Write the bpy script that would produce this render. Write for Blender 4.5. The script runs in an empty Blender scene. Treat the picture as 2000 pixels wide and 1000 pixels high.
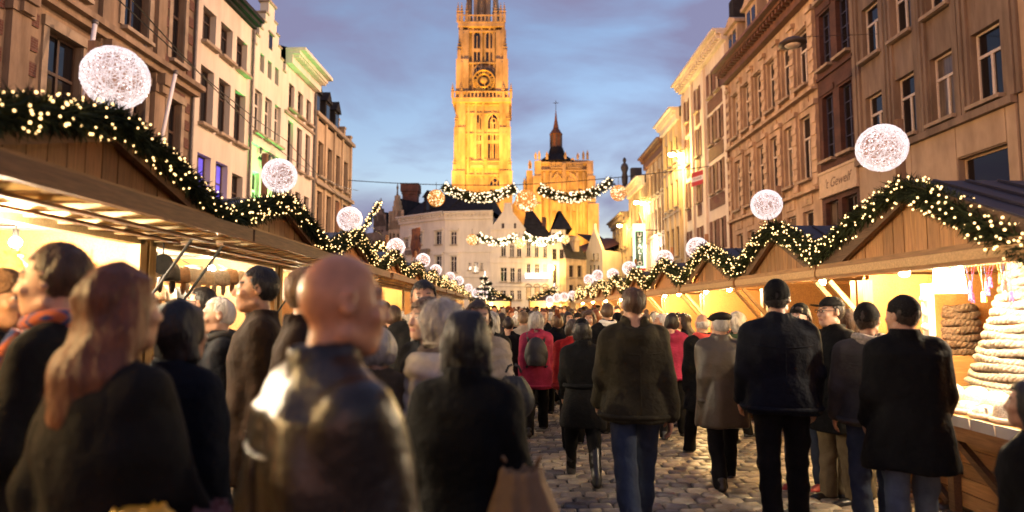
import bpy, bmesh, math, random
import numpy as np
from mathutils import Vector, Matrix, Euler
R = math.radians
random.seed(7); rng = np.random.default_rng(7)
S = bpy.context.scene; C = S.collection
# ---------------------------------------------------------------- camera
F = 1250.0; EYE = 1.62; PITCH = math.atan(105 / F)
cam = bpy.data.cameras.new('camera'); camo = bpy.data.objects.new('camera', cam); C.objects.link(camo)
cam.sensor_width = 36; cam.lens = 36 * F / 2000; cam.clip_start = .05; cam.clip_end = 2000
camo.location = (0, 0, EYE); camo.rotation_euler = (R(90) + PITCH, 0, 0)
cam.dof.use_dof = True; cam.dof.focus_distance = 8.0; cam.dof.aperture_fstop = 1.05
S.camera = camo
CP, SP = math.cos(PITCH), math.sin(PITCH)
def ray(px, py):
    x, y = (px - 1000) / F, -(py - 500) / F
    return Vector((x, CP - y * SP, SP + y * CP))
def P(px, py, Y):
    d = ray(px, py); t = Y / d.y
    return Vector((d.x * t, Y, EYE + d.z * t))
def PX(px, py, X):
    d = ray(px, py); t = X / d.x
    return Vector((X, d.y * t, EYE + d.z * t))
# ---------------------------------------------------------------- view, world
S.view_settings.view_transform = 'Standard'; S.view_settings.look = 'None'
S.view_settings.exposure = 1.6; S.view_settings.gamma = 1; S.view_settings.use_curve_mapping = False
try:
    S.cycles.use_denoising = True
    S.cycles.max_bounces = 6; S.cycles.diffuse_bounces = 3; S.cycles.glossy_bounces = 3
    S.cycles.transmission_bounces = 2; S.cycles.sample_clamp_indirect = 4; S.cycles.caustics_reflective = False
except Exception: pass
W = bpy.data.worlds.new('World'); S.world = W; W.use_nodes = True
wt = W.node_tree; wn = wt.nodes; wl = wt.links
bg = wn['Background']
sky = wn.new('ShaderNodeTexSky'); sky.sky_type = 'NISHITA'; sky.sun_disc = False
sky.sun_elevation = R(3); sky.sun_rotation = R(205); sky.ozone_density = 3.0; sky.dust_density = .6
sk = wn.new('ShaderNodeMix'); sk.data_type = 'RGBA'; sk.blend_type = 'MULTIPLY'; sk.inputs[0].default_value = 1
wl.new(sky.outputs[0], sk.inputs[6]); sk.inputs[7].default_value = SKYTINT = (1.95, 1.2, 1.03, 1)
tc = wn.new('ShaderNodeTexCoord'); mp = wn.new('ShaderNodeMapping'); mp.inputs['Scale'].default_value = (1.0, 1.0, 2.6)
mp.inputs['Location'].default_value = (1.9, .35, .6)
wl.new(tc.outputs['Generated'], mp.inputs[0])
nz = wn.new('ShaderNodeTexNoise'); nz.inputs['Scale'].default_value = 2.6; nz.inputs['Detail'].default_value = 7; nz.inputs['Roughness'].default_value = .52
nz.inputs['Distortion'].default_value = .35
wl.new(mp.outputs[0], nz.inputs['Vector'])
cr = wn.new('ShaderNodeValToRGB'); cr.color_ramp.elements[0].position = .37; cr.color_ramp.elements[1].position = .56
cr.color_ramp.elements[0].color = (0, 0, 0, 1); cr.color_ramp.elements[1].color = (.93, .93, .93, 1)
wl.new(nz.outputs['Fac'], cr.inputs[0])
cm = wn.new('ShaderNodeMix'); cm.data_type = 'RGBA'; wl.new(cr.outputs[0], cm.inputs[0]); wl.new(sk.outputs[2], cm.inputs[6])
CLOUD = (.6, .58, .95, 1); cm.inputs[7].default_value = CLOUD
wl.new(cm.outputs[2], bg.inputs[0]); bg.inputs[1].default_value = .15
# ---------------------------------------------------------------- materials
MATS = {}
def M(name, col, rough=.7, var=.25, scale=6, bump=.15, bscale=None, metal=0, emit=0, ecol=None, spec=.5, col2=None, stretch=(1, 1, 1), sheen=0, detail=5, wave=None, coat=0, mis=True):
    if name in MATS: return MATS[name]
    m = bpy.data.materials.new(name); MATS[name] = m; m.use_nodes = True
    t = m.node_tree; n = t.nodes; l = t.links; b = n['Principled BSDF']
    b.inputs['Base Color'].default_value = (*col, 1); b.inputs['Roughness'].default_value = rough
    b.inputs['Metallic'].default_value = metal; b.inputs['Specular IOR Level'].default_value = spec
    if coat: b.inputs['Coat Weight'].default_value = coat; b.inputs['Coat Roughness'].default_value = .25
    if emit:
        b.inputs['Emission Color'].default_value = (*(ecol or col), 1); b.inputs['Emission Strength'].default_value = emit
        m.cycles.emission_sampling = 'AUTO' if mis else 'NONE'
    if var or bump:
        c = n.new('ShaderNodeTexCoord'); mp = n.new('ShaderNodeMapping'); mp.inputs['Scale'].default_value = stretch
        l.new(c.outputs['Object'], mp.inputs[0])
        z = n.new('ShaderNodeTexNoise'); z.inputs['Scale'].default_value = scale; z.inputs['Detail'].default_value = detail; z.inputs['Roughness'].default_value = .6
        l.new(mp.outputs[0], z.inputs['Vector'])
        if var:
            r = n.new('ShaderNodeValToRGB'); e = r.color_ramp.elements; e[0].position = .3; e[1].position = .7
            a = [max(0, x * (1 - var)) for x in col]; d = col2 or [min(1, x * (1 + var)) for x in col]
            e[0].color = (*a, 1); e[1].color = (*d, 1); l.new(z.outputs['Fac'], r.inputs[0])
            src = r.outputs[0]
            if name.startswith(('pine', 'post')):        # each board its own tone
                oi = n.new('ShaderNodeObjectInfo'); mr = n.new('ShaderNodeMapRange'); mr.inputs[3].default_value = .62; mr.inputs[4].default_value = 1.12; l.new(oi.outputs['Random'], mr.inputs[0])
                hs = n.new('ShaderNodeHueSaturation'); l.new(mr.outputs[0], hs.inputs['Value']); l.new(src, hs.inputs['Color']); src = hs.outputs[0]
            if name.startswith(('plaster', 'concrete', 'sandstone', 'stone')):   # large weather stains and runs
                z2 = n.new('ShaderNodeTexNoise'); z2.inputs['Scale'].default_value = .9; z2.inputs['Detail'].default_value = 9; z2.inputs['Roughness'].default_value = .7; mp2 = n.new('ShaderNodeMapping'); mp2.inputs['Scale'].default_value = (2.2, 2.2, .32); l.new(c.outputs['Object'], mp2.inputs[0]); l.new(mp2.outputs[0], z2.inputs['Vector'])
                r2 = n.new('ShaderNodeValToRGB'); r2.color_ramp.elements[0].position = .36; r2.color_ramp.elements[0].color = (.62, .57, .52, 1); r2.color_ramp.elements[1].position = .56; l.new(z2.outputs['Fac'], r2.inputs[0])
                mx = n.new('ShaderNodeMix'); mx.data_type = 'RGBA'; mx.blend_type = 'MULTIPLY'; mx.inputs[0].default_value = .75 if 'plaster' not in name else .35; l.new(src, mx.inputs[6]); l.new(r2.outputs[0], mx.inputs[7]); src = mx.outputs[2]
            l.new(src, b.inputs['Base Color'])
        if bump:
            bz = z
            if bscale:
                bz = n.new('ShaderNodeTexNoise'); bz.inputs['Scale'].default_value = bscale; bz.inputs['Detail'].default_value = 4; l.new(mp.outputs[0], bz.inputs['Vector'])
            bp = n.new('ShaderNodeBump'); bp.inputs['Strength'].default_value = bump; bp.inputs['Distance'].default_value = .02
            l.new(bz.outputs['Fac'], bp.inputs['Height']); l.new(bp.outputs[0], b.inputs['Normal'])
    return m
def brickmat(name, c1, c2, mortar, scale=1.0, bw=.22, bh=.075):
    if name in MATS: return MATS[name]
    m = M(name, c1, .85, 0, bump=0); t = m.node_tree; n = t.nodes; l = t.links; b = n['Principled BSDF']
    c = n.new('ShaderNodeTexCoord'); mp = n.new('ShaderNodeMapping'); mp.inputs['Rotation'].default_value = (R(90), 0, 0)
    l.new(c.outputs['Object'], mp.inputs[0])
    br = n.new('ShaderNodeTexBrick'); br.inputs['Scale'].default_value = scale; br.inputs['Brick Width'].default_value = bw; br.inputs['Row Height'].default_value = bh
    br.inputs['Mortar Size'].default_value = .008; br.inputs['Color1'].default_value = (*c1, 1); br.inputs['Color2'].default_value = (*c2, 1); br.inputs['Mortar'].default_value = (*mortar, 1)
    l.new(mp.outputs[0], br.inputs['Vector'])
    z = n.new('ShaderNodeTexNoise'); z.inputs['Scale'].default_value = 1.3; z.inputs['Detail'].default_value = 6; l.new(c.outputs['Object'], z.inputs['Vector'])
    r = n.new('ShaderNodeValToRGB'); r.color_ramp.elements[0].position = .3; r.color_ramp.elements[0].color = (.5, .5, .5, 1); r.color_ramp.elements[1].position = .65; l.new(z.outputs['Fac'], r.inputs[0])
    mx = n.new('ShaderNodeMix'); mx.data_type = 'RGBA'; mx.blend_type = 'MULTIPLY'; mx.inputs[0].default_value = 1
    l.new(br.outputs['Color'], mx.inputs[6]); l.new(r.outputs[0], mx.inputs[7]); l.new(mx.outputs[2], b.inputs['Base Color'])
    bp = n.new('ShaderNodeBump'); bp.inputs['Strength'].default_value = .4; bp.inputs['Distance'].default_value = .01; bp.invert = True
    l.new(br.outputs['Fac'], bp.inputs['Height']); l.new(bp.outputs[0], b.inputs['Normal'])
    return m
# facade stones and plasters (x = along the front, z = up in each building's own frame)
M('sandstone', (.26, .19, .125), .85, .4, 1.1, .25, 14, stretch=(1, 1, .35), detail=8)
M('plaster_cream', (.62, .56, .46), .85, .14, .5, .08, 20, stretch=(1, 1, .4), detail=8)
M('plaster_green', (.58, .57, .47), .85, .14, .6, .08, 20, stretch=(1, 1, .4), detail=8)
M('plaster_white', (.66, .6, .5), .85, .16, .5, .08, 20, stretch=(1, 1, .4), detail=8)
M('stone_ochre', (.44, .34, .22), .85, .3, .9, .2, 12, stretch=(1, 1, .5), detail=8)
M('stone_pale', (.42, .32, .22), .85, .35, 1.2, .25, 10, stretch=(1, 1, .4), detail=8)
M('concrete_brown', (.21, .165, .12), .9, .5, .8, .2, 12, stretch=(1.6, 1, .3), detail=8)
M('plaster_beige', (.42, .33, .22), .9, .3, .8, .15, 14, stretch=(1, 1, .5), detail=8)
M('plaster_house', (.64, .58, .49), .85, .16, .3, .08, 12, stretch=(1, 1, .5), detail=8)
M('plaster_ochre', (.5, .4, .25), .85, .2, .5, .1, 12, stretch=(1, 1, .4), detail=8)
M('stone_grey', (.2, .16, .12), .85, .4, 1.2, .2, 10, detail=8)
M('cathedral_stone', (.44, .34, .2), .9, .55, .35, .4, 3.0, stretch=(1, 1, .4), detail=9)
M('trim_stone', (.3, .24, .17), .8, .3, 2, .15, 14)
M('slate', (.022, .021, .023), .85, .4, 2, .25, 9, spec=.15)
M('roof_red', (.1, .035, .025), .7, .3, 3, .25, 9)
M('corrugated_blue', (.04, .055, .09), .45, .25, 4, .1, 30, metal=.3)
M('roof_plum', (.045, .035, .045), .55, .3, 3, .1, 20)
M('lead', (.06, .05, .045), .6, .3, 2, .2, 8)
M('copper_brown', (.12, .055, .03), .6, .4, 2, .2, 8)
M('window_white', (.6, .55, .47), .5, .12, 6, .05)
M('window_brown', (.06, .035, .022), .5, .2, 6, .05)
M('window_blue', (.035, .04, .08), .5, .2, 6, .05)
M('glass_dark', (.008, .008, .01), .06, 0, bump=.0, spec=.5)
MATS['glass_dark'].node_tree.nodes['Principled BSDF'].inputs['IOR'].default_value = 1.5
M('glass_curtain', (.12, .1, .08), .12, .5, 1.6, 0, spec=.5, stretch=(6, 1, .6))
M('glass_lit', (.9, .5, .18), .3, .3, 1.5, 0, emit=.4, ecol=(1, .55, .16), mis=False)
M('glass_warm', (.5, .35, .18), .3, .4, 1.5, 0, emit=.1, ecol=(1, .6, .25), mis=False)
M('glass_violet', (.1, .08, .5), .3, .5, 1.2, 0, emit=.22, ecol=(.16, .13, 1), mis=False)
M('red_shutter', (.16, .045, .03), .6, .25, 4, .1)
M('zinc_pipe', (.12, .11, .1), .45, .2, 4, .05, metal=.5)
M('black_iron', (.015, .014, .013), .5, .2, 6, .05)
brickmat('brick_red', (.17, .055, .035), (.12, .04, .027), (.2, .15, .11))
brickmat('brick_dark', (.1, .038, .026), (.07, .027, .02), (.09, .06, .045))
M('brick_block', (.2, .06, .04), .85, .3, 9, .3, 30)
# timber and market
WD = dict(stretch=(1, 1, 14))
M('pine_v', (.42, .2, .065), .6, .3, 5, .15, stretch=(14, 14, 1))
M('pine_h', (.44, .22, .075), .6, .3, 5, .15, stretch=(14, 1, 14))
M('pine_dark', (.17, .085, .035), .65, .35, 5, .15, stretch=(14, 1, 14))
M('pine_x', (.5, .3, .12), .6, .25, 5, .12, stretch=(1, 14, 14))
M('post_paint', (.5, .3, .1), .55, .2, 4, .1, stretch=(12, 12, 1))
M('wall_panel', (.82, .8, .74), .7, .1, 2, .05)
M('needles', (.02, .03, .012), .7, .6, 8, 0, col2=(.07, .085, .03), spec=.15)
M('needles_spruce', (.02, .045, .018), .6, .6, 5, 0, col2=(.05, .09, .03))
M('fairy_bulb', (1, .8, .5), .4, 0, bump=0, emit=1.25, ecol=(1, .6, .22), mis=False)
M('fairy_bulb_white', (1, .9, .8), .4, 0, bump=0, emit=1.0, ecol=(1, .74, .42), mis=False)
M('globe_wire', (.9, .8, .75), .4, .35, 9, 0, emit=.2, ecol=(1, .84, .82), mis=False)
M('globe_wire_dim', (.35, .2, .13), .4, .35, 9, 0, emit=.035, ecol=(1, .6, .45), mis=False)
M('globe_led', (1, .95, .95), .4, 0, bump=0, emit=.8, ecol=(1, .93, .95), mis=False)
M('gold_wire', (.5, .25, .06), .35, .3, 9, 0, emit=.1, ecol=(1, .45, .08), mis=False)
M('lamp_glow', (1, .8, .5), .4, 0, bump=0, emit=700, ecol=(1, .66, .28))
M('lamp_shade_lit', (1, .9, .7), .6, 0, bump=0, emit=34, ecol=(1, .78, .45))
M('sodium_glow', (1, .7, .3), .4, 0, bump=0, emit=120, ecol=(1, .62, .16))
M('screen_white', (1, 1, 1), .4, .1, 3, 0, emit=.9, ecol=(.8, .87, 1), mis=False)
M('sign_green_lit', (.5, .9, .65), .5, .1, 3, 0, emit=.5, ecol=(.55, 1, .72), mis=False)
M('sign_dark', (.02, .05, .035), .5, .1, 3, 0)
M('letter_dark', (.02, .015, .02), .5, 0, bump=0)
M('letter_brown', (.12, .07, .04), .6, 0, bump=0)
M('letter_white', (.8, .8, .8), .6, 0, bump=0)
M('sign_cream', (.5, .4, .27), .7, .15, 3, .05)
M('sign_red', (.5, .04, .03), .5, .1, 3, 0)
M('paper', (.8, .76, .68), .7, .1, 3, .05)
M('wool_white', (.75, .7, .6), .95, .15, 40, .6, 60)
M('wool_grey', (.34, .29, .24), .95, .35, 40, .7, 60)
M('wool_dark', (.11, .075, .055), .95, .35, 40, .7, 60)
M('fur_brown', (.22, .12, .06), .95, .45, 20, .8, 70)
M('fur_cream', (.6, .5, .38), .95, .3, 20, .8, 70)
M('felt_black', (.02, .018, .017), .9, .3, 20, .3, 60)
M('felt_pink', (.5, .06, .18), .9, .3, 20, .3, 60)
M('felt_red', (.5, .05, .04), .9, .3, 20, .3, 60)
M('felt_blue', (.06, .1, .35), .9, .3, 20, .3, 60)
M('felt_yellow', (.65, .42, .1), .9, .3, 20, .3, 60)
# ---------------------------------------------------------------- mesh builder
class MB:
    def __init__(s): s.v = []; s.f = []; s.mi = []; s.cur = 0
    def add(s, vs, fs):
        o = len(s.v); s.v += [tuple(x) for x in vs]
        for f in fs: s.f.append([i + o for i in f]); s.mi.append(s.cur)
        return s
    def box(s, x0, x1, y0, y1, z0, z1, M4=None):
        vs = [Vector(p) for p in ((x0, y0, z0), (x1, y0, z0), (x1, y1, z0), (x0, y1, z0), (x0, y0, z1), (x1, y0, z1), (x1, y1, z1), (x0, y1, z1))]
        if M4: vs = [M4 @ p for p in vs]
        return s.add(vs, [(0, 3, 2, 1), (4, 5, 6, 7), (0, 1, 5, 4), (1, 2, 6, 5), (2, 3, 7, 6), (3, 0, 4, 7)])
    def bar(s, a, b, w, h=None):          # rectangular bar between two points
        a, b = Vector(a), Vector(b); h = h or w; d = (b - a).normalized()
        up = Vector((0, 0, 1)) if abs(d.z) < .9 else Vector((0, 1, 0))
        x = d.cross(up).normalized() * w / 2; y = x.cross(d).normalized() * h / 2
        vs = [a - x - y, a + x - y, a + x + y, a - x + y, b - x - y, b + x - y, b + x + y, b - x + y]
        return s.add(vs, [(0, 3, 2, 1), (4, 5, 6, 7), (0, 1, 5, 4), (1, 2, 6, 5), (2, 3, 7, 6), (3, 0, 4, 7)])
    def tube(s, pts, r, n=6, cap=True, close=False):
        pts = [Vector(p) for p in pts]; m = len(pts); rs = r if isinstance(r, (list, tuple)) else [r] * m
        ring = []; pu = None; o = len(s.v)
        for i, p in enumerate(pts):
            if close: d = (pts[(i + 1) % m] - pts[i - 1]).normalized()
            else: d = (pts[min(i + 1, m - 1)] - pts[max(i - 1, 0)]).normalized()
            if pu is None: pu = Vector((0, 0, 1)) if abs(d.z) < .9 else Vector((1, 0, 0))
            x = d.cross(pu).normalized(); y = x.cross(d).normalized(); pu = y
            for k in range(n):
                a = 2 * math.pi * k / n; s.v.append(tuple(p + (x * math.cos(a) + y * math.sin(a)) * rs[i]))
        for i in range(m if close else m - 1):
            j = (i + 1) % m
            for k in range(n):
                s.f.append([o + i * n + k, o + i * n + (k + 1) % n, o + j * n + (k + 1) % n, o + j * n + k]); s.mi.append(s.cur)
        if cap and not close:
            s.f.append([o + k for k in range(n)][::-1]); s.mi.append(s.cur)
            s.f.append([o + (m - 1) * n + k for k in range(n)]); s.mi.append(s.cur)
        return s
    def lathe(s, prof, c=(0, 0, 0), n=12, M4=None):   # profile (r, z)
        o = len(s.v)
        for r_, z in prof:
            for k in range(n):
                a = 2 * math.pi * k / n; p = Vector((c[0] + r_ * math.cos(a), c[1] + r_ * math.sin(a), c[2] + z))
                s.v.append(tuple(M4 @ p if M4 else p))
        for i in range(len(prof) - 1):
            for k in range(n):
                s.f.append([o + i * n + k, o + i * n + (k + 1) % n, o + (i + 1) * n + (k + 1) % n, o + (i + 1) * n + k]); s.mi.append(s.cur)
        s.f.append([o + k for k in range(n)][::-1]); s.mi.append(s.cur)
        s.f.append([o + (len(prof) - 1) * n + k for k in range(n)]); s.mi.append(s.cur)
        return s
    def ball(s, c, r, nu=8, nv=6):
        rr = r if isinstance(r, (tuple, list)) else (r, r, r); o = len(s.v); vs = []; fs = []
        vs.append((c[0], c[1], c[2] - rr[2]))
        for i in range(1, nv):
            t = -math.pi / 2 + math.pi * i / nv
            for k in range(nu):
                a = 2 * math.pi * k / nu; vs.append((c[0] + rr[0] * math.cos(t) * math.cos(a), c[1] + rr[1] * math.cos(t) * math.sin(a), c[2] + rr[2] * math.sin(t)))
        vs.append((c[0], c[1], c[2] + rr[2])); n = len(vs)
        for k in range(nu): fs.append((0, 1 + (k + 1) % nu, 1 + k))
        for i in range(nv - 2):
            for k in range(nu): fs.append((1 + i * nu + k, 1 + i * nu + (k + 1) % nu, 1 + (i + 1) * nu + (k + 1) % nu, 1 + (i + 1) * nu + k))
        for k in range(nu): fs.append((n - 1, n - 1 - nu + k, n - 1 - nu + (k + 1) % nu))
        return s.add(vs, fs)
    def prism(s, poly, y0, y1, M4=None):  # polygon in (x, z), extruded along y
        n = len(poly); vs = [Vector((x, y0, z)) for x, z in poly] + [Vector((x, y1, z)) for x, z in poly]
        if M4: vs = [M4 @ p for p in vs]
        return s.add(vs, [list(range(n)), list(range(2 * n - 1, n - 1, -1))] + [(i, i + n, (i + 1) % n + n, (i + 1) % n) for i in range(n)])
    def quad(s, a, b, c, d): return s.add([a, b, c, d], [(0, 1, 2, 3)])
    def mesh(s, name, mats, smooth=False):
        me = bpy.data.meshes.new(name); me.from_pydata(s.v, [], s.f)
        for m in (mats if isinstance(mats, (list, tuple)) else [mats]): me.materials.append(MATS[m] if isinstance(m, str) else m)
        if any(s.mi): me.polygons.foreach_set('material_index', s.mi)
        if smooth: me.polygons.foreach_set('use_smooth', [True] * len(me.polygons))
        me.update(); return me
    def fix(s, me):
        bm = bmesh.new(); bm.from_mesh(me); bmesh.ops.recalc_face_normals(bm, faces=bm.faces); bm.to_mesh(me); bm.free(); return me
    def build(s, name, mats, parent=None, smooth=False, loc=None, fix=True):
        me = s.mesh(name, mats, smooth)
        if fix: s.fix(me)
        return link(name, me, parent, loc)
def link(name, data, parent=None, loc=None, rot=None):
    o = bpy.data.objects.new(name, data); C.objects.link(o)
    if parent is not None: o.parent = parent
    if loc is not None: o.location = loc
    if rot is not None: o.rotation_euler = rot
    return o
def tag(o, label=None, cat=None, group=None, kind=None):
    if label: o['label'] = label
    if cat: o['category'] = cat
    if group: o['group'] = group
    if kind: o['kind'] = kind
    return o
def empty(name, loc=(0, 0, 0), rz=0, label=None, cat=None, group=None):
    o = link(name, None, None, loc, (0, 0, rz)); o.empty_display_size = .2
    return tag(o, label, cat, group)
def copy_tree(o, parent=None):
    c = o.copy(); C.objects.link(c); c.parent = parent
    for ch in o.children: copy_tree(ch, c)
    return c
def fastmesh(name, V, Q, mats, smooth=True, mi=None):     # numpy quads or triangles
    me = bpy.data.meshes.new(name); n = len(Q); k = Q.shape[1]
    me.vertices.add(len(V)); me.vertices.foreach_set('co', np.asarray(V, np.float32).ravel())
    me.loops.add(n * k); me.loops.foreach_set('vertex_index', np.asarray(Q, np.int32).ravel())
    me.polygons.add(n); me.polygons.foreach_set('loop_start', np.arange(0, n * k, k, dtype=np.int32))
    for m in mats: me.materials.append(MATS[m] if isinstance(m, str) else m)
    if mi is not None: me.polygons.foreach_set('material_index', np.asarray(mi, np.int32))
    if smooth: me.polygons.foreach_set('use_smooth', np.ones(n, bool))
    me.update(calc_edges=True); me.validate(); return me
def lamp(name, loc, power, col, radius=.1, spot=None, target=None, blend=.6):
    d = bpy.data.lights.new(name, 'SPOT' if spot else 'POINT'); d.energy = power; d.color = col; d.shadow_soft_size = radius
    if spot: d.spot_size = spot; d.spot_blend = blend
    o = link(name, d, None, loc)
    if target is not None: o.rotation_euler = (Vector(target) - Vector(loc)).to_track_quat('-Z', 'Y').to_euler()
    return o
def text(name, body, mat, loc, size, rot, parent=None, extrude=.01, spacing=1.0, shear=0):
    cu = bpy.data.curves.new(name, 'FONT'); cu.body = body; cu.size = size; cu.extrude = extrude; cu.align_x = 'CENTER'; cu.align_y = 'CENTER'; cu.space_character = spacing
    cu.materials.append(MATS[mat]); cu.shear = shear; t = link('type', cu); dg = bpy.context.evaluated_depsgraph_get(); me = bpy.data.meshes.new_from_object(t.evaluated_get(dg)); bpy.data.objects.remove(t); me.name = name
    return link(name, me, parent, loc, rot)
# ---------------------------------------------------------------- ground
SKIP_NEAR = 14.5
gm = M('street_stone_far', (.16, .13, .1), .55, 0, bump=0)
t = gm.node_tree; n = t.nodes; l = t.links; b = n['Principled BSDF']
c = n.new('ShaderNodeTexCoord'); br = n.new('ShaderNodeTexBrick'); br.inputs['Scale'].default_value = 1; br.inputs['Brick Width'].default_value = .2; br.inputs['Row Height'].default_value = .15
br.inputs['Mortar Size'].default_value = .012; br.inputs['Color1'].default_value = (.2, .165, .13, 1); br.inputs['Color2'].default_value = (.12, .1, .085, 1); br.inputs['Mortar'].default_value = (.05, .042, .035, 1)
l.new(c.outputs['Object'], br.inputs['Vector']); l.new(br.outputs['Color'], b.inputs['Base Color'])
bp = n.new('ShaderNodeBump'); bp.inputs['Strength'].default_value = .5; bp.inputs['Distance'].default_value = .015; bp.invert = True; l.new(br.outputs['Fac'], bp.inputs['Height']); l.new(bp.outputs[0], b.inputs['Normal'])
M('street_sand', (.06, .05, .04), .9, .3, 12, .2)
M('sett_a', (.25, .205, .15), .36, .3, 14, .35, 40); M('sett_b', (.19, .155, .12), .34, .3, 14, .35, 40); M('sett_c', (.32, .26, .18), .38, .3, 14, .35, 40); M('sett_d', (.1, .085, .07), .34, .3, 14, .35, 40)
street = MB().quad((-700, -60, 0), (700, -60, 0), (700, 1500, 0), (-700, 1500, 0)).build('street', 'street_stone_far'); street['kind'] = 'structure'
bed = MB().quad((-4.6, 1.5, .004), (4.8, 1.5, .004), (4.8, SKIP_NEAR, .004), (-4.6, SKIP_NEAR, .004)).build('sand_bed', 'street_sand', street)
def sett_mesh(sx, sy, h):
    m = MB(); a, b_ = sx / 2, sy / 2; i = .012; j = .02
    r0 = [(-a, -b_), (a, -b_), (a, b_), (-a, b_)]
    ji = lambda q: q + random.uniform(-.005, .005)
    vs = [(x, y, 0) for x, y in r0] + [(ji(x * (1 - i / a * .4)), ji(y * (1 - i / b_ * .4)), h * .62) for x, y in r0] + [(ji(x * (1 - j / a)), ji(y * (1 - j / b_)), h + random.uniform(-.004, .003)) for x, y in r0] + [(0, 0, h + .004)]
    fs = []
    for k in range(4):
        k2 = (k + 1) % 4
        fs += [(k, k2, 4 + k2, 4 + k), (4 + k, 4 + k2, 8 + k2, 8 + k), (8 + k, 8 + k2, 12)]
    return m.add(vs, fs)
SX, SY = .155, .205
setts = [sett_mesh(SX - .014, SY - .016, .03).mesh('paving_stone', k, True) for k in ('sett_a', 'sett_b', 'sett_c', 'sett_d', 'sett_a', 'sett_b')]
stones = []
for r_ in range(int((SKIP_NEAR - 2.2) / SX)):
    y = 2.2 + (r_ + .5) * SX; off = (r_ % 2) * SY / 2
    for k in range(int(9 / SY)):
        x = -4.4 + off + k * SY; vis = (-.2 < x - .02 * y < 2.2) and 4.9 < y < 8.6
        stones.append((0 if vis else 1, abs(x - .75) + abs(y - 6.6) * .6, x + random.uniform(-.008, .008), y + random.uniform(-.008, .008)))
stones.sort(); rest = MB()
for i, (_, _, x, y) in enumerate(stones):
    rz = R(90) + random.uniform(-.07, .07); z = random.uniform(-.003, .009)
    if i < 296:
        o = link('paving_stone', random.choice(setts), street, (x, y, z), (random.uniform(-.03, .03), random.uniform(-.03, .03), rz))
    else:
        rest.cur = random.randrange(4)
        q = sett_mesh(SX - .014, SY - .016, .03); M4 = Matrix.Translation((x, y, z)) @ Euler((random.uniform(-.03, .03), random.uniform(-.03, .03), rz)).to_matrix().to_4x4()
        rest.add([M4 @ Vector(v) for v in q.v], q.f)
o = link('paving_stones', rest.mesh('paving_stones', ['sett_a', 'sett_b', 'sett_c', 'sett_d'], True), street); o['kind'] = 'stuff'
# ---------------------------------------------------------------- buildings
CACHE = {}
def cached(key, fn):
    if key not in CACHE: CACHE[key] = fn()
    return CACHE[key]
def win_meshes(w, h, style, fm, gl):
    w, h = round(w, 2), round(h, 2); fw = .07 if w > .6 else .05
    f = MB(); panes = []
    f.box(0, fw, 0, .07, 0, h); f.box(w - fw, w, 0, .07, 0, h); f.box(fw, w - fw, 0, .07, 0, fw); f.box(fw, w - fw, 0, .07, h - fw, h)
    def pane(x0, x1, z0, z1): panes.append((x0, x1, z0, z1))
    mz = h * .66
    if style == 'T':
        f.box(fw, w - fw, -.01, .08, mz - .05, mz + .05); f.box(w / 2 - .05, w / 2 + .05, -.004, .075, fw, mz - .05)
        pane(fw, w / 2 - .05, fw, mz - .05); pane(w / 2 + .05, w - fw, fw, mz - .05); pane(fw, w - fw, mz + .05, h - fw)
    elif style == 'X':
        f.box(fw, w - fw, -.01, .08, mz - .05, mz + .05); f.box(w / 2 - .045, w / 2 + .045, -.004, .075, fw, mz - .05); f.box(w / 2 - .045, w / 2 + .045, -.004, .075, mz + .05, h - fw)
        for a, b_ in ((fw, mz - .05), (mz + .05, h - fw)): pane(fw, w / 2 - .045, a, b_); pane(w / 2 + .045, w - fw, a, b_)
    elif style == 'G':      # small grid of panes
        f.box(w / 2 - .035, w / 2 + .035, -.004, .075, fw, h - fw)
        for k in (1, 2, 3): f.box(fw, w / 2 - .035, .002, .07, h * k / 4 - .025, h * k / 4 + .025); f.box(w / 2 + .035, w - fw, .002, .07, h * k / 4 - .025, h * k / 4 + .025)
        pane(fw, w / 2 - .035, fw, h - fw); pane(w / 2 + .035, w - fw, fw, h - fw)
    elif style == 'S':
        f.box(w / 2 - .035, w / 2 + .035, -.004, .075, fw, h - fw); f.box(fw, w / 2 - .035, 0, .07, h * .68, h * .68 + .06); f.box(w / 2 + .035, w - fw, 0, .07, h * .68, h * .68 + .06)
        pane(fw, w - fw, fw, h - fw)
    else: pane(fw, w - fw, fw, h - fw)
    fme = f.fix(f.mesh('window', fm)); pm = []
    for x0, x1, z0, z1 in panes: pm.append(MB().quad((x0, .045, z0), (x1, .045, z0), (x1, .045, z1), (x0, .045, z1)).mesh('pane', gl))
    sill = MB().box(-.1, w + .1, -.26, .05, -.13, -.003); return fme, pm, sill.fix(sill.mesh('sill', 'trim_stone'))
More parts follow.
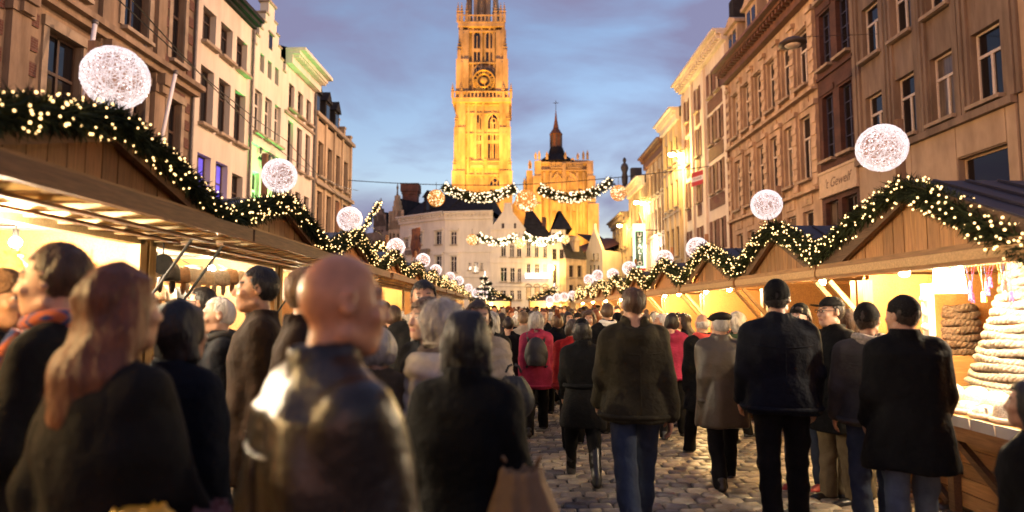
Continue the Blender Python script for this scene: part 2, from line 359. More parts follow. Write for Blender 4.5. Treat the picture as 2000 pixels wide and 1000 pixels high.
def building(label, o, rz, w, h, depth, wall, wins, cat='building', group=None, recess=.2, top=None, gable=None, name='town_house', z0=0):
    """front at local y=0 looking to -y, x to the right; wins: (u0,u1,z0,z1,style,frame,glass,sill)"""
    root = empty(name, (o[0], o[1], z0), rz, label, cat, group)
    m = MB(); us = sorted({0, round(w, 3)} | {round(k, 3) for q in wins for k in q[:2]}); zs = sorted({0, round(h, 3)} | {round(k, 3) for q in wins for k in q[2:4]})
    for i in range(len(us) - 1):
        for j in range(len(zs) - 1):
            cu, cz = (us[i] + us[i + 1]) / 2, (zs[j] + zs[j + 1]) / 2
            if any(q[0] < cu < q[1] and q[2] < cz < q[3] for q in wins): continue
            m.quad((us[i], 0, zs[j]), (us[i + 1], 0, zs[j]), (us[i + 1], 0, zs[j + 1]), (us[i], 0, zs[j + 1]))
    rc = recess + .09
    for q in wins:
        a, b_, c_, d = q[:4]
        m.quad((a, 0, c_), (a, rc, c_), (a, rc, d), (a, 0, d)); m.quad((b_, rc, c_), (b_, 0, c_), (b_, 0, d), (b_, rc, d))
        m.quad((a, 0, d), (a, rc, d), (b_, rc, d), (b_, 0, d)); m.quad((a, rc, c_), (a, 0, c_), (b_, 0, c_), (b_, rc, c_))
        m.quad((a, rc, c_), (b_, rc, c_), (b_, rc, d), (a, rc, d))
    m.quad((0, depth, 0), (0, 0, 0), (0, 0, h), (0, depth, h)); m.quad((w, 0, 0), (w, depth, 0), (w, depth, h), (w, 0, h)); m.quad((w, depth, 0), (0, depth, 0), (0, depth, h), (w, depth, h))
    if gable:                                 # polygon of the gable front, (x, z) above h
        m.prism(gable, 0, .45)
    else: m.quad((0, 0, h), (w, 0, h), (w, depth, h), (0, depth, h))
    m.build('wall', wall, root, fix=False)
    for q in wins:
        a, b_, c_, d, style, fm, gl, sl = q
        gl = 'glass_curtain' if gl == 'glass_dark' and random.random() < .14 else gl; fme, pm, sm = cached(('w', round(b_ - a, 2), round(d - c_, 2), style, fm, gl), lambda: win_meshes(b_ - a, d - c_, style, fm, gl))
        f = link('window', fme, root, (a, recess, c_))
        for p_ in pm: link('pane', p_, f)
        if sl: link('sill', sm, f, (0, -recess, 0))
    return root
def grid(cols, rows, style='T', fm='window_white', gl='glass_dark', sill=True):
    return [(a, b_, c_, d, style, fm, gl, sill) for (c_, d) in rows for (a, b_) in cols]
def cols_n(w, n, ww, m0=.6):
    s = (w - 2 * m0) / n; return [(m0 + s * (k + .5) - ww / 2, m0 + s * (k + .5) + ww / 2) for k in range(n)]
def cornice(root, w, z, hgt=.6, out=.7, mat='trim_stone', dent=0, name='cornice'):
    m = MB(); m.box(-.06, w + .06, -out, -.003, z - .18, z); m.box(-.04, w + .04, -out * .72, -.003, z - .36, z - .183); m.box(-.02, w + .02, -out * .35, -.003, z - hgt, z - .363)
    if dent:
        k = int(w / dent)
        for i in range(k): x = (i + .5) * w / k; m.box(x - dent * .22, x + dent * .22, -out * .66, -out * .35 - .003, z - .36 - dent * .55, z - .363)
    return m.build(name, mat, root)
def roof(root, w, h, rise, depth=6, mat='slate', over=.3, inset=.2):
    m = MB(); d2 = depth / 2
    m.quad((-.1, -over + inset, h), (w + .1, -over + inset, h), (w + .1, d2, h + rise), (-.1, d2, h + rise)); m.quad((w + .1, depth, h), (-.1, depth, h), (-.1, d2, h + rise), (w + .1, d2, h + rise))
    m.add([(-.1, -over + inset, h), (-.1, d2, h + rise), (-.1, depth, h)], [(0, 1, 2)]); m.add([(w + .1, -over + inset, h), (w + .1, depth, h), (w + .1, d2, h + rise)], [(0, 1, 2)])
    return m.build('roof', mat, root, fix=False)
def slates(root, w, h, rise, d2, over, inset, mat, rows=12):
    pass
def pipe(root, x, z0, z1, mat='zinc_pipe'):
    return MB().tube([(x, -.1, z0), (x, -.1, z1)], .07, 8).build('downpipe', mat, root)
LX = lambda Y: -14 + .032 * Y
LRZ = R(90) - math.atan(.032)
def uL(px, py, Y0):
    d = ray(px, py); t = 14 / (.032 * d.y - d.x); return (d.y * t - Y0) * math.sqrt(1 + .032 ** 2)
def LC(pairs, py, Y0): return [(uL(a, py, Y0), uL(b_, py, Y0)) for a, b_ in pairs]
Lo = lambda Y: (LX(Y), Y)
# --- left row
Y0 = 13.0; wB = 12.7
ca = [(1.3, 2.6), (4.9, 6.3), (8.15, 9.55), (11.0, 11.9)]
B1 = building('brown stone bank front with red brick quoins and leaning flagpoles', Lo(Y0), LRZ, wB, 18.5, 9, 'sandstone',
    grid(ca, [(6.3, 9.75), (11.3, 14.2), (15.4, 17.6)], 'X', 'window_brown') + grid(ca[:3], [(1.2, 5.2)], 'T', 'window_brown'))
for z, o_ in ((10.75, .55), (5.9, .35), (15.0, .4)):
    m = MB(); m.box(-.05, wB + .05, -o_, -.003, z - .2, z); m.box(-.03, wB + .03, -o_ * .6, -.003, z - .42, z - .203); m.build('string_course', 'sandstone', B1)
for x in (.25, 3.75, 7.2, 10.2):
    p_ = MB(); p_.box(x - .32, x + .32, -.2, -.003, 5.903, 10.32); p_.box(x - .4, x + .4, -.27, -.003, 9.6, 9.9); p_.box(x - .4, x + .4, -.27, -.003, 6.9, 7.15); p_.box(x - .26, x + .26, -.16, -.003, 10.8, 14.57); p_.build('pilaster', 'sandstone', B1)
    p_ = MB(); p_.box(x - .24, x + .24, -.5, -.21, 9.91, 10.32); p_.box(x - .2, x + .2, -.4, -.21, 9.62, 9.9); p_.build('console', 'sandstone', B1)
for a, b_ in ca:
    for z1, z2 in ((9.75, 6.3), (14.2, 11.3)):
        m = MB(); m.box(a - .22, a - .003, -.07, -.003, z2, z1); m.box(b_ + .003, b_ + .22, -.07, -.003, z2, z1); m.box(a - .25, b_ + .25, -.12, -.003, z1 + .003, z1 + .3); m.build('window_surround', 'trim_stone', B1)
bk = MB().box(-.28, .28, -.05, -.002, 0, .4); bkm = bk.fix(bk.mesh('brick_block', 'brick_red'))
bk2 = MB().box(-.17, .17, -.05, -.002, 0, .4); bkm2 = bk2.fix(bk2.mesh('brick_block', 'brick_red'))
for k in range(13):
    z = 5.95 + k * .72
    if 10.2 < z < 10.8 or 14.4 < z < 15.1: continue
    link('brick_block', bkm, B1, (3.05, 0, z)); link('brick_block', bkm2, B1, (12.36, 0, z)); link('brick_block', bkm2, B1, (10.62 if z < 10 else 10.72, 0, z))
    if z < 9.7: link('brick_block', bkm2, B1, (4.35, 0, z))
for z in (10.85, 9.95): MB().box(10.9, 12.1, -.06, -.002, z - .0 if z > 10.5 else z, z + .25).build('brick_block', 'brick_red', B1)
MB().box(10.85, 12.2, -.06, -.002, 14.25, 14.5).build('brick_block', 'brick_red', B1)
pipe(B1, wB - .06, 0, 18)
Y0 = 25.75; wB = 5.35
cc = LC([(395, 420), (431, 452), (463, 483)], 75, Y0); cc = [(a, a + 1.12) for a, b_ in cc]
B2 = building('cream plastered house with nine deep windows and violet light below', Lo(Y0), LRZ, wB, 15.7, 9, 'plaster_cream',
    grid(cc, [(9.5, 12.0), (13.05, 14.6)], 'S', 'window_brown') + grid(cc[:2], [(5.3, 8.2)], 'S', 'window_brown', 'glass_violet') + grid(cc[2:], [(5.3, 8.0)], 'S', 'window_brown'), recess=.27)
cornice(B2, wB, 16.15, .5, .55, 'slate'); roof(B2, wB, 16.15, 3.2, 8); pipe(B2, wB - .08, 0, 15.6)
MB().box(2.2, 3.6, 2.0, 3.2, 17.0, 19.4).build('chimney', 'slate', B2)
Y0 = 31.1; wB = 4.25
gs = [(0, 15.0)]; xs = [0, .35, .35, .7, .7, 1.05, 1.05, 1.4, 1.4, 1.72]; zz = [15.0, 15.0, 15.55, 15.55, 16.1, 16.1, 16.65, 16.65, 17.2, 17.2]
gpoly = [(x, z) for x, z in zip(xs, zz)] + [(1.72, 17.95), (wB - 1.72, 17.95)] + [(wB - x, z) for x, z in list(zip(xs, zz))[::-1]]
cw = cols_n(wB, 3, .85, .25); cs = cols_n(wB, 3, .5, .7)
B3 = building('narrow stepped gable house washed in green light', Lo(Y0), LRZ, wB, 15.0, 9, 'plaster_green',
    grid(cw, [(10.6, 12.8)], 'T', 'window_white') + grid(cs, [(13.9, 14.85)], 'S', 'window_brown', sill=False) + grid(cw[:1] + cw[2:], [(5.8, 8.6)], 'T', 'window_white') + [(0.35, wB - .35, .3, 4.6, 'T', 'window_brown', 'glass_warm', False)], gable=gpoly, recess=.2)
MB().box(1.9, 2.35, -.012, -.002, 15.5, 16.3).build('attic_window', 'glass_dark', B3)
MB().box(1.78, 2.47, -.09, -.013, 16.32, 16.42).build('attic_hood', 'trim_stone', B3)
for x, z in zip(xs[1::2], zz[1::2]):
    MB().box(x - .38, x + .05, -.06, .5, z + .002, z + .1).build('coping', 'trim_stone', B3); MB().box(wB - x - .05, wB - x + .38, -.06, .5, z + .002, z + .1).build('coping', 'trim_stone', B3)
MB().box(1.62, wB - 1.62, -.08, .53, 17.952, 18.1).build('coping', 'trim_stone', B3)
m = MB(); m.box(-.0, wB, -.16, -.003, 9.9, 10.08); m.build('string_course', 'plaster_green', B3); roof(B3, wB, 14.9, 2.4, 8, over=-.5)
sg = empty('shop_sign', (LX(33.6) + .16, 33.6, 9.35), LRZ, "dark gothic lettering sign on the green lit gable front", 'sign')
text('lettering', "'t Oud", 'letter_dark', (0, 0, 0), 1.25, (R(90), 0, 0), sg, .04)
MB().box(-1.5, 1.5, .05, .1, -.06, .06).build('rail', 'black_iron', sg)
lamp('green_floodlight', (-12.2, 32.4, 5.2), 1500, (.12, 1, .2), .15, R(62), (-13.0, 33.3, 13.5))
Y0 = 35.35; wB = 4.9; cc = cols_n(wB, 3, .85, .3)
B4 = building('pale house under a broad dentilled cornice beside the stepped gable', Lo(Y0), LRZ, wB, 15.6, 9, 'plaster_white',
    grid(cc, [(13.2, 14.7), (9.9, 12.5), (5.6, 8.6)], 'S', 'window_brown') + [(.5, 4.4, .3, 4.2, 'T', 'window_brown', 'glass_warm', False)], recess=.18)
cornice(B4, wB, 16.5, .9, 1.15, 'plaster_white', .3); MB().box(0, wB, -.12, -.003, 12.75, 12.9).build('string_course', 'trim_stone', B4); roof(B4, wB, 16.5, 1.2, 8); pipe(B4, wB - .06, 0, 15.5)
Y0 = 40.25; wB = 8.6; cc = cols_n(wB, 4, 1.0, .5)
B5 = building('ochre stone corner house with slate dormers and a stepped side gable', Lo(Y0), LRZ, wB, 14.0, 8, 'stone_ochre',
    grid(cc, [(10.4, 12.7), (6.6, 9.4), (1.0, 4.5)], 'X', 'window_brown'), recess=.25)
for z in (14.4, 9.95, 5.6): MB().box(-.04, wB + .04, -.28, -.003, z - .25, z).build('string_course', 'trim_stone', B5)
for x in [c_[0] - .55 for c_ in cc] + [wB - .35]: MB().box(x - .16, x + .16, -.1, -.003, 5.603, 14.14).build('pilaster', 'stone_ochre', B5)
m = MB(); m.quad((0, .1, 14.4), (wB - .4, .1, 14.4), (wB - .4, 3.4, 18.6), (0, 3.4, 18.6)); m.quad((wB - .4, 7, 14.4), (0, 7, 14.4), (0, 3.4, 18.6), (wB - .4, 3.4, 18.6)); m.build('roof', 'slate', B5)
for x in (1.6, 3.7, 5.8):
    d = MB(); d.box(x - .5, x + .5, .35, 2.0, 14.5, 16.1); d.prism([(x - .65, 16.1), (x + .65, 16.1), (x, 16.9)], .2, 2.6); dm = d.build('dormer', 'slate', B5); MB().box(x - .32, x + .32, .33, .348, 14.8, 15.9).build('pane', 'glass_dark', dm)
m = MB(); st = []
for k in range(7):                                  # stepped gable at the far end
    y0_ = k * .5; m.box(wB - .38, wB, y0_ + .02, y0_ + .52, 13.9, 14.9 + k * .72); m.box(wB - .44, wB + .06, y0_ - .03, y0_ + .55, 14.9 + k * .72, 15.02 + k * .72)
m.box(wB - .38, wB, 3.52, 4.3, 13.9, 20.2); m.box(wB - .44, wB + .06, 3.48, 4.36, 20.2, 20.4); m.build('stepped_gable', 'stone_ochre', B5)
MB().box(.2, 1.0, 3.0, 4.2, 17, 20).build('chimney', 'stone_ochre', B5)
pipe(B5, .1, 0, 14)
# --- right row
RRZ = R(-90); RX = 15.0
def uR(px, py, Y1): return Y1 - PX(px, py, RX).y
def RC(pairs, py, Y1): return [(uR(a, py, Y1), uR(b_, py, Y1)) for a, b_ in pairs]
building('tan plastered house edge with brick strip at the right border', (RX, 18.5), RRZ, 6.5, 18, 9, 'plaster_beige', grid([(2.2, 3.4)], [(8.2, 10.5), (12.2, 14.5)], 'T'), recess=.2)
Y1 = 27.2; wB = 8.65
c4 = [RC([(1690, 1728)], 200, Y1)[0], RC([(1750, 1790)], 200, Y1)[0], RC([(1818, 1866)], 170, Y1)[0], RC([(1898, 1957)], 130, Y1)[0]]
R2 = building('weathered brown rendered house with white framed windows', (RX, Y1), RRZ, wB, 19, 9, 'concrete_brown',
    grid(c4, [(8.2, 10.55), (12.15, 14.4), (15.9, 18)], 'T') + [(6.05, 8.2, 4.3, 6.65, '', 'plaster_ochre', 'glass_dark', False), (1.6, 3.6, 4.0, 5.9, '', 'plaster_ochre', 'glass_dark', False)], recess=.2)
MB().box(.05, wB - .02, -.06, -.003, .0, 3.9).build('shopfront', 'plaster_beige', R2)
m = MB(); hs = [(0, 1.58), (3.62, 6.03), (8.22, wB)]
for a, b_ in hs: m.box(a + .02, b_ - .02, -.05, -.003, 3.903, 7.75)
for a, b_ in ((1.6, 3.6), (6.05, 8.2)): m.box(a, b_, -.05, -.003, 6.7 if a > 3 else 5.95, 7.75)
m.build('cement_panel', 'plaster_beige', R2)
m = MB(); m.box(-.02, wB + .02, -.22, -.003, 7.76, 8.0)
for a, b_ in c4: m.box(a - .12, b_ + .12, -.16, -.003, 12.0, 12.13)
m.build('ledge', 'concrete_brown', R2)
for k, x in enumerate([c_[0] - .5 for c_ in c4] + [c_[1] + .5 for c_ in c4]):
    p_ = MB()
    for q in (-.18, 0, .18): p_.box(x + q - .07, x + q + .07, -.1 if q else -.14, -.003, 8.003, 18.6)
    p_.build('fluted_pilaster', 'concrete_brown', R2)
Y1 = 30.6; wB = 3.4
R3 = building('narrow dark red brick house with blue mullioned windows', (RX, Y1), RRZ, wB, 18, 9, 'brick_dark',
    grid([(.35, 1.4), (1.95, 3.05)], [(8.7, 11.8), (13.2, 15.9), (16.6, 17.6)], 'G', 'window_blue') + grid([(.3, 1.5), (1.8, 3.1)], [(3.4, 6.7)], 'S', 'window_brown'), recess=.22)
for a, b_ in ((.35, 1.4), (1.95, 3.05)):
    for z in (11.9, 16.0): MB().box(a - .15, b_ + .15, -.06, -.003, z, z + .3).build('lintel', 'brick_dark', R3)
MB().box(0, wB, -.1, -.003, 12.7, 12.86).build('string_course', 'brick_dark', R3)
sg = empty('shop_sign', (RX - .14, 28.9, 7.55), RRZ, 'cream shop fascia with faded italic lettering on the brick house', 'sign')
MB().box(-1.68, 1.68, 0, .1, -.62, .62).build('board', 'sign_cream', sg)
m = MB(); m.box(-1.68, 1.68, -.04, -.002, .5, .62); m.box(-1.68, 1.68, -.04, -.002, -.62, -.5); m.build('moulding', 'sign_cream', sg)
text('lettering', "'t Gewelf", 'letter_brown', (0, -.006, -.05), .62, (R(90), 0, 0), sg, .003, shear=.35)
Y1 = 43.4; wB = 12.75
cu_ = RC([(1427 - 7, 1427 + 7), (1450 - 8, 1450 + 8), (1473 - 8, 1473 + 8), (1496 - 9, 1496 + 9), (1524 - 9, 1524 + 9), (1551 - 10, 1551 + 10)], 150, Y1)
c6 = cols_n(wB, 6, 1.15, .5)
R4 = building('ornate pale stone front with six bays and a deep bracketed cornice', (RX, Y1), RRZ, wB, 17.2, 10, 'stone_pale',
    grid(c6, [(13.1, 16.0), (8.2, 11.5), (3.6, 6.6)], 'T', 'window_white'), recess=.2)
cornice(R4, wB, 18.2, 1.0, 1.15, 'copper_brown', .42)
for z in (12.6, 7.6): MB().box(-.02, wB + .02, -.3, -.003, z - .14, z).build('string_course', 'stone_pale', R4)
pxs = [.28] + [(c6[k][1] + c6[k + 1][0]) / 2 for k in range(5)] + [wB - .28]
blk = {}
for hgt in (3.3,):
    pass
for x in pxs:
    for z0_, z1_ in ((12.62, 16.5), (7.62, 11.7)):
        p_ = MB().box(x - .24, x + .24, -.12, -.003, z0_, z1_).build('pilaster', 'stone_pale', R4)
        kb = cached('blk', lambda: (lambda q: q.fix(q.mesh('stone', 'stone_pale')))(MB().box(-.27, .27, -.17, -.122, 0, .3)))
        for k in range(6): link('stone', kb, p_, (x, 0, z0_ + .1 + k * .62))
        MB().box(x - .31, x + .31, -.24, -.003, z1_ + .003, z1_ + .25).build('capital', 'stone_pale', R4)
for a, b_ in c6:                              # carved panels under each window
    for z in (11.85, 6.95):
        q = MB().box(a, b_, -.06, -.003, z - .05, z + .5); q.lathe([(.03, -.03), (.16, -.02), (.2, 0), (.1, .02)], (0, 0, 0), 8, Matrix.Translation(((a + b_) / 2, -.08, z + .22)) @ Matrix.Rotation(R(90), 4, 'X')); q.build('carved_panel', 'stone_pale', R4)
    MB().box(a - .1, b_ + .1, -.12, -.003, 16.05, 16.25).build('lintel', 'stone_pale', R4)
m = MB(); m.quad((0, .2, 18.2), (wB, .2, 18.2), (wB, 2.2, 21.5), (0, 2.2, 21.5)); m.quad((wB, 8, 18.2), (0, 8, 18.2), (0, 2.2, 21.5), (wB, 2.2, 21.5)); m.add([(0, .2, 18.2), (0, 2.2, 21.5), (0, 8, 18.2)], [(0, 1, 2)]); m.build('roof', 'slate', R4)
for x in (1.5, 4.9, 8.3, 11.4):
    d = MB(); d.box(x - .95, x + .95, -.1, 2.2, 18.3, 20.6); d.box(x - 1.15, x + 1.15, -.35, 2.3, 20.603, 20.8); d.prism([(x - 1.1, 20.8), (x + 1.1, 20.8), (x, 21.4)], -.3, 2.2)
    dm = d.build('dormer', 'stone_pale', R4)
    for k in (-.4, .4): MB().box(x + k - .28, x + k + .28, -.12, -.102, 18.7, 20.3).build('pane', 'glass_dark', dm)
pipe(R4, .06, 0, 17, 'copper_brown')
Y1 = 55.0; wB = 11.6
pr = [(7.5, 8.4), (9.15, 10.05)]; sg_ = [(1.0, 1.85), (4.0, 4.85)]
rows = [(17.6, 19.5), (13.9, 16.2), (10.2, 12.4), (6.0, 8.2), (2, 4.6)]
R5 = building('tall pale house with red brick panels and paired dark windows', (RX, Y1), RRZ, wB, 21.0, 10, 'plaster_white', grid(pr + sg_, rows, 'S', 'window_brown'), recess=.14)
for c_, d in rows[:4]:
    MB().box(7.1, 10.45, -.05, -.003, c_ - 1.15, c_ - .2).build('brick_panel', 'brick_red', R5)
    for a, b_ in ((6.95, 7.47), (8.43, 9.12), (10.08, 10.6)): MB().box(a, b_, -.06, -.003, c_, d).build('brick_pier', 'brick_red', R5)
    for a, b_ in sg_:
        MB().box(a - .4, a - .03, -.06, -.003, c_ - .1, d).build('brick_pier', 'brick_red', R5); MB().box(b_ + .03, b_ + .4, -.06, -.003, c_ - .1, d).build('brick_pier', 'brick_red', R5); MB().box(a - .1, b_ + .1, -.05, -.003, c_ - 1.1, c_ - .2).build('brick_panel', 'brick_red', R5)
for x in (.3, 2.9, 6.3, 11.3): MB().box(x - .25, x + .25, -.16, -.003, 0, 20.3).build('pilaster', 'plaster_white', R5)
cornice(R5, wB, 21.3, .8, 1.0, 'plaster_white', .55); roof(R5, wB, 21.3, 2.0, 8)
MB().box(wB - 1.0, wB - .1, .6, 1.8, 20.9, 23.6).build('chimney', 'slate', R5)
sg = empty('letting_sign', (RX - .3, 50.1, 12.0), RRZ + .35, 'small red and white letting board on the tall brick panelled house', 'sign')
MB().box(-.75, .75, 0, .05, -.55, .55).build('board', 'letter_white', sg)
m = MB(); m.box(-.75, .75, -.012, -.002, .18, .55); m.box(-.75, .75, -.012, -.002, -.55, -.2); m.build('stripe', 'sign_red', sg); text('lettering', 'TE HUUR', 'letter_brown', (0, -.006, -.01), .26, (R(90), 0, 0), sg, .002)
def plain(label, Y1, w, h, n, rows, wall, cm, ch, rf=None, xo=0, rows_style='S', dent=.5):
    r = building(label, (RX + xo, Y1), RRZ, w, h, 10, wall, grid(cols_n(w, n, 1.05, .4), rows, rows_style, 'window_brown'), recess=.14)
    cornice(r, w, h + ch, ch + .3, .95, cm, dent); roof(r, w, h + ch, rf or 1.5, 8)
    for k in range(len(rows) - 1): MB().box(0, w, -.14, -.003, rows[k][0] - .55, rows[k][0] - .38).build('string_course', 'trim_stone', r)
    for k in range(n + 1): x = .4 + (w - .8) * k / n; MB().box(x - .16, x + .16, -.1, -.003, 4.9, h - .35).build('pilaster', wall, r)
    return r
plain('ochre house glowing behind the double street lamp', 61.2, 6.2, 18.6, 3, [(14.8, 17.2), (10.8, 13.2), (6.4, 9), (2, 4.5)], 'plaster_ochre', 'plaster_white', .8, xo=-.3)
R6b = plain('shadowed grey brown house beyond the street lamp', 70.5, 9.3, 17.4, 5, [(13.6, 16), (9.4, 12), (5.6, 8), (2, 4.3)], 'stone_pale', 'copper_brown', 1.0)
R7 = plain('yellow lit house with steep gutter lines and a statue on top', 80, 9.5, 15.8, 4, [(12, 14.2), (8.2, 10.6), (4.6, 7), (1.5, 3.8)], 'plaster_ochre', 'plaster_white', .8, xo=-.2)
R8 = plain('last ochre house at the far end of the right row', 92, 12, 13.2, 4, [(9.8, 12), (6, 8.4), (2, 4.4)], 'plaster_ochre', 'trim_stone', .8, xo=-.4)
st = MB().lathe([(.45, 0), (.5, .5), (.3, .6), (.35, .9), (.42, 1.6), (.3, 2.2), (.5, 2.8), (.42, 3.2), (.14, 3.5), (.2, 3.62), (.24, 3.85), (.16, 4.1), (.03, 4.2)], n=10)
sto = st.build('roof_statue', 'lead', None, True, (14.2, 79.5, 16.6)); tag(sto, 'dark standing statue on the parapet of the yellow lit house', 'statue')
MB().box(-.1, 1.2, -.4, .4, 0, 2.6).build('pedestal_block', 'lead', sto, loc=(.7, -.9, 0))
# ---------------------------------------------------------------- houses closing the street (about 80 m away)
def front(px0, Y0_, px1, Y1_, py=605):
    a, b_ = P(px0, py, Y0_), P(px1, py, Y1_); return (a.x, a.y), math.atan2(b_.y - a.y, b_.x - a.x), math.hypot(b_.x - a.x, b_.y - a.y)
def uC(fr, px, py):
    (ox, oy), rz, w = fr; d = ray(px, py); ex, ey = math.cos(rz), math.sin(rz)
    # solve t*d.xy = o + u*e
    det = d.x * (-ey) + ex * d.y; t = (ox * (-ey) + ex * oy) / det; u = (d.x * t - ox) * ex + (d.y * t - oy) * ey; return u, EYE + d.z * t
def CW(fr, lst, style='S', fm='window_brown', gl='glass_dark', sill=True):
    r = []
    for x0, x1, y0, y1 in lst:
        u0, zt = uC(fr, x0, (y0 + y1) / 2); u1, _ = uC(fr, x1, (y0 + y1) / 2); zt = uC(fr, x0, y0)[1]; zb = uC(fr, x0, y1)[1]; r.append((u0, u1, zb, zt, style, fm, gl, sill))
    return r
fr = front(868, 81, 962, 80)
hC = uC(fr, 915, 424)[1]
C1 = building('broad pale mansion front closing the street under dark slates', *fr, hC, 12, 'plaster_house',
    CW(fr, [(880, 892, 452, 478), (880, 892, 500, 532)] + [(915, 920, 513, 527), (925, 934, 512, 532), (938, 943, 513, 527), (925, 934, 457, 476)], fm='window_white'), name='mansion')
cornice(C1, fr[2], hC + .7, 1.0, .8, 'plaster_house', .5)
fr2 = front(779, 86.5, 868, 81)
C1b = building('rounded pale mansion wing left of the broad front', *fr2, uC(fr2, 868, 424)[1], 12, 'plaster_house',
    CW(fr2, [(790, 799, 466, 484), (815, 825, 455, 479), (850, 863, 452, 478), (850, 863, 500, 530), (815, 825, 502, 530)], fm='window_white'), name='mansion')
for root_, f_, lst_ in ((C1, fr, ((880, 892, 452, 478), (880, 892, 500, 532))), (C1b, fr2, ((790, 799, 466, 484), (815, 825, 455, 479), (850, 863, 452, 478), (850, 863, 500, 530)))):
    for x0, x1, y0, y1 in lst_:
        (u0, z1_), (u1, _) = uC(f_, x0, y0), uC(f_, x1, y0); z0_ = uC(f_, x0, y1)[1]; MB().box(u0 - .25, u1 + .25, -.3, -.003, z1_ + .1, z1_ + .35).build('hood_mould', 'plaster_house', root_); MB().box(u0 - .2, u0 - .01, -.1, -.003, z0_, z1_).build('jamb', 'plaster_house', root_); MB().box(u1 + .01, u1 + .2, -.1, -.003, z0_, z1_).build('jamb', 'plaster_house', root_)
    for yy in (492, 540): z_ = uC(f_, 868 if root_ is C1 else 866, yy)[1]; MB().box(0, f_[2], -.14, -.003, z_ - .12, z_ + .1).build('string_course', 'plaster_house', root_)
cornice(C1b, fr2[2], uC(fr2, 868, 424)[1] + .7, 1.0, .8, 'plaster_house', .5)
MB().box(1.6, 6.0, -.5, -.003, 8.9, 9.5).build('balcony', 'stone_grey', C1b)
zr = hC + .7
def hip(root, w, z, d, rise, inx, mat='slate', y0=0):
    m = MB(); v = [(0, y0, z), (w, y0, z), (w, d, z), (0, d, z), (inx, d * .45, z + rise), (w - inx, d * .45, z + rise)]
    m.add(v, [(0, 1, 5, 4), (1, 2, 5), (2, 3, 4, 5), (3, 0, 4)]); return m.build('roof', mat, root, fix=False)
hip(C1, fr[2], zr, 11, 3.4, 1.3); hip(C1b, fr2[2], zr, 11, 3.6, .6)
d = MB(); d.box(3.6, 5.2, 1.0, 3, zr + .4, zr + 2.6); d.prism([(3.4, zr + 2.6), (5.4, zr + 2.6), (4.4, zr + 3.5)], .8, 3.2); dm = d.build('dormer', 'slate', C1b); MB().box(4.1, 4.7, .98, .997, zr + .8, zr + 2.3).build('pane', 'glass_dark', dm)
fr = front(957, 80, 1026, 79.5); zb = uC(fr, 990, 446)[1]; za = uC(fr, 991, 396)[1]; w_ = fr[2]
C2 = building('cream gabled house with pointed bell gable at the street end', *fr, zb, 14, 'plaster_house',
    CW(fr, [(978, 988, 476, 501), (995, 1004, 478, 502), (1009, 1018, 478, 502), (977, 990, 522, 550), (996, 1005, 523, 551), (1010, 1018, 524, 551), (977, 988, 567, 585), (996, 1004, 567, 585), (1010, 1018, 567, 585)], fm='window_white'),
    gable=[(0, zb), (w_ * .38, za - 1), (w_ * .4, za), (w_ * .6, za), (w_ * .62, za - 1), (w_, zb)], name='gabled_house')
m = MB(); m.quad((0, .5, zb), (w_ / 2, .5, za - .3), (w_ / 2, 14, za - .3), (0, 14, zb)); m.quad((w_ / 2, .5, za - .3), (w_, .5, zb), (w_, 14, zb), (w_ / 2, 14, za - .3)); m.build('roof', 'slate', C2)
for x0, x1, y0, y1 in ((980, 985, 436, 446), (990, 999, 437, 455), (1004, 1008, 436, 446)):
    (u0, z0_), (u1, z1_) = uC(fr, x0, y1), uC(fr, x1, y0); MB().box(u0, u1, -.03, -.003, z0_, z1_).build('attic_window', 'glass_dark' if x0 != 990 else 'window_white', C2)
for y in (512, 558, 448): z = uC(fr, 990, y)[1]; MB().box(0, w_, -.15, -.003, z - .1, z + .1).build('string_course', 'plaster_house', C2)
fr = front(1026, 79.5, 1078, 79); zb = uC(fr, 1050, 468)[1]; w_ = fr[2]
C3 = building('cream house with three arches and a white lit fascia', *fr, zb, 12, 'plaster_house',
    CW(fr, [(1028, 1036, 474, 501), (1044, 1052, 474, 502), (1061, 1068, 476, 503), (1028, 1036, 515, 537), (1044, 1053, 515, 538)], fm='window_white') + CW(fr, [(1060, 1068, 515, 538)], fm='window_white', gl='glass_warm') + CW(fr, [(1027, 1037, 560, 586), (1044, 1054, 560, 586), (1060, 1070, 560, 586)], '', 'window_brown', 'glass_warm', False), name='gabled_house')
m = MB(); m.add([(-.4, -.3, zb), (w_ + .3, -.3, zb), (w_ + .3, 10, zb), (-.4, 10, zb), (-.3, 3.4, zb + 4.6), (.25, 3.4, zb + 4.6)], [(0, 1, 5, 4), (1, 2, 5), (2, 3, 4, 5), (3, 0, 4)]); m.build('roof', 'slate', C3, fix=False); MB().box(w_ * .6, w_ * .75, 1.2, 2.0, zb + .6, zb + 3.0).build('chimney', 'brick_dark', C3)
for x in (1032, 1049, 1065):
    u, z = uC(fr, x, 561); a = MB()
    a.tube([(u + .42 * math.cos(k * math.pi / 8), -.06, z + .42 * math.sin(k * math.pi / 8)) for k in range(9)], .07, 6); a.build('arch', 'trim_stone', C3)
(u0, z0_), (u1, z1_) = uC(fr, 1027, 544), uC(fr, 1074, 540)
sgn = empty('lit_fascia', (fr[0][0], fr[0][1], 0), fr[1], 'white glowing fascia above the three arches at the street end', 'sign'); MB().box(u0, u1, -.5, -.3, z0_, z1_ + .4).build('light_box', 'screen_white', sgn); MB().box(u0, u1, -.29, -.004, z0_ + .1, z1_ + .2).build('bracket', 'black_iron', sgn)
fr = front(1078, 79, 1106, 79); zb = uC(fr, 1090, 448)[1]; w_ = fr[2]
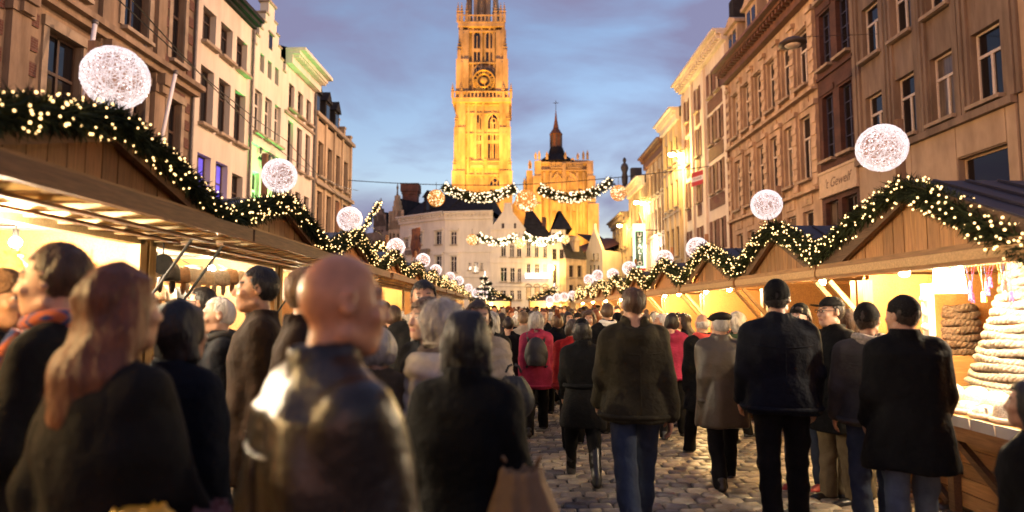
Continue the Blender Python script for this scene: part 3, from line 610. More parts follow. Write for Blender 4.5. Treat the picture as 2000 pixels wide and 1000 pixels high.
C4 = building('narrow cream house with hipped roof right of the three arches', *fr, zb, 10, 'plaster_house', CW(fr, [(1079, 1087, 486, 507), (1093, 1101, 487, 508), (1079, 1086, 455, 470), (1093, 1100, 456, 470), (1080, 1087, 517, 556), (1094, 1102, 520, 556)]), name='gabled_house')
hip(C4, w_ + .8, zb, 10, 3.0, 1.5, y0=-.4)
fr = front(1106, 78, 1146, 80); zb = uC(fr, 1120, 505)[1]; w_ = fr[2]
C5 = building('grey stone house with mansard dormer and green lit ledge', *fr, zb, 9, 'stone_pale', CW(fr, [(1112, 1120, 518, 541), (1128, 1136, 518, 541), (1112, 1120, 556, 590), (1128, 1136, 556, 590)]), name='gabled_house')
m = MB(); m.quad((-.2, -.2, zb), (w_, -.2, zb), (w_ - .6, 1.6, zb + 3.1), (.3, 1.6, zb + 3.1)); m.quad((.3, 1.6, zb + 3.1), (w_ - .6, 1.6, zb + 3.1), (w_ - .6, 8, zb + 3.3), (.3, 8, zb + 3.3)); m.quad((w_, -.2, zb), (w_, 8, zb), (w_ - .6, 8, zb + 3.3), (w_ - .6, 1.6, zb + 3.1)); m.build('roof', 'slate', C5)
d = MB(); d.box(1.5, 2.3, .1, 1.6, zb + .9, zb + 2.2); d.prism([(1.3, zb + 2.2), (2.5, zb + 2.2), (1.9, zb + 2.9)], -.02, 1.8); d.build('dormer', 'stone_pale', C5)
fr = front(1146, 84, 1178, 82); zb = uC(fr, 1160, 490)[1]; za = uC(fr, 1169, 440)[1]; w_ = fr[2]
C6 = building('pale spiked gable house under a red tiled roof', *fr, zb, 10, 'plaster_house', CW(fr, [(1151, 1155, 518, 545), (1158, 1162, 518, 545), (1166, 1170, 518, 545), (1157, 1161, 495, 508), (1166, 1169, 495, 508)], ''), gable=[(0, zb), (w_ * .45, za - .6), (w_ * .47, za + .3), (w_ * .53, za + .3), (w_ * .55, za - .6), (w_, zb)], name='gabled_house')
m = MB(); m.quad((-4.2, .5, zb + .5), (w_ / 2, .5, zb - .2), (w_ / 2, 8, za - 1.2), (-3.0, 8, za - .6)); m.build('roof', 'roof_red', C6)
fr = front(1178, 86, 1222, 92); zb = uC(fr, 1190, 492)[1]; w_ = fr[2]
C7 = building('low pale house with slate roof beyond the spiked gable', *fr, zb, 8, 'plaster_house', CW(fr, [(1182, 1186, 508, 524), (1189, 1193, 508, 524), (1196, 1200, 508, 524), (1183, 1187, 540, 560), (1190, 1194, 540, 560)], ''), name='gabled_house')
m = MB(); m.quad((0, -.2, zb), (w_, -.2, zb), (w_, 4, zb + 3.0), (0, 4, zb + 2.6)); m.build('roof', 'slate', C7)
# dark gabled houses on the left of the mansion
def stepgable(label, px0, px1, Yc, eave_y, apex, mat, wins, nst=7, rot=0):
    fr = front(px0, Yc, px1, Yc - 1.5); zb = uC(fr, (px0 + px1) / 2, eave_y)[1]; za = uC(fr, (px0 + px1) / 2, apex)[1]; w = fr[2]
    pts = [(0, zb)]
    for k in range(nst): f = (k + 1) / (nst + 1) * .5; pts += [(w * (f - .5 / (nst + 1)), zb + (za - zb) * (k + .6) / nst), (w * f, zb + (za - zb) * (k + .6) / nst)]
    pts = pts + [(w - x, z) for x, z in pts[::-1]]
    r = building(label, *fr, zb, 10, mat, CW(fr, wins, '', sill=False), gable=pts, name='gabled_house')
    m = MB(); m.quad((0, .5, zb), (w / 2, .5, za - .6), (w / 2, 10, za - .6), (0, 10, zb)); m.quad((w / 2, .5, za - .6), (w, .5, zb), (w, 10, zb), (w / 2, 10, za - .6)); m.build('roof', 'slate', r)
    MB().lathe([(.16, 0), (.2, .3), (.12, .5), (.1, 1.1), (.18, 1.3), (.02, 1.9)], (w / 2, .2, za - .5), 6).build('finial', 'stone_grey', r); return r
stepgable('brown stone house with tall crow stepped gable and iron finial', 756, 786, 88, 448, 378, 'stone_ochre', [(760, 764, 456, 474), (767, 771, 456, 474), (775, 779, 456, 474), (766, 769, 412, 432), (772, 775, 412, 432)])
stepgable('smaller brown stepped gable house behind the fairy light branches', 726, 751, 92, 442, 405, 'stone_grey', [(730, 733, 450, 470), (738, 741, 450, 470), (745, 748, 450, 470), (736, 739, 420, 432)], 5)
fr = front(690, 92, 756, 88); building('dark stone row house behind the left market roofs', *fr, uC(fr, 720, 455)[1], 6, 'stone_grey', CW(fr, [(k, k + 4, 470, 495) for k in range(694, 752, 8)], '', sill=False), name='gabled_house')
cz0, cz1 = P(785, 430, 92), P(815, 358, 92)
ch = MB().box(cz0.x, cz1.x, 92, 94, cz0.z - 6, cz1.z - 1.2); ch.box(cz0.x - .25, cz1.x + .25, 91.7, 94.3, cz1.z - 1.2, cz1.z); ch.box(cz0.x - .1, cz1.x + .1, 91.85, 94.15, cz1.z - 1.6, cz1.z - 1.203)
cho = ch.build('chimney_stack', 'brick_red'); tag(cho, 'massive red brick chimney rising behind the mansion roof', 'chimney')
# ---------------------------------------------------------------- cathedral (170 m away)
CY = 170.0
def Z(py, Y=CY, px=940): return P(px, py, Y).z
def Xx(px, py, Y=CY): return P(px, py, Y).x
def lancet(w, h, n=8):                # pointed outline from (−w/2, 0) up to (0, h)
    s = h - w * .9; pts = [(-w / 2, 0), (w / 2, 0), (w / 2, s)]
    for k in range(1, n): a = k / n; pts.append((w / 2 * (1 - a ** 1.6), s + w * .9 * (a ** .75)))
    pts.append((0, h))
    for k in range(n - 1, 0, -1): a = k / n; pts.append((-w / 2 * (1 - a ** 1.6), s + w * .9 * (a ** .75)))
    pts.append((-w / 2, s)); return pts
def lancet_window(root, x, y, z, w, h, mull, trans, depth=.5, dark='glass_dark'):
    f = MB(); o_ = lancet(w + .9, h + .7); i_ = lancet(w, h); n = len(i_)
    vs = [(x + a, y - .35, z - .2 + b_) for a, b_ in o_] + [(x + a, y - .15, z + b_) for a, b_ in i_] + [(x + a, y + .001, z - .2 + b_) for a, b_ in o_]
    f.add(vs, [(k, (k + 1) % n, n + (k + 1) % n, n + k) for k in range(n)] + [(k, (k + 1) % n, 2 * n + (k + 1) % n, 2 * n + k) for k in range(n)])
    wd = f.build('window', 'cathedral_stone', root)
    g = MB(); g.add([(x + a, y - .04, z + b_) for a, b_ in i_], [list(range(n))]); g.build('pane', dark, wd)
    t_ = MB()
    for k in range(1, mull): q = x - w / 2 + w * k / mull; t_.box(q - .11, q + .11, y - .28, y - .05, z, z + h * .82)
    for k in trans: t_.box(x - w / 2, x + w / 2, y - .24, y - .051, z + h * k, z + h * k + .9)
    if h > 5 and mull > 2: t_.tube([(x + w * .25 * math.cos(a), y - .18, z + h * .84 + w * .25 * math.sin(a)) for a in np.linspace(0, 2 * math.pi, 13)[:-1]], .13, 5, close=True)
    if mull > 1: t_.build('tracery', 'cathedral_stone', wd)
    return wd
def balustrade(root, x0, x1, y, z, h=1.5, n=12):
    m = MB(); m.box(x0, x1, y - .25, y + .25, z, z + .25); m.box(x0, x1, y - .2, y + .2, z + h - .25, z + h)
    for k in range(n + 1): x = x0 + (x1 - x0) * k / n; m.box(x - .14, x + .14, y - .14, y + .14, z + .25, z + h - .25)
    return m.build('balustrade', 'cathedral_stone', root)
def pinnacle(root, x, y, z, h, r, name='pinnacle'):
    m = MB(); m.box(x - r, x + r, y - r, y + r, z, z + h * .4); m.lathe([(r * 1.3, h * .4), (r * .95, h * .46), (r * .45, h * .75), (.06, h * .97), (r * .3, h * .98), (.03, h)], (x, y, z), 4)
    for k in range(3): zz_ = z + h * (.5 + .14 * k); rr = r * (1.15 - .3 * k); m.box(x - rr, x + rr, y - rr, y + rr, zz_, zz_ + .22)
    return m.build(name, 'cathedral_stone', root)
TW = empty('cathedral_tower', (0, 0, 0), 0, 'tall floodlit gothic clock tower with lace stonework', 'tower')
cx = Xx(942, 400); hw0 = (Xx(1003, 400) - Xx(884, 400)) / 2; hw1 = (Xx(997, 195) - Xx(887, 195)) / 2
cx1 = Xx(942, 195)
z0_, zg = 0, Z(190); zt = Z(40)
def stage(root, cx_, hx, y0, y1, za, zb, tp=0.0, name='shaft'):
    m = MB(); v = [(cx_ - hx, y0, za), (cx_ + hx, y0, za), (cx_ + hx, y1, za), (cx_ - hx, y1, za)]; h2 = hx - tp
    v += [(cx_ - h2, y0 + tp, zb), (cx_ + h2, y0 + tp, zb), (cx_ + h2, y1 - tp, zb), (cx_ - h2, y1 - tp, zb)]
    m.add(v, [(0, 3, 2, 1), (4, 5, 6, 7), (0, 1, 5, 4), (1, 2, 6, 5), (2, 3, 7, 6), (3, 0, 4, 7)]); return m.build(name, 'cathedral_stone', root)
b1 = hw0 - 2.0; D = 15.0
stage(TW, cx, b1, CY, CY + D, 0, zg)
zs = [0, Z(340), Z(255), zg + .4]
for sx in (-1, 1):                                      # clasping corner buttresses in set-backs
    m = MB(); 
    for k, (za, zb) in enumerate(zip(zs[:-1], zs[1:])):
        o_ = [1.9, 1.45, 1.0][k]; xa = cx + sx * (b1 - 1.6); xb = cx + sx * (b1 + o_)
        m.box(min(xa, xb), max(xa, xb), CY - o_, CY + 1.8, za, zb + (.6 if k < 2 else 0)); m.box(min(xa, xb), max(xa, xb), CY + D - 1.8, CY + D + o_, za, zb)
        for q in (.35, .62): xr = xa + (xb - xa) * q; m.box(xr - .14, xr + .14, CY - o_ - .22, CY - o_ - .002, za + 1, zb - 1)
    m.build('buttress', 'cathedral_stone', TW)
    for k, zz_ in enumerate(zs[1:3]): pinnacle(TW, cx + sx * (b1 + [1.2, .8][k]), CY - [1.2, .9][k], zz_ + .6, 4.5, .45)
m = MB()
for x in (-.62, -.3, .02): 
    xx = cx + x * b1; m.box(xx - .3, xx + .3, CY - .5, CY - .002, Z(345), zg - .6); 
for x in (-.14, .42, .66, -.74): xx = cx + x * b1; m.box(xx - .12, xx + .12, CY - .25, CY - .002, Z(340), zg - .8)
m.build('pier', 'cathedral_stone', TW)
for y in (222, 262, 312, 342, 205): z = Z(y); MB().box(cx - b1, cx + b1, CY - .42, CY - .003, z - .2, z + .15).build('string_course', 'cathedral_stone', TW)
lancet_window(TW, Xx(933.5, 270), CY, Z(314), (Xx(939, 270) - Xx(927, 270)), Z(224) - Z(314), 2, (.36, .6)); lancet_window(TW, Xx(963.5, 270), CY, Z(314), (Xx(974, 270) - Xx(953, 270)), Z(222) - Z(314), 4, (.36, .6))
lancet_window(TW, Xx(936, 370), CY, Z(395), 2.0, Z(342) - Z(395), 2, (.5,), dark='cathedral_stone'); lancet_window(TW, Xx(967, 370), CY, Z(395), 2.8, Z(345) - Z(395), 3, (.5,))
for x0, x1 in ((919, 944), (952, 982)): balustrade(TW, Xx(x0, 320), Xx(x1, 320), CY - .7, Z(325), 1.4, 8); MB().box(Xx(x0, 320), Xx(x1, 320), CY - .95, CY - .003, Z(326) - .5, Z(325) - .003).build('corbel', 'cathedral_stone', TW)
balustrade(TW, Xx(884, 190), Xx(999, 190), CY - 1.5, Z(196), 2.0, 16); MB().box(Xx(884, 190), Xx(999, 190), CY - 1.6, CY + D + 1, Z(196) - .9, Z(196) - .003).build('gallery', 'cathedral_stone', TW)
for x in (885, 902, 983, 998): pinnacle(TW, Xx(x, 190), CY - 1.5, Z(194), 4.0, .35)
# clock stage
cx2 = Xx(942, 120); hw2 = (Xx(979, 120) - Xx(905, 120)) / 2; zt = Z(42)
stage(TW, cx2, hw2, CY + .8, CY + D - 1, Z(196), zt, .9, 'clock_stage')
for sx in (-1, 1):
    m = MB()
    for za, zb, o_ in ((Z(196), Z(118), 1.9), (Z(118), Z(60), 1.3)):
        xa, xb = cx2 + sx * (hw2 - 1.5), cx2 + sx * (hw2 + o_); m.box(min(xa, xb), max(xa, xb), CY - o_ + .8, CY + 2.4, za, zb)
        xr = (xa + xb) / 2; m.box(xr - .15, xr + .15, CY - o_ + .55, CY - o_ + .798, za, zb - 1)
    m.build('buttress', 'cathedral_stone', TW); pinnacle(TW, cx2 + sx * (hw2 + 1.1), CY - .6, Z(118), 6.5, .5); pinnacle(TW, cx2 + sx * (hw2 + .6), CY, Z(60), 5.5, .45)
m = MB(); 
for x in (-.75, -.05, .62, -.5, .38): xx = cx2 + x * hw2; m.box(xx - .22, xx + .22, CY + .3, CY + 1.9, Z(190), Z(48))
m.build('pier', 'cathedral_stone', TW)
for px in (931.5, 955): lancet_window(TW, Xx(px, 90), CY + .8, Z(117), 1.7, Z(58) - Z(117), 2, (.3,)); lancet_window(TW, Xx(px + 1, 140), CY + .7, Z(156), 1.9, Z(128) - Z(156), 3, (), dark='glass_dark')
for y in (122, 60, 47): z = Z(y); MB().box(cx2 - hw2 - .2, cx2 + hw2 + .2, CY + .2, CY + .797, z - .2, z + .2).build('string_course', 'cathedral_stone', TW)
M('clock_gold', (.8, .55, .12), .35, .2, 8, .05, metal=.6)
M('clock_disc', (.07, .06, .05), .6, .2, 8, .05)
ck = Vector((Xx(945, 160), CY - .9, Z(160))); rr = (Xx(966, 160) - Xx(924, 160)) / 2
clock = empty('tower_clock', ck, 0, 'gilded skeleton clock dial on the floodlit tower', 'clock')
def ring(r, y, t): return [(r * math.cos(a), y, r * math.sin(a)) for a in np.linspace(0, 2 * math.pi, 33)[:-1]]
m = MB(); m.tube(ring(rr, 0, 0), .2, 6, close=True); m.tube(ring(rr * .62, 0, 0), .16, 6, close=True); m.build('dial_ring', 'clock_gold', clock)
for k in range(12):
    a = k * math.pi / 6; c_, s_ = math.cos(a), math.sin(a); m = MB(); n_ = (3, 1, 2, 2, 2, 1, 2, 3, 3, 2, 1, 2)[k]
    for q in range(n_):
        o_ = (q - (n_ - 1) / 2) * .5; m.bar((c_ * rr * .67 - s_ * o_, -.02, s_ * rr * .67 + c_ * o_), (c_ * rr * .95 - s_ * o_, -.02, s_ * rr * .95 + c_ * o_), .24, .16)
    m.build('numeral', 'clock_gold', clock)
MB().bar((0, -.25, 0), (-.7, -.25, 1.3), .3, .1).build('hour_hand', 'clock_gold', clock); MB().bar((0, -.38, 0), (.5, -.38, -2.2), .22, .1).build('minute_hand', 'clock_gold', clock)
MB().lathe([(.8, 0), (.9, .2), (.3, .35)], (0, 0, 0), 10, Matrix.Rotation(R(90), 4, 'X')).build('boss', 'clock_gold', clock)
MB().lathe([(rr * 1.02, 0), (rr * 1.02, .15)], (0, 0, 0), 32, Matrix.Translation((.6, .7, .9)) @ Matrix.Rotation(R(90), 4, 'X')).build('dark_disc', 'clock_disc', clock)  # dark disc behind the dial, set off up and to the right
# crown gallery and octagon
balustrade(TW, Xx(895, 35), Xx(985, 35), CY - .6, Z(46), 2.2, 12); MB().box(Xx(895, 35), Xx(985, 35), CY - .7, CY + D - 1.5, Z(47) - .9, Z(46) - .003).build('gallery', 'cathedral_stone', TW)
for x in (895, 902, 912, 968, 978, 985): pinnacle(TW, Xx(x, 35), CY - .5, Z(44), 5.5, .4)
ox, orr = Xx(940, 10), (Xx(968, 10) - Xx(911, 10)) / 2; ozb, ozt = Z(46), Z(46) + 34
m = MB()
for k in range(8):
    a = R(22.5 + 45 * k); x, y = ox + orr * math.cos(a), CY + D / 2 - 1 + orr * math.sin(a)
    M4 = Matrix.Translation((x, y, 0)) @ Matrix.Rotation(a, 4, 'Z'); m.box(-.5, .6, -.55, .55, ozb, ozt, M4)
m.lathe([(orr, ozt), (orr, ozt + 1), (1, ozt + 12)], (ox, CY + D / 2 - 1, 0), 8); m.lathe([(orr * .98, ozb + 12), (orr * .98, ozb + 13)], (ox, CY + D / 2 - 1, 0), 8); m.build('octagon', 'cathedral_stone', TW)
MB().lathe([(orr * .42, ozb), (orr * .42, ozt)], (ox, CY + D / 2 - 1, 0), 8).build('stair_core', 'cathedral_stone', TW)
for k in range(8):
    a = R(45 * k); x, y = ox + orr * 1.15 * math.cos(a), CY + D / 2 - 1 + orr * 1.15 * math.sin(a); pinnacle(TW, x, y, ozb, 9, .35)
# --- unfinished south tower with lantern
TS = empty('cathedral_choir_tower', (0, 0, 0), 0, 'shorter floodlit gothic tower topped by a slate lantern spire', 'tower')
sx0, sx1 = Xx(1043, 380), Xx(1160, 400); cs_ = (sx0 + sx1) / 2; hs = (sx1 - sx0) / 2; zt2 = Z(312); DS = 14
stage(TS, cs_, hs - .6, CY, CY + DS, 0, zt2, .5)
stage(TS, Xx(1037, 380) - .3, 1.0, CY + 1.5, CY + DS, 0, Z(330), .2, 'stair_turret')
m = MB()
for k in range(9):
    x = cs_ - hs + 1.0 + (2 * hs - 2) * k / 8; wd = .5 if k % 4 == 0 else .3; o_ = 1.1 if k % 4 == 0 else .55
    m.box(x - wd, x + wd, CY - o_, CY - .002, 0, zt2 - (1.2 if k % 4 == 0 else 3.5)); m.box(x - .1, x + .1, CY - o_ - .25, CY - o_ - .002, 0, zt2 - 5)
m.build('buttress', 'cathedral_stone', TS)
for sx in (-1, 1):
    m = MB()
    for za, zb, o_ in ((0, Z(400), 1.9), (Z(400), Z(345), 1.2), (Z(345), zt2 - .5, .7)): xa, xb = cs_ + sx * (hs - 1.9), cs_ + sx * (hs + o_ - .9); m.box(min(xa, xb), max(xa, xb), CY - o_ - .3, CY + 2, za, zb)
    m.build('buttress', 'cathedral_stone', TS)
for x0, x1 in ((1075, 1102), (1108, 1136)): balustrade(TS, Xx(x0, 325), Xx(x1, 325), CY - .7, Z(330), 1.6, 7)
for px, w_ in ((1088, 2.3), (1118, 2.0)): lancet_window(TS, Xx(px, 380), CY - .02, Z(412), w_, Z(342) - Z(412), 3, (.45,), dark='cathedral_stone')
for px in (1086, 1118): lancet_window(TS, Xx(px, 318), CY, Z(322), .8, 1.4, 1, ())
for y in (333, 375, 318): z = Z(y); MB().box(cs_ - hs + .4, cs_ + hs - .4, CY - .6, CY - .003, z - .25, z + .15).build('string_course', 'cathedral_stone', TS)
for px, h_ in ((1036, 2.2), (1046, 2.0), (1053, 2.4), (1068, 2.2), (1104, 2.2), (1128, 1.8), (1139, 2.4), (1147, 2.6), (1034, 2.4)): pinnacle(TS, Xx(px, 308), CY - .5, Z(312) if px > 1040 else Z(330), h_, .3)
rx = Xx(1092, 295); m = MB(); rw = (Xx(1118, 295) - Xx(1069, 295)) / 2
m.lathe([(rw * 1.75, zt2 - .4), (rw * 1.3, zt2 + .9), (rw * .7, zt2 + 2.2), (1.9, Z(284)), (1.7, Z(281))], (rx - .4, CY + 4, 0), 8); m.build('roof', 'slate', TS)
lx = Xx(1088, 270); m = MB(); m.lathe([(1.55, Z(288)), (1.5, Z(256)), (1.9, Z(255)), (1.7, Z(253)), (.8, Z(243)), (.35, Z(225)), (.06, Z(205))], (lx, CY + 4, 0), 8)
lan = m.build('lantern', 'copper_brown', TS)
m = MB()
for k in range(8): a = R(45 * k); m.box(lx + 1.56 * math.cos(a) - .15, lx + 1.56 * math.cos(a) + .15, CY + 4 + 1.56 * math.sin(a) - .15, CY + 4 + 1.56 * math.sin(a) + .15, Z(284), Z(256))
m.build('louvre_post', 'lead', lan)
m = MB(); m.box(lx - .07, lx + .07, CY + 3.93, CY + 4.07, Z(206), Z(187)); m.box(lx - .75, lx + .75, CY + 3.94, CY + 4.06, Z(192) - .07, Z(192) + .07); m.build('cross', 'black_iron', TS)
g = empty('cathedral_nave_gable', (0, 0, 0), 0, 'golden nave gable between the two cathedral towers', 'church'); gx = Xx(1025, 380); m = MB()
m.prism([(gx - 3.3, 0), (gx + 3.3, 0), (gx + 3.3, Z(395)), (gx, Z(362)), (gx - 3.3, Z(395))], CY + 3, CY + 4.2); m.build('gable_wall', 'cathedral_stone', g); pinnacle(g, gx, CY + 3.5, Z(364), 3.2, .4)
# floodlights standing on roofs below the towers
FL = (1.0, .43, .05)
for x, y, z, tx_, tz, p_ in ((-14, 146, 12, -8, 34, 2.3e5), (-2, 146, 12, -8, 34, 2.3e5), (-16, 140, 12, -8, 70, 3.4e5), (0, 140, 12, -8, 70, 3.4e5), (-8, 136, 12, -7.5, 98, 2.6e5), (6, 146, 12, 12.5, 25, 1.7e5), (20, 146, 12, 13, 25, 1.7e5), (13, 142, 12, 13, 36, 1.6e5)):
    lamp('cathedral_floodlight', (x, y, z), p_ * ((.11 if x > 5 else .07) if tz < 60 else .2), FL, .6, R(62), (tx_, CY, tz), .8)
# ---------------------------------------------------------------- wall lamps on the right-hand fronts
WARM = (1, .6, .2)
def wall_lamp(px, py, X, label, power, two=True):
    p = PX(px, py, X); root = empty('street_lamp', p, RRZ, label, 'street lamp', 'sodium street lamps on the right hand fronts')
    m = MB(); m.tube([(0, 15.2 - X, .5), (0, .2, .35), (0, 0, .3)], .05, 6)
    if two: m.tube([(.75, .55, .1), (.4, .3, .3), (0, .2, .35)], .05, 6)
    m.box(-.2, .2, 15.0 - X - .06, 15.0 - X - .003, .2, .8); m.build('bracket', 'black_iron', root)
    for k, (x, y, z) in enumerate([(0, 0, 0)] + ([(.75, .55, -.22)] if two else [])):
        h = MB().lathe([(.34, .1), (.3, .24), (.1, .32)], (x, y, z), 10).build('lamp_head', 'black_iron', root); g = MB().ball((x, y, z), (.3, .3, .17), 10, 6).build('globe_glass', 'sodium_glow', h, True)
    lamp('sodium_or_fill_light', p + Vector((-.4, -.2, -.3)), power * 1.9, (1, .6, .17), .3)
wall_lamp(1312, 302, 13.8, 'brightest double sodium lamp beside the letting board', 520)
wall_lamp(1243, 396, 13.8, 'double sodium lamp above the green vertical sign', 420)
wall_lamp(1210, 441, 13.6, 'farthest single sodium lamp at the end of the right row', 300, False)
hp = P(1548, 84, 24)
hl = empty('hanging_lamp', hp, 0, 'unlit dark oval street lantern hung on a wire over the right fronts', 'street lamp')
MB().lathe([(.05, .2), (.3, .16), (.5, .02), (.52, -.06), (.3, -.09)], n=14).build('hood', 'lead', hl, True); MB().lathe([(.3, -.09), (.22, -.16), (.05, -.18)], n=12).build('diffuser', 'paper', hl, True)
MB().tube([(0, 0, .2), (.6, 0, .26), (15 - hp.x, 1.2, .9)], .012, 4).build('wire', 'black_iron', hl)
# spots without fixtures, added to light the house fronts
for k, (x, y, z) in enumerate(((14.2, 9.0, 11.5), (13.9, 25.5, 17.5), (13.8, 38, 19.3))):
    lamp('sodium_or_fill_light', (x - .3, y, z), (5600, 9500, 8800)[k], (1, .57, .35), .5, R(68), ((-14, 20, 8), (-14, 30, 11), (-13, 42, 11))[k], .6)
for k, (x, y, z) in enumerate(((-13.0, 6, 12.0), (-12.8, 33, 19.0), (-11.5, 55, 16.5))):
    lamp('sodium_or_fill_light', (x, y, z), (6500, 8000, 1300)[k], (1, .5, .2), .5, R(68), ((14, 26, 11), (15, 42, 12), (2, 80, 9))[k], .6)
lamp('sodium_or_fill_light', PX(1089, 512, PX(1089, 512, 3).x) if False else P(1077, 524, 77.5), 350, (1, .6, .17), .3)
lpC = P(1077, 524, 77.6); hsl = empty('street_lamp', lpC, 0, 'bright yellow lamp on the narrow cream house beyond the arches', 'street lamp'); MB().ball((0, -.1, 0), (.3, .3, .3), 8, 6).build('globe_glass', 'sodium_glow', hsl, True); MB().tube([(0, 0, .3), (0, 1.2, .5)], .05, 6).build('bracket', 'black_iron', hsl)
for x, z in ((-11, 4.5), (3, 4.5), (14, 5)): lamp('street_end_fill', (x, 66, z + 3), 950, (1, .77, .55), .6)  # fill lights without fixtures, added to brighten the houses closing the street
# green vertical shop sign and flags
sp = PX(1249, 480, 13.2); sg = empty('vertical_sign', sp, 0, 'tall green lit vertical sign hanging below the double sodium lamp', 'sign')
MB().box(-.62, .62, 0, .35, -2.3, 2.3).build('light_box', 'sign_green_lit', sg); pn = MB().box(-.42, .42, -.03, -.002, -2.1, 1.5).build('panel', 'sign_dark', sg)
for k, ch in enumerate('USALIO'): text('letter', ch, 'letter_white', (0, -.04, 1.15 - k * .6), .62, (R(90), 0, 0), sg, .004)
MB().box(-.62, .62, 0, .35, -2.55, -2.303).build('red_foot', 'sign_red', sg); MB().box(.62, 1.9, .12, .2, 1.6, 1.7).build('bracket', 'black_iron', sg)
M('flag_orange', (.55, .13, .04), .85, .35, 2, .1); M('banner_mix', (.16, .11, .13), .85, .5, 1.6, .1, col2=(.5, .2, .1))
def flag(name, label, p0, p1, drop, mat, cat='flag', wob=.15):
    root = empty(name, p0, 0, label, cat); d = Vector(p1) - Vector(p0); MB().tube([(0, 0, 0), d], .04, 6).build('pole', 'letter_white', root)
    m = MB(); n_ = 10; V = []
    for i in range(n_ + 1):
        for j in range(8): q = d * (.25 + .75 * j / 7); V.append((q.x + math.sin(i * .9 + j) * wob * i / n_, q.y + math.cos(i * .7 + j * 1.7) * wob * i / n_, q.z - drop * i / n_ * (1 - .25 * j / 7)))
    m.add(V, [(i * 8 + j, i * 8 + j + 1, (i + 1) * 8 + j + 1, (i + 1) * 8 + j) for i in range(n_) for j in range(7)]); m.build('cloth', mat, root, True)
a = PX(1262, 490, 14.6); flag('hanging_flag', 'orange flag hanging beside the green vertical sign', a + Vector((0, 0, 2)), a + Vector((-1.0, -1.5, 4.0)), 3.6, 'flag_orange')
a = P(797, 520, 62); flag('hanging_banner', 'purple and orange banner in front of the rounded mansion wing', a + Vector((0, 0, 3.6)), a + Vector((1.1, .2, 3.9)), 3.2, 'banner_mix')
for px0, py0, px1, py1, lb in ((138, 205, 186, 44, 'white leaning flagpole behind the nearest left globe'), (287, 312, 343, 142, 'white leaning flagpole right of the nearest left globe'), (232, 235, 282, 92, 'white leaning flagpole mostly hidden by the nearest left globe')):
    a = P(px0, py0, 17.5 if px0 < 200 else 21.5); b_ = P(px1, py1, 18.2 if px0 < 200 else 22.3); a.x += .35
    r = empty('flagpole', a, 0, lb, 'flagpole'); MB().tube([(0, 0, 0), b_ - a], .065, 8).build('pole', 'letter_white', r, True); MB().ball(b_ - a, .1, 8, 6).build('finial', 'zinc_pipe', r, True)
# overhead cables
def cable(label, pts, r=.012):
    p0 = Vector(pts[0]); q = [Vector(p) - p0 for p in pts]; out = []
    for a, b_ in zip(q[:-1], q[1:]):
        for k in range(9): t = k / 9; v = a.lerp(b_, t); v.z -= (b_ - a).length * .012 * 4 * t * (1 - t); out.append(v)
    out.append(q[-1]); m = MB().tube(out, r, 4); o = m.build('overhead_cable', 'black_iron', None, loc=p0); tag(o, label, 'cable')
cable('thin dark cable sloping past the left fronts to the second globe', [P(210, -20, 9), P(560, 275, 20), P(760, 470, 36)], .014)
cable('second thin cable just beneath the first along the left fronts', [P(240, -20, 9), P(555, 300, 20), P(700, 372, 40)], .014)
cable('dark span wire crossing the whole street above the garlands', [Vector((-12.45, 48, P(683, 352, 48).z)), P(1010, 361, 48), Vector((15, 48, P(1260, 350, 48).z + 1))], .03)
# ---------------------------------------------------------------- garlands, globes
def garland(label, pts, rad, nblade, nbulb, br, name='fir_garland', group='lit fir garlands along the market roofs', bulb='fairy_bulb', bl=.11, cat='garland'):
    pts = [Vector(p) for p in pts]; o0 = pts[0].copy(); L = [0]
    for a, b_ in zip(pts[:-1], pts[1:]): L.append(L[-1] + (b_ - a).length)
    def at(s):
        s = min(max(s, 0), L[-1] - 1e-4); i = max(k for k in range(len(L) - 1) if L[k] <= s); t = (s - L[i]) / (L[i + 1] - L[i]); return pts[i].lerp(pts[i + 1], t) - o0, (pts[i + 1] - pts[i]).normalized()
    root = empty(name, o0, 0, label, cat, group)
    c = MB(); n_ = max(6, int(L[-1] / .12)); c.tube([at(L[-1] * k / n_)[0] for k in range(n_ + 1)], [rad * .42 * random.uniform(.8, 1.2) for _ in range(n_ + 1)], 6); c.build('branch_core', 'needles', root)
    V = np.zeros((nblade * 3, 3)); s = rng.uniform(0, L[-1], nblade)
    for k in range(nblade):
        p, d = at(s[k]); a = rng.uniform(0, 6.283); u = d.orthogonal().normalized(); v = d.cross(u); o = u * math.cos(a) + v * math.sin(a)
        r0 = rad * rng.uniform(.15, .8); dirn = (o * rng.uniform(.35, 1.1) + d * rng.uniform(-1, 1) + Vector((0, 0, -.25))).normalized(); q = p + o * r0; w_ = dirn.orthogonal().normalized(); w_ = (Matrix.Rotation(rng.uniform(0, 6.28), 3, dirn) @ w_) * bl * .085
        V[3 * k] = q - w_; V[3 * k + 1] = q + w_; V[3 * k + 2] = q + dirn * bl * rng.uniform(.6, 1.25)
    nd = link('needles', fastmesh('needles', V, np.arange(nblade * 3).reshape(-1, 3), ['needles'], False), root); nd['kind'] = 'stuff'
    b = MB()
    for k in range(nbulb):
        p, d = at(rng.uniform(0, L[-1])); a = rng.uniform(0, 6.283); u = d.orthogonal().normalized(); v = d.cross(u); o = u * math.cos(a) + v * math.sin(a); q = p + o * rad * rng.uniform(.85, 1.12); b.ball(q, br * rng.uniform(.8, 1.2), 6, 4)
    if nbulb: bb = b.build('fairy_lights', bulb, root, True, fix=False); bb['kind'] = 'stuff'
    return root
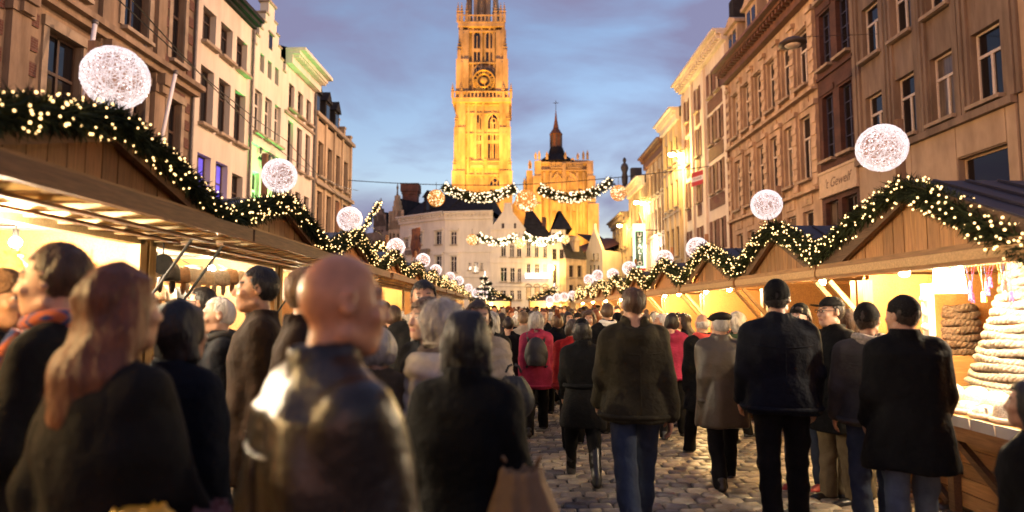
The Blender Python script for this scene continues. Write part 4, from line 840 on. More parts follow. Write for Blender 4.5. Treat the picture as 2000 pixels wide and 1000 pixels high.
def wire_globe_meshes(nring, tr, nled, lr):
    m = MB()
    for k in range(nring):
        ax = Vector(rng.normal(size=3)).normalized(); off = rng.uniform(-.75, .75); rr = math.sqrt(1 - off * off); u = ax.orthogonal().normalized(); v = ax.cross(u); a0 = rng.uniform(0, 6.28); sp_ = rng.uniform(2.0, 5.5); n_ = 14
        m.tube([(ax * off + (u * math.cos(a0 + sp_ * i / n_) + v * math.sin(a0 + sp_ * i / n_)) * rr) * rng.uniform(.965, 1.0) for i in range(n_ + 1)], tr, 3, False)
    l_ = MB()
    for k in range(nled): d = Vector(rng.normal(size=3)).normalized() * rng.uniform(.8, 1.0); l_.ball(d, lr * rng.uniform(.7, 1.4), 5, 4)
    return m, l_
gw, gl_ = wire_globe_meshes(170, .011, 300, .024); gwN, glN = gw.mesh('wire_ball', 'globe_wire'), gl_.mesh('led_lights', 'globe_led')
gw2, gl2 = wire_globe_meshes(70, .018, 130, .045); gwF, glF = gw2.mesh('wire_ball', 'globe_wire'), gl2.mesh('led_lights', 'globe_led')
gw3, gl3 = wire_globe_meshes(110, .02, 150, .055); gwG, glG = gw3.mesh('wire_ball', 'gold_wire'), gl3.mesh('led_lights', 'fairy_bulb_white')
core = MB().ball((0, 0, 0), .8, 14, 10); coreN = core.mesh('inner_glow', 'globe_wire_dim', True)
def globe(label, c, r, near=False, post=None, group='white wire globes above the market roofs'):
    root = empty('light_globe', c, 0, label, 'light globe', group); root.scale = (1, 1, 1)
    for me, nm in ((gwN if near else gwF, 'wire_ball'), (coreN, 'inner_glow'), (glN if near else glF, 'led_lights')):
        o = link(nm, me, root); o.scale = (r, r, r); o.rotation_euler = (random.uniform(0, 3), random.uniform(0, 3), random.uniform(0, 3))
        if nm == 'led_lights': o['kind'] = 'stuff'
    if post:
        x, y, z0, z1 = post; MB().box(x - .03, x + .03, y - .03, y + .03, z0, z1).build('post', 'pine_v', root); MB().tube([(x, y, z1 - .25), (x * .3, y * .3, 0)], .012, 5).build('arm', 'black_iron', root)
    return root
ordn = ['nearest', 'second', 'third', 'fourth', 'fifth', 'sixth', 'seventh', 'eighth', 'ninth', 'tenth']
lg = [(226, 152, 62), (546, 343, 34), (683, 428, 25), (773, 483, 18), (826, 509, 14.3), (851, 528, 12), (879, 541, 10), (897, 548, 9), (915, 562, 8)]
for k, (px, py, r) in enumerate(lg):
    Y = .215 * F / r * CP; c = P(px, py, Y)
    globe(('big white wire globe on a timber post over the nearest left stall' if k == 0 else f'{ordn[k]} white wire globe from the front in the left row'), c, .215, k < 3, (-.225, .1, -.45, .3) if k < 5 else None)
rg = [(1722, 289, 47), (1497, 400, 30), (1362, 485, 22), (1297, 506, 18), (1229, 524, 14), (1197, 536, 12), (1167, 538, 11), (1150, 546, 10)]
for k, (px, py, r) in enumerate(rg):
    Y = .215 * F / r * CP; c = P(px, py, Y)
    globe(('white wire globe on a timber post over the nearest right stall' if k == 0 else f'{ordn[k]} white wire globe from the front in the right row'), c, .215, k < 3, (.2, .06, -.3, .28) if k < 5 else None)
for k, (px, py, r, Y) in enumerate(((930, 572, 9, 44), (945, 574, 9, 46), (958, 576, 8, 48), (1088, 582, 9, 46), (1102, 580, 9, 47), (1118, 577, 9, 48), (1134, 578, 8, 49), (1074, 586, 8, 45))):
    globe(['left globe of the small trio beside the tall fir tree', 'middle globe of the small trio beside the tall fir tree', 'right globe of the small trio beside the tall fir tree', 'second small globe of the far right cluster', 'third small globe of the far right cluster', 'fourth small globe of the far right cluster', 'rightmost small globe of the far right cluster', 'lowest leftmost small globe of the far right cluster'][k], P(px, py, Y), r * Y / F, False, None, 'far globes where the market turns')
# two garland swags over the street with golden balls
def swag(label, px0, py0, px1, py1, sag, Y, rad, nb, nbulb, br):
    a, b_ = P(px0, py0, Y), P(px1, py1, Y); pts = []
    for k in range(13): t = k / 12; v = a.lerp(b_, t); v.z -= sag * 4 * t * (1 - t); pts.append(v)
    garland(label, pts, rad, nb, nbulb, br, 'street_swag', 'garland swags over the street', 'fairy_bulb_white', rad * .9)
swag('upper light swag in front of the clock tower', 865, 363, 1008, 366, .85, 48, .38, 2600, 220, .055)
swag('upper light swag in front of the choir tower', 1052, 367, 1196, 353, 1.0, 48, .38, 2600, 220, .055)
swag('lower light swag on the mansion front', 934, 461, 1010, 460, .7, 68, .4, 1200, 130, .085)
swag('lower light swag on the arched house', 1022, 460, 1099, 458, .75, 68, .4, 1200, 130, .085)
def gball(label, px, py, r, Y):
    c = P(px, py, Y); root = empty('gold_ball', c, 0, label, 'light globe', 'golden balls between the swags'); rr = r * Y / F
    for me, nm in ((gwG, 'wire_ball'), (glG, 'led_lights')):
        o = link(nm, me, root); o.scale = (rr,) * 3; o.rotation_euler = (random.uniform(0, 3), 0, random.uniform(0, 3))
        if nm == 'led_lights': o['kind'] = 'stuff'
    MB().tube([(0, 0, rr), (0, 0, rr + .6)], .02, 4).build('hanger', 'black_iron', root)
gball('golden light ball left of the upper swags', 852, 387, 17, 48); gball('largest golden light ball between the upper swags', 1028, 392, 22, 47.5); gball('golden light ball at the right end of the upper swags', 1208, 377, 16, 48)
gball('golden star ball at the left end of the lower swags', 922, 468, 11, 68); gball('golden light ball between the lower swags', 1015, 475, 10.5, 68); gball('golden light ball at the right end of the lower swags', 1104, 467, 9, 68)
# ---------------------------------------------------------------- market stalls
M('pine_flap', (.5, .36, .18), .6, .3, 5, .15, stretch=(1, 14, 14)); M('pine_orange', (.36, .15, .04), .6, .3, 5, .15, stretch=(14, 1, 14))
def stall(side, Ya, hw, label, near, xg, xp, xb, zap, zval, flap=None, roofm='roof_plum', counter_z=.8, boards=True, lit=True):
    """gable fronts the lane; xg gable plane, xp posts, xb back wall; Ya apex, hw half width (all in metres from the lane axis)"""
    s = 1 if side > 0 else -1; root = empty('market_stall', (s * xp, Ya, 0), 0, label, 'market stall', 'timber market stalls lining the lane')
    lx = lambda X: s * (X - xp); y0, y1 = -hw + .02, hw - .02
    rz = zap - zval; m = MB(); th = .05
    for q in (-1, 1):
        a = [(lx(xg - .06), 0, zap), (lx(xb), 0, zap), (lx(xb), q * (hw - .01), zval), (lx(xg - .06), q * (hw - .01), zval)]
        m.add(a + [(x, y, z - th) for x, y, z in a], [(0, 1, 2, 3), (4, 5, 6, 7), (0, 3, 7, 4), (3, 2, 6, 7), (1, 5, 6, 2)])
    rf = m.build('roof', roofm, root)
    if near:
        for q in (-1, 1):
            r_ = MB()
            for k in range(8): X = xg + .15 + (xb - xg - .2) * k / 7; r_.bar((lx(X), q * .05, zap + .012 - rz * .05 / hw), (lx(X), q * (hw - .05), zval + .012 + rz * .05 / hw), .03, .02)
            r_.build('roof_rib', roofm, rf)
    # gable boards: upright planks cut to the slope
    gz = zval - .02; gab = MB(); n = 18 if near else 1
    gb = MB().box(lx(xg + .03), lx(xg + .05), y0 + .1, y1 - .1, gz - .04, gz).build('gable', 'pine_v', root)
    if near:
        wv = 2 * (hw - .12) / n
        for k in range(n):
            a, b_ = -hw + .12 + k * wv + .004, -hw + .12 + (k + 1) * wv - .004; za, zb = zap - .07 - rz * abs(a) / hw, zap - .07 - rz * abs(b_) / hw; zc = zap - .07 - rz * min(abs(a), abs(b_)) / hw
            if max(za, zb) < gz + .02: continue
            q = random.uniform(0, .006); M4 = Matrix(((0, s, 0, lx(xg) + s * q), (1, 0, 0, 0), (0, 0, 1, 0), (0, 0, 0, 1)))
            MB().prism([(a, gz), (b_, gz), (b_, max(zb, gz + .01)), (a, max(za, gz + .01))], 0, .03, M4).build('plank', 'pine_v', gb)
    else:
        M4 = Matrix(((0, s, 0, lx(xg)), (1, 0, 0, 0), (0, 0, 1, 0), (0, 0, 0, 1))); MB().prism([(y0 + .1, gz), (y1 - .1, gz), (0, zap - .07)], 0, .03, M4).build('gable_board', 'pine_v', gb)
    m = MB()
    for q in (-1, 1): m.bar((lx(xg - .05), 0, zap - .09), (lx(xg - .05), q * (hw - .03), zval - .09), .05, .16)
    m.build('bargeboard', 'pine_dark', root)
    MB().box(lx(xg - .12), lx(xg - .02), y0, y1, gz - .15, gz - .003).build('front_beam', 'pine_h', root)
    MB().box(lx(xg - .135), lx(xg - .123), y0, y1, gz - .12, gz - .05).build('beam_trim', 'pine_x', root)
    for q in (y0 + .05, y1 - .05): MB().box(lx(xp) - .05, lx(xp) + .05, q - .05, q + .05, 0, gz - .16).build('post', 'post_paint', root)
    for q in (-1, 1): m = MB().box(lx(xp + .06), lx(xb), q * (hw - .05) - .02, q * (hw - .05) + .02, 0, gz - .1); m.build('side_wall', 'pine_h', root)
    bw = MB().box(lx(xb - .05), lx(xb - .02), y0 + .06, y1 - .06, 0, gz - .05).build('back_wall', 'wall_panel' if s < 0 else 'pine_orange', root)
    if near and s > 0:
        for k in range(9): MB().box(lx(xb - .075), lx(xb - .052), y0 + .08, y1 - .08, .9 + k * .145, .9 + k * .145 + .137).build('board', 'pine_orange', bw)
    MB().box(lx(xg + .1), lx(xb - .1), y0 + .08, y1 - .08, gz - .06, gz - .045).build('ceiling', 'wall_panel' if s < 0 else 'pine_x', root)
    # counter
    cx0 = xp - .18; ct = MB().box(lx(cx0), lx(xp + .75), y0 + .06, y1 - .06, counter_z - .05, counter_z).build('counter', 'pine_h', root)
    if near:
        MB().box(lx(cx0 - .03), lx(cx0 - .002), y0 + .06, y1 - .06, counter_z - .17, counter_z - .01).build('counter_edge', 'pine_h', ct)
        for k in range(5): MB().box(lx(cx0 + .08), lx(cx0 + .1), y0 + .08, y1 - .08, .1 + k * .115, .1 + k * .115 + .108).build('board', 'pine_h', ct)
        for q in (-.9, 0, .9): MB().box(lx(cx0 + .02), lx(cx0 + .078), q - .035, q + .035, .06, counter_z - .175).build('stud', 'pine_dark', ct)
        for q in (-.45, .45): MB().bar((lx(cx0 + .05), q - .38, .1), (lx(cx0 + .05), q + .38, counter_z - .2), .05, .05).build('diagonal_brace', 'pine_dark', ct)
    else: MB().box(lx(cx0 + .08), lx(cx0 + .1), y0 + .08, y1 - .08, .02, counter_z - .055).build('counter_front', 'pine_h', ct)
    if s > 0:
        for q in (y0 + .12, y1 - .12): MB().bar((lx(xg - .06), q, gz - .17), (lx(xp - .02), q, gz - .62), .045, .045).build('brace', 'pine_x', root)
    if flap:
        xf, zf = flap; fl = MB().box(lx(xp) - s * .01, lx(xf), y0 + .03, y1 - .03, zf + .03, zf + .045).build('flap', 'pine_flap', root)
        nb = 10 if near else 0
        for k in range(nb): q = y0 + .1 + (y1 - y0 - .2) * k / (nb - 1); MB().box(min(lx(xp - .05), lx(xf + .03)), max(lx(xp - .05), lx(xf + .03)), q - .045, q + .045, zf - .022 - random.uniform(0, .006), zf + .028).build('slat', 'pine_flap', fl)
        MB().box(lx(xp) - .05, lx(xp) + .05, y0 + .04, y1 - .04, zf - .06, zf + .028).build('hinge_beam', 'pine_flap', fl)
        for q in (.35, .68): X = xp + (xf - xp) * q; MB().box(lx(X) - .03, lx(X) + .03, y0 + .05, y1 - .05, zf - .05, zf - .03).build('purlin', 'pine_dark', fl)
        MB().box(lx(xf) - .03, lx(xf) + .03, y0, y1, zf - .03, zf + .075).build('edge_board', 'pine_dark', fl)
        if near:
            for q in (y0 + .25, y1 - .25): MB().tube([(lx(xf + .35), q, zf - .03), (lx(xp) , q - .02, 1.35)], .012, 6).build('strut', 'black_iron', root)
    return root
M('lamp_glow_mid', (1, .8, .5), .4, 0, bump=0, emit=1350, ecol=(1, .66, .28))
def bulb(label, p, r, mat='lamp_glow', cord=.3):
    root = empty('stall_lamp', p, 0, label, 'lamp', 'bare bulbs in the market stalls'); MB().ball((0, 0, 0), r, 10, 8).build('glass_bulb', mat, root, True); MB().tube([(0, 0, r * .9), (0, 0, r + .06)], .022, 8).build('socket', 'black_iron', root); MB().tube([(0, 0, r + .06), (0, 0, r + cord)], .006, 4).build('cord', 'black_iron', root); return root
M('lamp_glow_big', (1, .8, .5), .4, 0, bump=0, emit=1700, ecol=(1, .8, .54))
LRS = dict(xg=2.5, xp=3.1, xb=4.7, zap=2.82, zval=2.4)
lst = [(3.85, 1.5), (6.85, 1.5), (9.9, 1.5), (13.2, 1.5), (16.4, 1.5), (19.6, 1.5), (23, 1.6), (26.6, 1.6), (30.5, 1.7), (34.5, 1.7)]
onL = ['nearest left stall with a deep slatted awning flap', 'second left stall hung with fur hats in white light', 'third left stall with blue corrugated roof', 'fourth left stall with blue corrugated roof below the banner', 'fifth left stall from the front', 'sixth left stall from the front', 'seventh left stall from the front', 'eighth left stall from the front', 'ninth left stall from the front', 'last left stall beside the fir tree']
for s_, Y_, lb in ((-1, .85, 'left stall beside the camera, its lamps shining on the passers-by'), (1, 2.2, 'right stall beside the camera, without lamps')):
    if s_ < 0: stall(-1, Y_, 1.5, lb, False, flap=(2.2, 2.22), roofm='corrugated_blue', counter_z=.85, **LRS)
    else: stall(1, Y_, 1.45, lb, False, xg=3.26, xp=3.6, xb=5.3, zap=2.67, zval=2.14)
    for q in ((.6,) if s_ < 0 else ()): bulb(f'bare bulb of the {lb.split(",")[0]}, {"near" if q < 0 else "far"} one', (s_ * 3.6, Y_ + q, 2.0), .036, 'lamp_glow', .1)
for k, (Y, hw) in enumerate(lst):
    stall(-1, Y, hw, onL[k], k < 3, flap=(2.2, 2.22), roofm='corrugated_blue', counter_z=.85, **LRS)
rst = [(5.15, 1.45), (7.8, 1.2), (10.5, 1.45), (13.5, 1.5), (16.6, 1.5), (19.8, 1.5), (23, 1.6), (26.6, 1.6), (30.4, 1.7)]
onR = ['nearest right stall selling knitted wool under a pine gable', 'second right stall with a narrow pine gable', 'third right stall from the front', 'fourth right stall under plum roofing', 'fifth right stall from the front', 'sixth right stall from the front', 'seventh right stall from the front', 'eighth right stall from the front', 'last right stall at the far bend']
for k, (Y, hw) in enumerate(rst):
    stall(1, Y, hw, onR[k], k < 3, xg=3.26, xp=3.6, xb=5.3, zap=2.67 - .02 * min(k, 3), zval=2.1, roofm='roof_plum')
def zig(Y, hw, x, zap, zval, rad):
    if x > 0 and Y < 6: return [(x, Y - hw - .1, 1.86), (x, Y - hw * .72, 2.07), (x, Y - hw * .3, 2.42), (x, Y, zap), (x, Y + hw * .5, (zap + zval) / 2 + .05), (x, Y + hw, zval + .03)]
    return [(x, Y - hw, zval), (x, Y - hw * .5, (zap + zval) / 2 + .03), (x, Y, zap), (x, Y + hw * .5, (zap + zval) / 2 + .03), (x, Y + hw, zval)]
gL = ['nearest left gable, broad and dotted with bulbs', 'second left gable', 'third left gable', 'fourth left gable', 'fifth left gable', 'sixth left gable', 'seventh left gable', 'eighth left gable', 'ninth left gable', 'last left gable']
for k, (Y, hw) in enumerate(lst):
    x = -2.42; nb = [9000, 6000, 3500, 2200, 1600, 1200][min(k, 5)]; nl = [230, 190, 170, 150, 130, 110][min(k, 5)]
    garland('fir garland with warm bulbs along the ' + gL[k], zig(Y, hw, x, 2.77, 2.36, .15), .11, nb, nl * 4 // 3, [.0078, .0092, .0105, .0125, .015, .018][min(k, 5)] * (1 + max(0, k - 5) * .1), bl=.075 + .02 * min(k, 4))
for k, (Y, hw) in enumerate(rst):
    x = 3.2; nb = [9000, 6000, 3500, 2200, 1600, 1200][min(k, 5)]; nl = [260, 230, 190, 150, 130, 110][min(k, 5)]
    garland('fir garland with warm bulbs along the ' + gL[k].replace('left', 'right').replace(', broad and dotted with bulbs', ', drooping deep between stalls'), zig(Y, hw, x, 2.61, 2.15, .15), .118, nb, nl * 4 // 3, [.009, .01, .0115, .0135, .016, .019][min(k, 5)] * (1 + max(0, k - 5) * .1), bl=.075 + .02 * min(k, 4))
for k, pts in enumerate(([(690, 470, 10.3), (715, 440, 10.4), (742, 395, 10.6)], [(695, 500, 10.6), (728, 490, 10.7), (745, 472, 10.8)], [(690, 520, 10.7), (715, 502, 10.9), (738, 502, 11)], [(745, 480, 14.5), (756, 492, 14.5), (766, 520, 14.6)])):
    garland(['long light branch sweeping up right of the third left globe', 'middle light branch below the third left globe', 'lowest light branch below the third left globe', 'short light branch left of the fourth left globe'][k], [P(*q) for q in pts], .05, 300, 60, .014, 'light_branch', 'bare branches wound with lights', 'fairy_bulb', .08, 'light branch')
# lamps in the stalls: glowing bulbs, the last two unseen and added for their light
bulb('dazzling bulb under the beam of the nearest right stall', PX(1766, 531, 3.66), .05, 'lamp_glow', .12)
bulb('small bulb under the beam of the second right stall', PX(1606, 551, 3.4), .036, 'lamp_glow', .12)
bulb('bulb under the awning of the nearest left stall at the picture edge', (-2.95, 3.45, 2.12), .036, 'lamp_glow_big', .1)
for k, (Y, hw) in enumerate(lst):
    g_ = 'bare bulbs hanging in the left stalls'
    for q in ((-.7, .7) if k < 5 else (0,)):
        if k == 0 and q < 0: continue
        bulb(f'bare bulb hanging inside the {ordn[k]} left stall, {"front" if q < 0 else "rear"} one' if k < 5 else f'bare bulb hanging inside the {ordn[k]} left stall', (-3.55, Y + q, 2.1), .036, 'lamp_glow_big' if k < 3 else 'lamp_glow', .25)
for k, (Y, hw) in enumerate(rst):
    if k < 2: continue
    for q in ((-.6, .6) if k < 4 else (0,)): bulb(f'bare bulb hanging inside the {ordn[k]} right stall, {"front" if q < 0 else "rear"} one' if k < 4 else f'bare bulb hanging inside the {ordn[k]} right stall', (3.36, Y + q, 1.93), .036, 'lamp_glow_mid', .1)
lp = PX(1853, 546, 3.75); ls = empty('shaded_lamp', lp, 0, 'glowing white square lampshade hanging in the wool stall', 'lamp')
MB().lathe([(.125, -.115), (.105, .115)], n=20).build('shade', 'lamp_shade_lit', ls, True); MB().tube([(0, 0, .115), (0, 0, .2)], .006, 5).build('cord', 'black_iron', ls)
bulb('unseen bulb added to brighten the wool counter of the nearest right stall', (3.8, 4.5, 1.95), .036, 'lamp_glow_big', .12)  # out of view, added to make the counter and wool glow
bulb('unseen bulb added by the left stall beside the camera to light the near walkers', (-2.55, 2.0, 2.08), .034, 'lamp_glow', .1)  # out of view, added to warm the sides of the nearest walkers
# ---------------------------------------------------------------- goods: nearest right stall
def rope_stack(name, label, c, prof, mat, rr, light=None, squash=1.0):
    root = empty(name, c, 0, label, 'knitwear stack'); z = 0
    for k, (r_, nb) in enumerate(prof):
        m = MB(); n_ = 72; tw = max(6, int(r_ * 60))
        for ph in (0, 2.09, 4.19):
            m.tube([((r_ + .45 * rr * math.cos(tw * a + ph)) * math.cos(a), (r_ * squash + .45 * rr * math.cos(tw * a + ph)) * math.sin(a), z + .012 * math.sin(3 * a + k * 2) + .5 * rr * math.sin(tw * a + ph)) for a in np.linspace(0, 6.2832, n_ + 1)[:-1]], rr * .56, 6, close=True)
        m.build('knit_band', mat, root, True); z += rr * 1.72
    return root
cp = PX(1945, 745, 4.15)
def tc_(px, py, X): return PX(px, py, X)
b_ = tc_(2008, 745, 4.3); rope_stack('knit_cone', 'tall tapering cone of stacked grey cable knit bands', (b_.x, b_.y, .81), [(.47 - .0225 * k, 0) for k in range(19)], 'wool_grey', .038)
b_ = tc_(1872, 690, 4.55); rope_stack('knit_stack', 'dark brown knit bands stacked behind the bright counter', (b_.x, b_.y, 1.2), [(.15, 0), (.165, 0), (.17, 0), (.175, 0), (.17, 0), (.165, 0), (.15, 0)], 'wool_dark', .042)
MB_ = MB().box(-.25, .25, -.25, .25, 0, .36); o = MB_.build('display_box', 'pine_x', None, loc=(b_.x, b_.y, .805)); tag(o, 'wooden display box under the dark knit bands', 'box')
for k, (px, py, X, sc, lb) in enumerate(((1860, 735, 3.75, .1, 'leftmost white knit hat on the bright counter'), (1905, 730, 3.8, .11, 'white knit hat beside the leftmost one on the bright counter'), (1945, 740, 3.72, .12, 'white knit hat in the middle of the bright counter'), (1885, 770, 3.6, .09, 'flat white knit band near the counter edge'), (1925, 785, 3.58, .095, 'second flat white knit band near the counter edge'), (1975, 775, 3.62, .12, 'white knit hat in front of the grey cone'))):
    p = tc_(px, py, X); r = empty('knit_hat', (p.x, p.y, .805), 0, lb, 'knit hat', 'white knitwear on the right counter'); f = .5 if 'flat' in lb else 1
    MB().lathe([(sc, 0), (sc * 1.05, .03 * f), (sc * .98, .05 * f), (sc * .95, .1 * f), (sc * .7, .16 * f), (sc * .3, .19 * f)], n=16).build('crown', 'wool_white', r, True); MB().tube([(sc * 1.03 * math.cos(a), sc * 1.03 * math.sin(a), .02) for a in np.linspace(0, 6.283, 17)[:-1]], .022, 6, close=True).build('brim', 'wool_white', r, True)
for k, (px, py, X) in enumerate(((1815, 640, 4.05), (1822, 560, 4.2))):
    pass
tw = empty('white_card_stand', (tc_(1818, 700, 3.8).x, tc_(1818, 700, 3.8).y, .805), 0, 'tall white hanging price card tower left of the dark knit bands', 'card stand'); MB().box(-.06, .06, -.06, .06, 0, .35).build('base', 'paper', tw); MB().box(-.03, .03, -.045, .045, .35, 1.05).build('panel', 'paper', tw)
for k in range(5): MB().ball((-.035, 0, .4 + k * .13), (.03, .04, .035), 8, 6).build('pompom', 'wool_white', tw, True)
for k in range(3):
    p = tc_(1850 + k * 42, 812 + k * 12, 3.39); o = MB().box(-.004, .004, -.115, .115, -.04, .045).build('price_board', 'paper', None, loc=(3.38, 4.93 - k * .245, .775)); o.rotation_euler = (0, -.12, 0); tag(o, ['left white price board on the counter edge', 'middle white price board on the counter edge', 'right white price board on the counter edge'][k], 'price board', 'price boards on the right counter edge')
hang = empty('hanging_toys', PX(1925, 540, 4.1), 0, 'bunch of small coloured felt figures hanging in the wool stall', 'felt toys'); MB().box(-.01, .01, -.32, .32, .1, .12).build('rod', 'pine_x', hang)
for k in range(16):
    c_ = ['felt_pink', 'felt_red', 'felt_blue', 'wool_white', 'felt_yellow', 'felt_pink'][k % 6]; x = random.uniform(-.05, .05); y = -.28 + k * .037; z = random.uniform(-.16, .0)
    q = MB(); q.tube([(x, y, z), (0, y, .1)], .003, 3); q.ball((x, y, z), (.016, .016, .022), 6, 5); q.ball((x, y, z - .035), (.018, .02, .03), 6, 5); q.ball((x, y - .018, z - .06), (.008, .008, .016), 5, 4); q.ball((x, y + .018, z - .06), (.008, .008, .016), 5, 4); q.build('felt_figure', c_, hang, True)
gk = ['wool_grey', 'wool_white', 'felt_red', 'wool_dark', 'fur_cream', 'felt_blue', 'wool_white']
gn = ['grey', 'white', 'red', 'brown', 'cream', 'blue', 'pale']
for k in range(14):
    i, j = k % 7, k // 7; y_ = 3.95 + i * .3; x_ = 3.62 + j * .3; r = empty('folded_knitwear', (x_, y_ + j * .1, .802), random.uniform(-.2, .2), f'{gn[k % 7]} folded knit pile, {ordn[i]} along the {"front" if j == 0 else "rear"} edge of the wool counter', 'knitwear', 'folded knitwear on the right counter')
    for q in range(2 + k % 3): a = .07 + random.uniform(-.006, .008); m = MB(); m.lathe([(a * .93, 0), (a * 1.05, .012), (a * .97, .028)], (0, 0, q * .029), 4, Matrix.Rotation(R(45), 4, 'Z')); m.build('fold', gk[(k + q) % 7 if k % 4 == 0 else k % 7], r, True)
    MB().box(-.028, -.024, -.03, .03, .0, .09).build('price_card', 'paper', r, loc=(-.06, 0, 0))
for k in range(8):
    y_ = 3.9 + k * .32; r = empty('knit_beanie', (4.9, y_, 1.75 + .06 * (k % 2)), 0, f'{gn[k % 7]} knit cap, {ordn[k]} of those pinned on the wool stall back wall', 'hat', 'caps pinned on the wool stall wall'); MB().lathe([(.1, -.06), (.11, -.02), (.1, .03), (.06, .08), (.02, .1)], n=12).build('crown', gk[k % 7], r, True); MB().ball((0, 0, .11), .03, 8, 6).build('pompom', gk[(k + 1) % 7], r, True)
# cords strung along the beams
for s_, row_ in ((1, rst[:4]),):
    for (Y, hw) in row_:
        pts_ = [(3.3, Y - hw + .1 + (2 * hw - .2) * q / 8, 2.0 - .05 * math.sin(q * math.pi / 2) ** 2 - .02 * (q % 2)) for q in range(9)]; p0_ = Vector(pts_[0]); o = MB().tube([Vector(p) - p0_ for p in pts_], .006, 4).build('lamp_cable', 'paper', None, loc=p0_); tag(o, f'pale lamp cable looped under the beam of the {ordn[[r_[0] for r_ in rst].index(Y)]} right stall', 'cable', 'lamp cables under the beams')
# goods: left stalls (fur hats in the lit stall, racks)
for st_, (Y_, nm) in enumerate(((3.85, 'nearest'), (9.9, 'third'))):
    for k in range(9):
        y_ = Y_ - 1.25 + k * .31; kk = ['fur_cream', 'fur_brown', 'wool_white', 'felt_red', 'wool_grey', 'felt_black', 'felt_yellow', 'wool_dark', 'wool_white'][k]; cn = ['cream', 'brown', 'white', 'red', 'grey', 'black', 'yellow', 'dark', 'pale'][k]
        r = empty('hanging_bag', (-3.5 - .2 * (k % 2), y_, 2.06), 0, f'{cn} pouch hanging under the ceiling of the {nm} left stall', 'pouch', f'pouches in the {nm} left stall'); MB().lathe([(.02, -.3), (.085, -.28), (.1, -.2), (.07, -.1), (.03, -.06), (.05, -.03)], n=10).build('pouch', kk, r, True); MB().tube([(0, 0, -.05), (0, 0, .06)], .005, 4).build('cord', 'black_iron', r)
for st_, (Y_, nm) in enumerate(((3.85, 'nearest'), (6.85, 'second'), (9.9, 'third'))):
    sh = empty('wall_shelf', (-4.6, Y_, 0), 0, f'stacked shelf of goods on the back wall of the {nm} left stall', 'shelf')
    for z in (1.05, 1.35, 1.65): MB().box(0, .28, -1.3, 1.3, z - .02, z).build('board', 'pine_h', sh)
    for k in range(30):
        z = (1.05, 1.35, 1.65)[k // 10]; y_ = -1.2 + (k % 10) * .265 + random.uniform(-.03, .03); kk = random.choice(['wool_grey', 'fur_brown', 'wool_white', 'felt_red', 'fur_cream', 'wool_dark', 'felt_yellow', 'felt_blue', 'wool_dark']); h_ = random.uniform(.1, .24); w_ = random.uniform(.06, .1)
        if k % 3 == 0: o = MB().lathe([(w_ * .8, 0), (w_, h_ * .2), (w_ * .9, h_ * .7), (w_ * .4, h_)], (0, 0, 0), 10).build('jar', kk, None, True)
        elif k % 3 == 1: o = MB().box(-w_, w_, -w_, w_, 0, h_).build('carton', kk, None)
        else: o = MB().lathe([(w_, 0), (w_ * 1.05, .03), (w_ * .7, h_ * .5), (w_ * .2, h_ * .6)], (0, 0, 0), 10).build('cap', kk, None, True)
        o.location = (-4.45, Y_ + y_, z + .001); tag(o, f'{kk.split("_")[1]} {o.name.split(".")[0]}, {ordn[k % 10]} along the {["lower", "middle", "upper"][k // 10]} shelf of the {nm} left stall', 'goods', 'goods on the left stall shelves')
hat = MB().lathe([(.02, .11), (.09, .1), (.115, .05), (.12, -.02), (.125, -.06), (.1, -.07), (.09, -.03)], n=12); hm = {k: hat.mesh('crown', k, True) for k in ('fur_brown', 'fur_cream', 'wool_white', 'felt_black', 'wool_grey')}
fl_ = MB().ball((0, -.115, -.1), (.03, .025, .09), 8, 6); fm_ = {k: fl_.mesh('ear_flap', k, True) for k in hm}
hc = 0
for i in range(3):
    for j in range(9):
        y = 5.75 + j * .27; k = ['fur_brown', 'fur_cream', 'felt_black', 'fur_brown', 'wool_white', 'fur_cream', 'wool_grey'][(i * 3 + j) % 7]; p = ((-3.42, -3.85, -4.3)[i] + random.uniform(-.04, .04), y + random.uniform(-.03, .03), 1.98 - i * .2 + random.uniform(-.02, .02)); lab = {'fur_brown': 'brown fur', 'fur_cream': 'cream fur', 'felt_black': 'black felt', 'wool_white': 'white wool', 'wool_grey': 'grey wool'}[k]
        r = empty('winter_hat', p, 0, f'{lab} hat, {ordn[j]} along the {["top", "middle", "bottom"][i]} row on the second left stall', 'hat', 'winter hats hung on the lit stall wall'); link('crown', hm[k], r); link('ear_flap', fm_[k], r); link('ear_flap', fm_[k], r, (0, .23, 0)); MB().tube([(0, 0, .1), (-.12, 0, .16)], .005, 4).build('hook', 'black_iron', r)
dsk = PX(318, 516, -3.0); o = empty('round_mirror', dsk, 0, 'round black mirror on the strut of the second left stall', 'mirror'); MB().lathe([(.085, -.012), (.09, 0), (.085, .012)], (0, 0, 0), 20, Matrix.Rotation(R(90), 4, 'X')).build('disc', 'felt_black', o, True); MB().tube([(0, 0, .09), (0, 0, .2)], .006, 5).build('arm', 'black_iron', o)
rk = empty('belt_rack', PX(282, 492, -3.4), 0, 'rack of studded dark belts beside the stall post', 'rack'); MB().box(-.02, .02, -.2, .2, .08, .1).build('rail', 'pine_h', rk)
for k in range(4): q = MB().box(-.012, .012, -.2, .2, .04 - k * .06, .075 - k * .06); b2 = q.build('belt', 'felt_black', rk); q = MB(); [q.ball((.014, -.19 + i * .035, .057 - k * .06), .006, 5, 4) for i in range(12)]; q.build('stud', 'paper', b2)
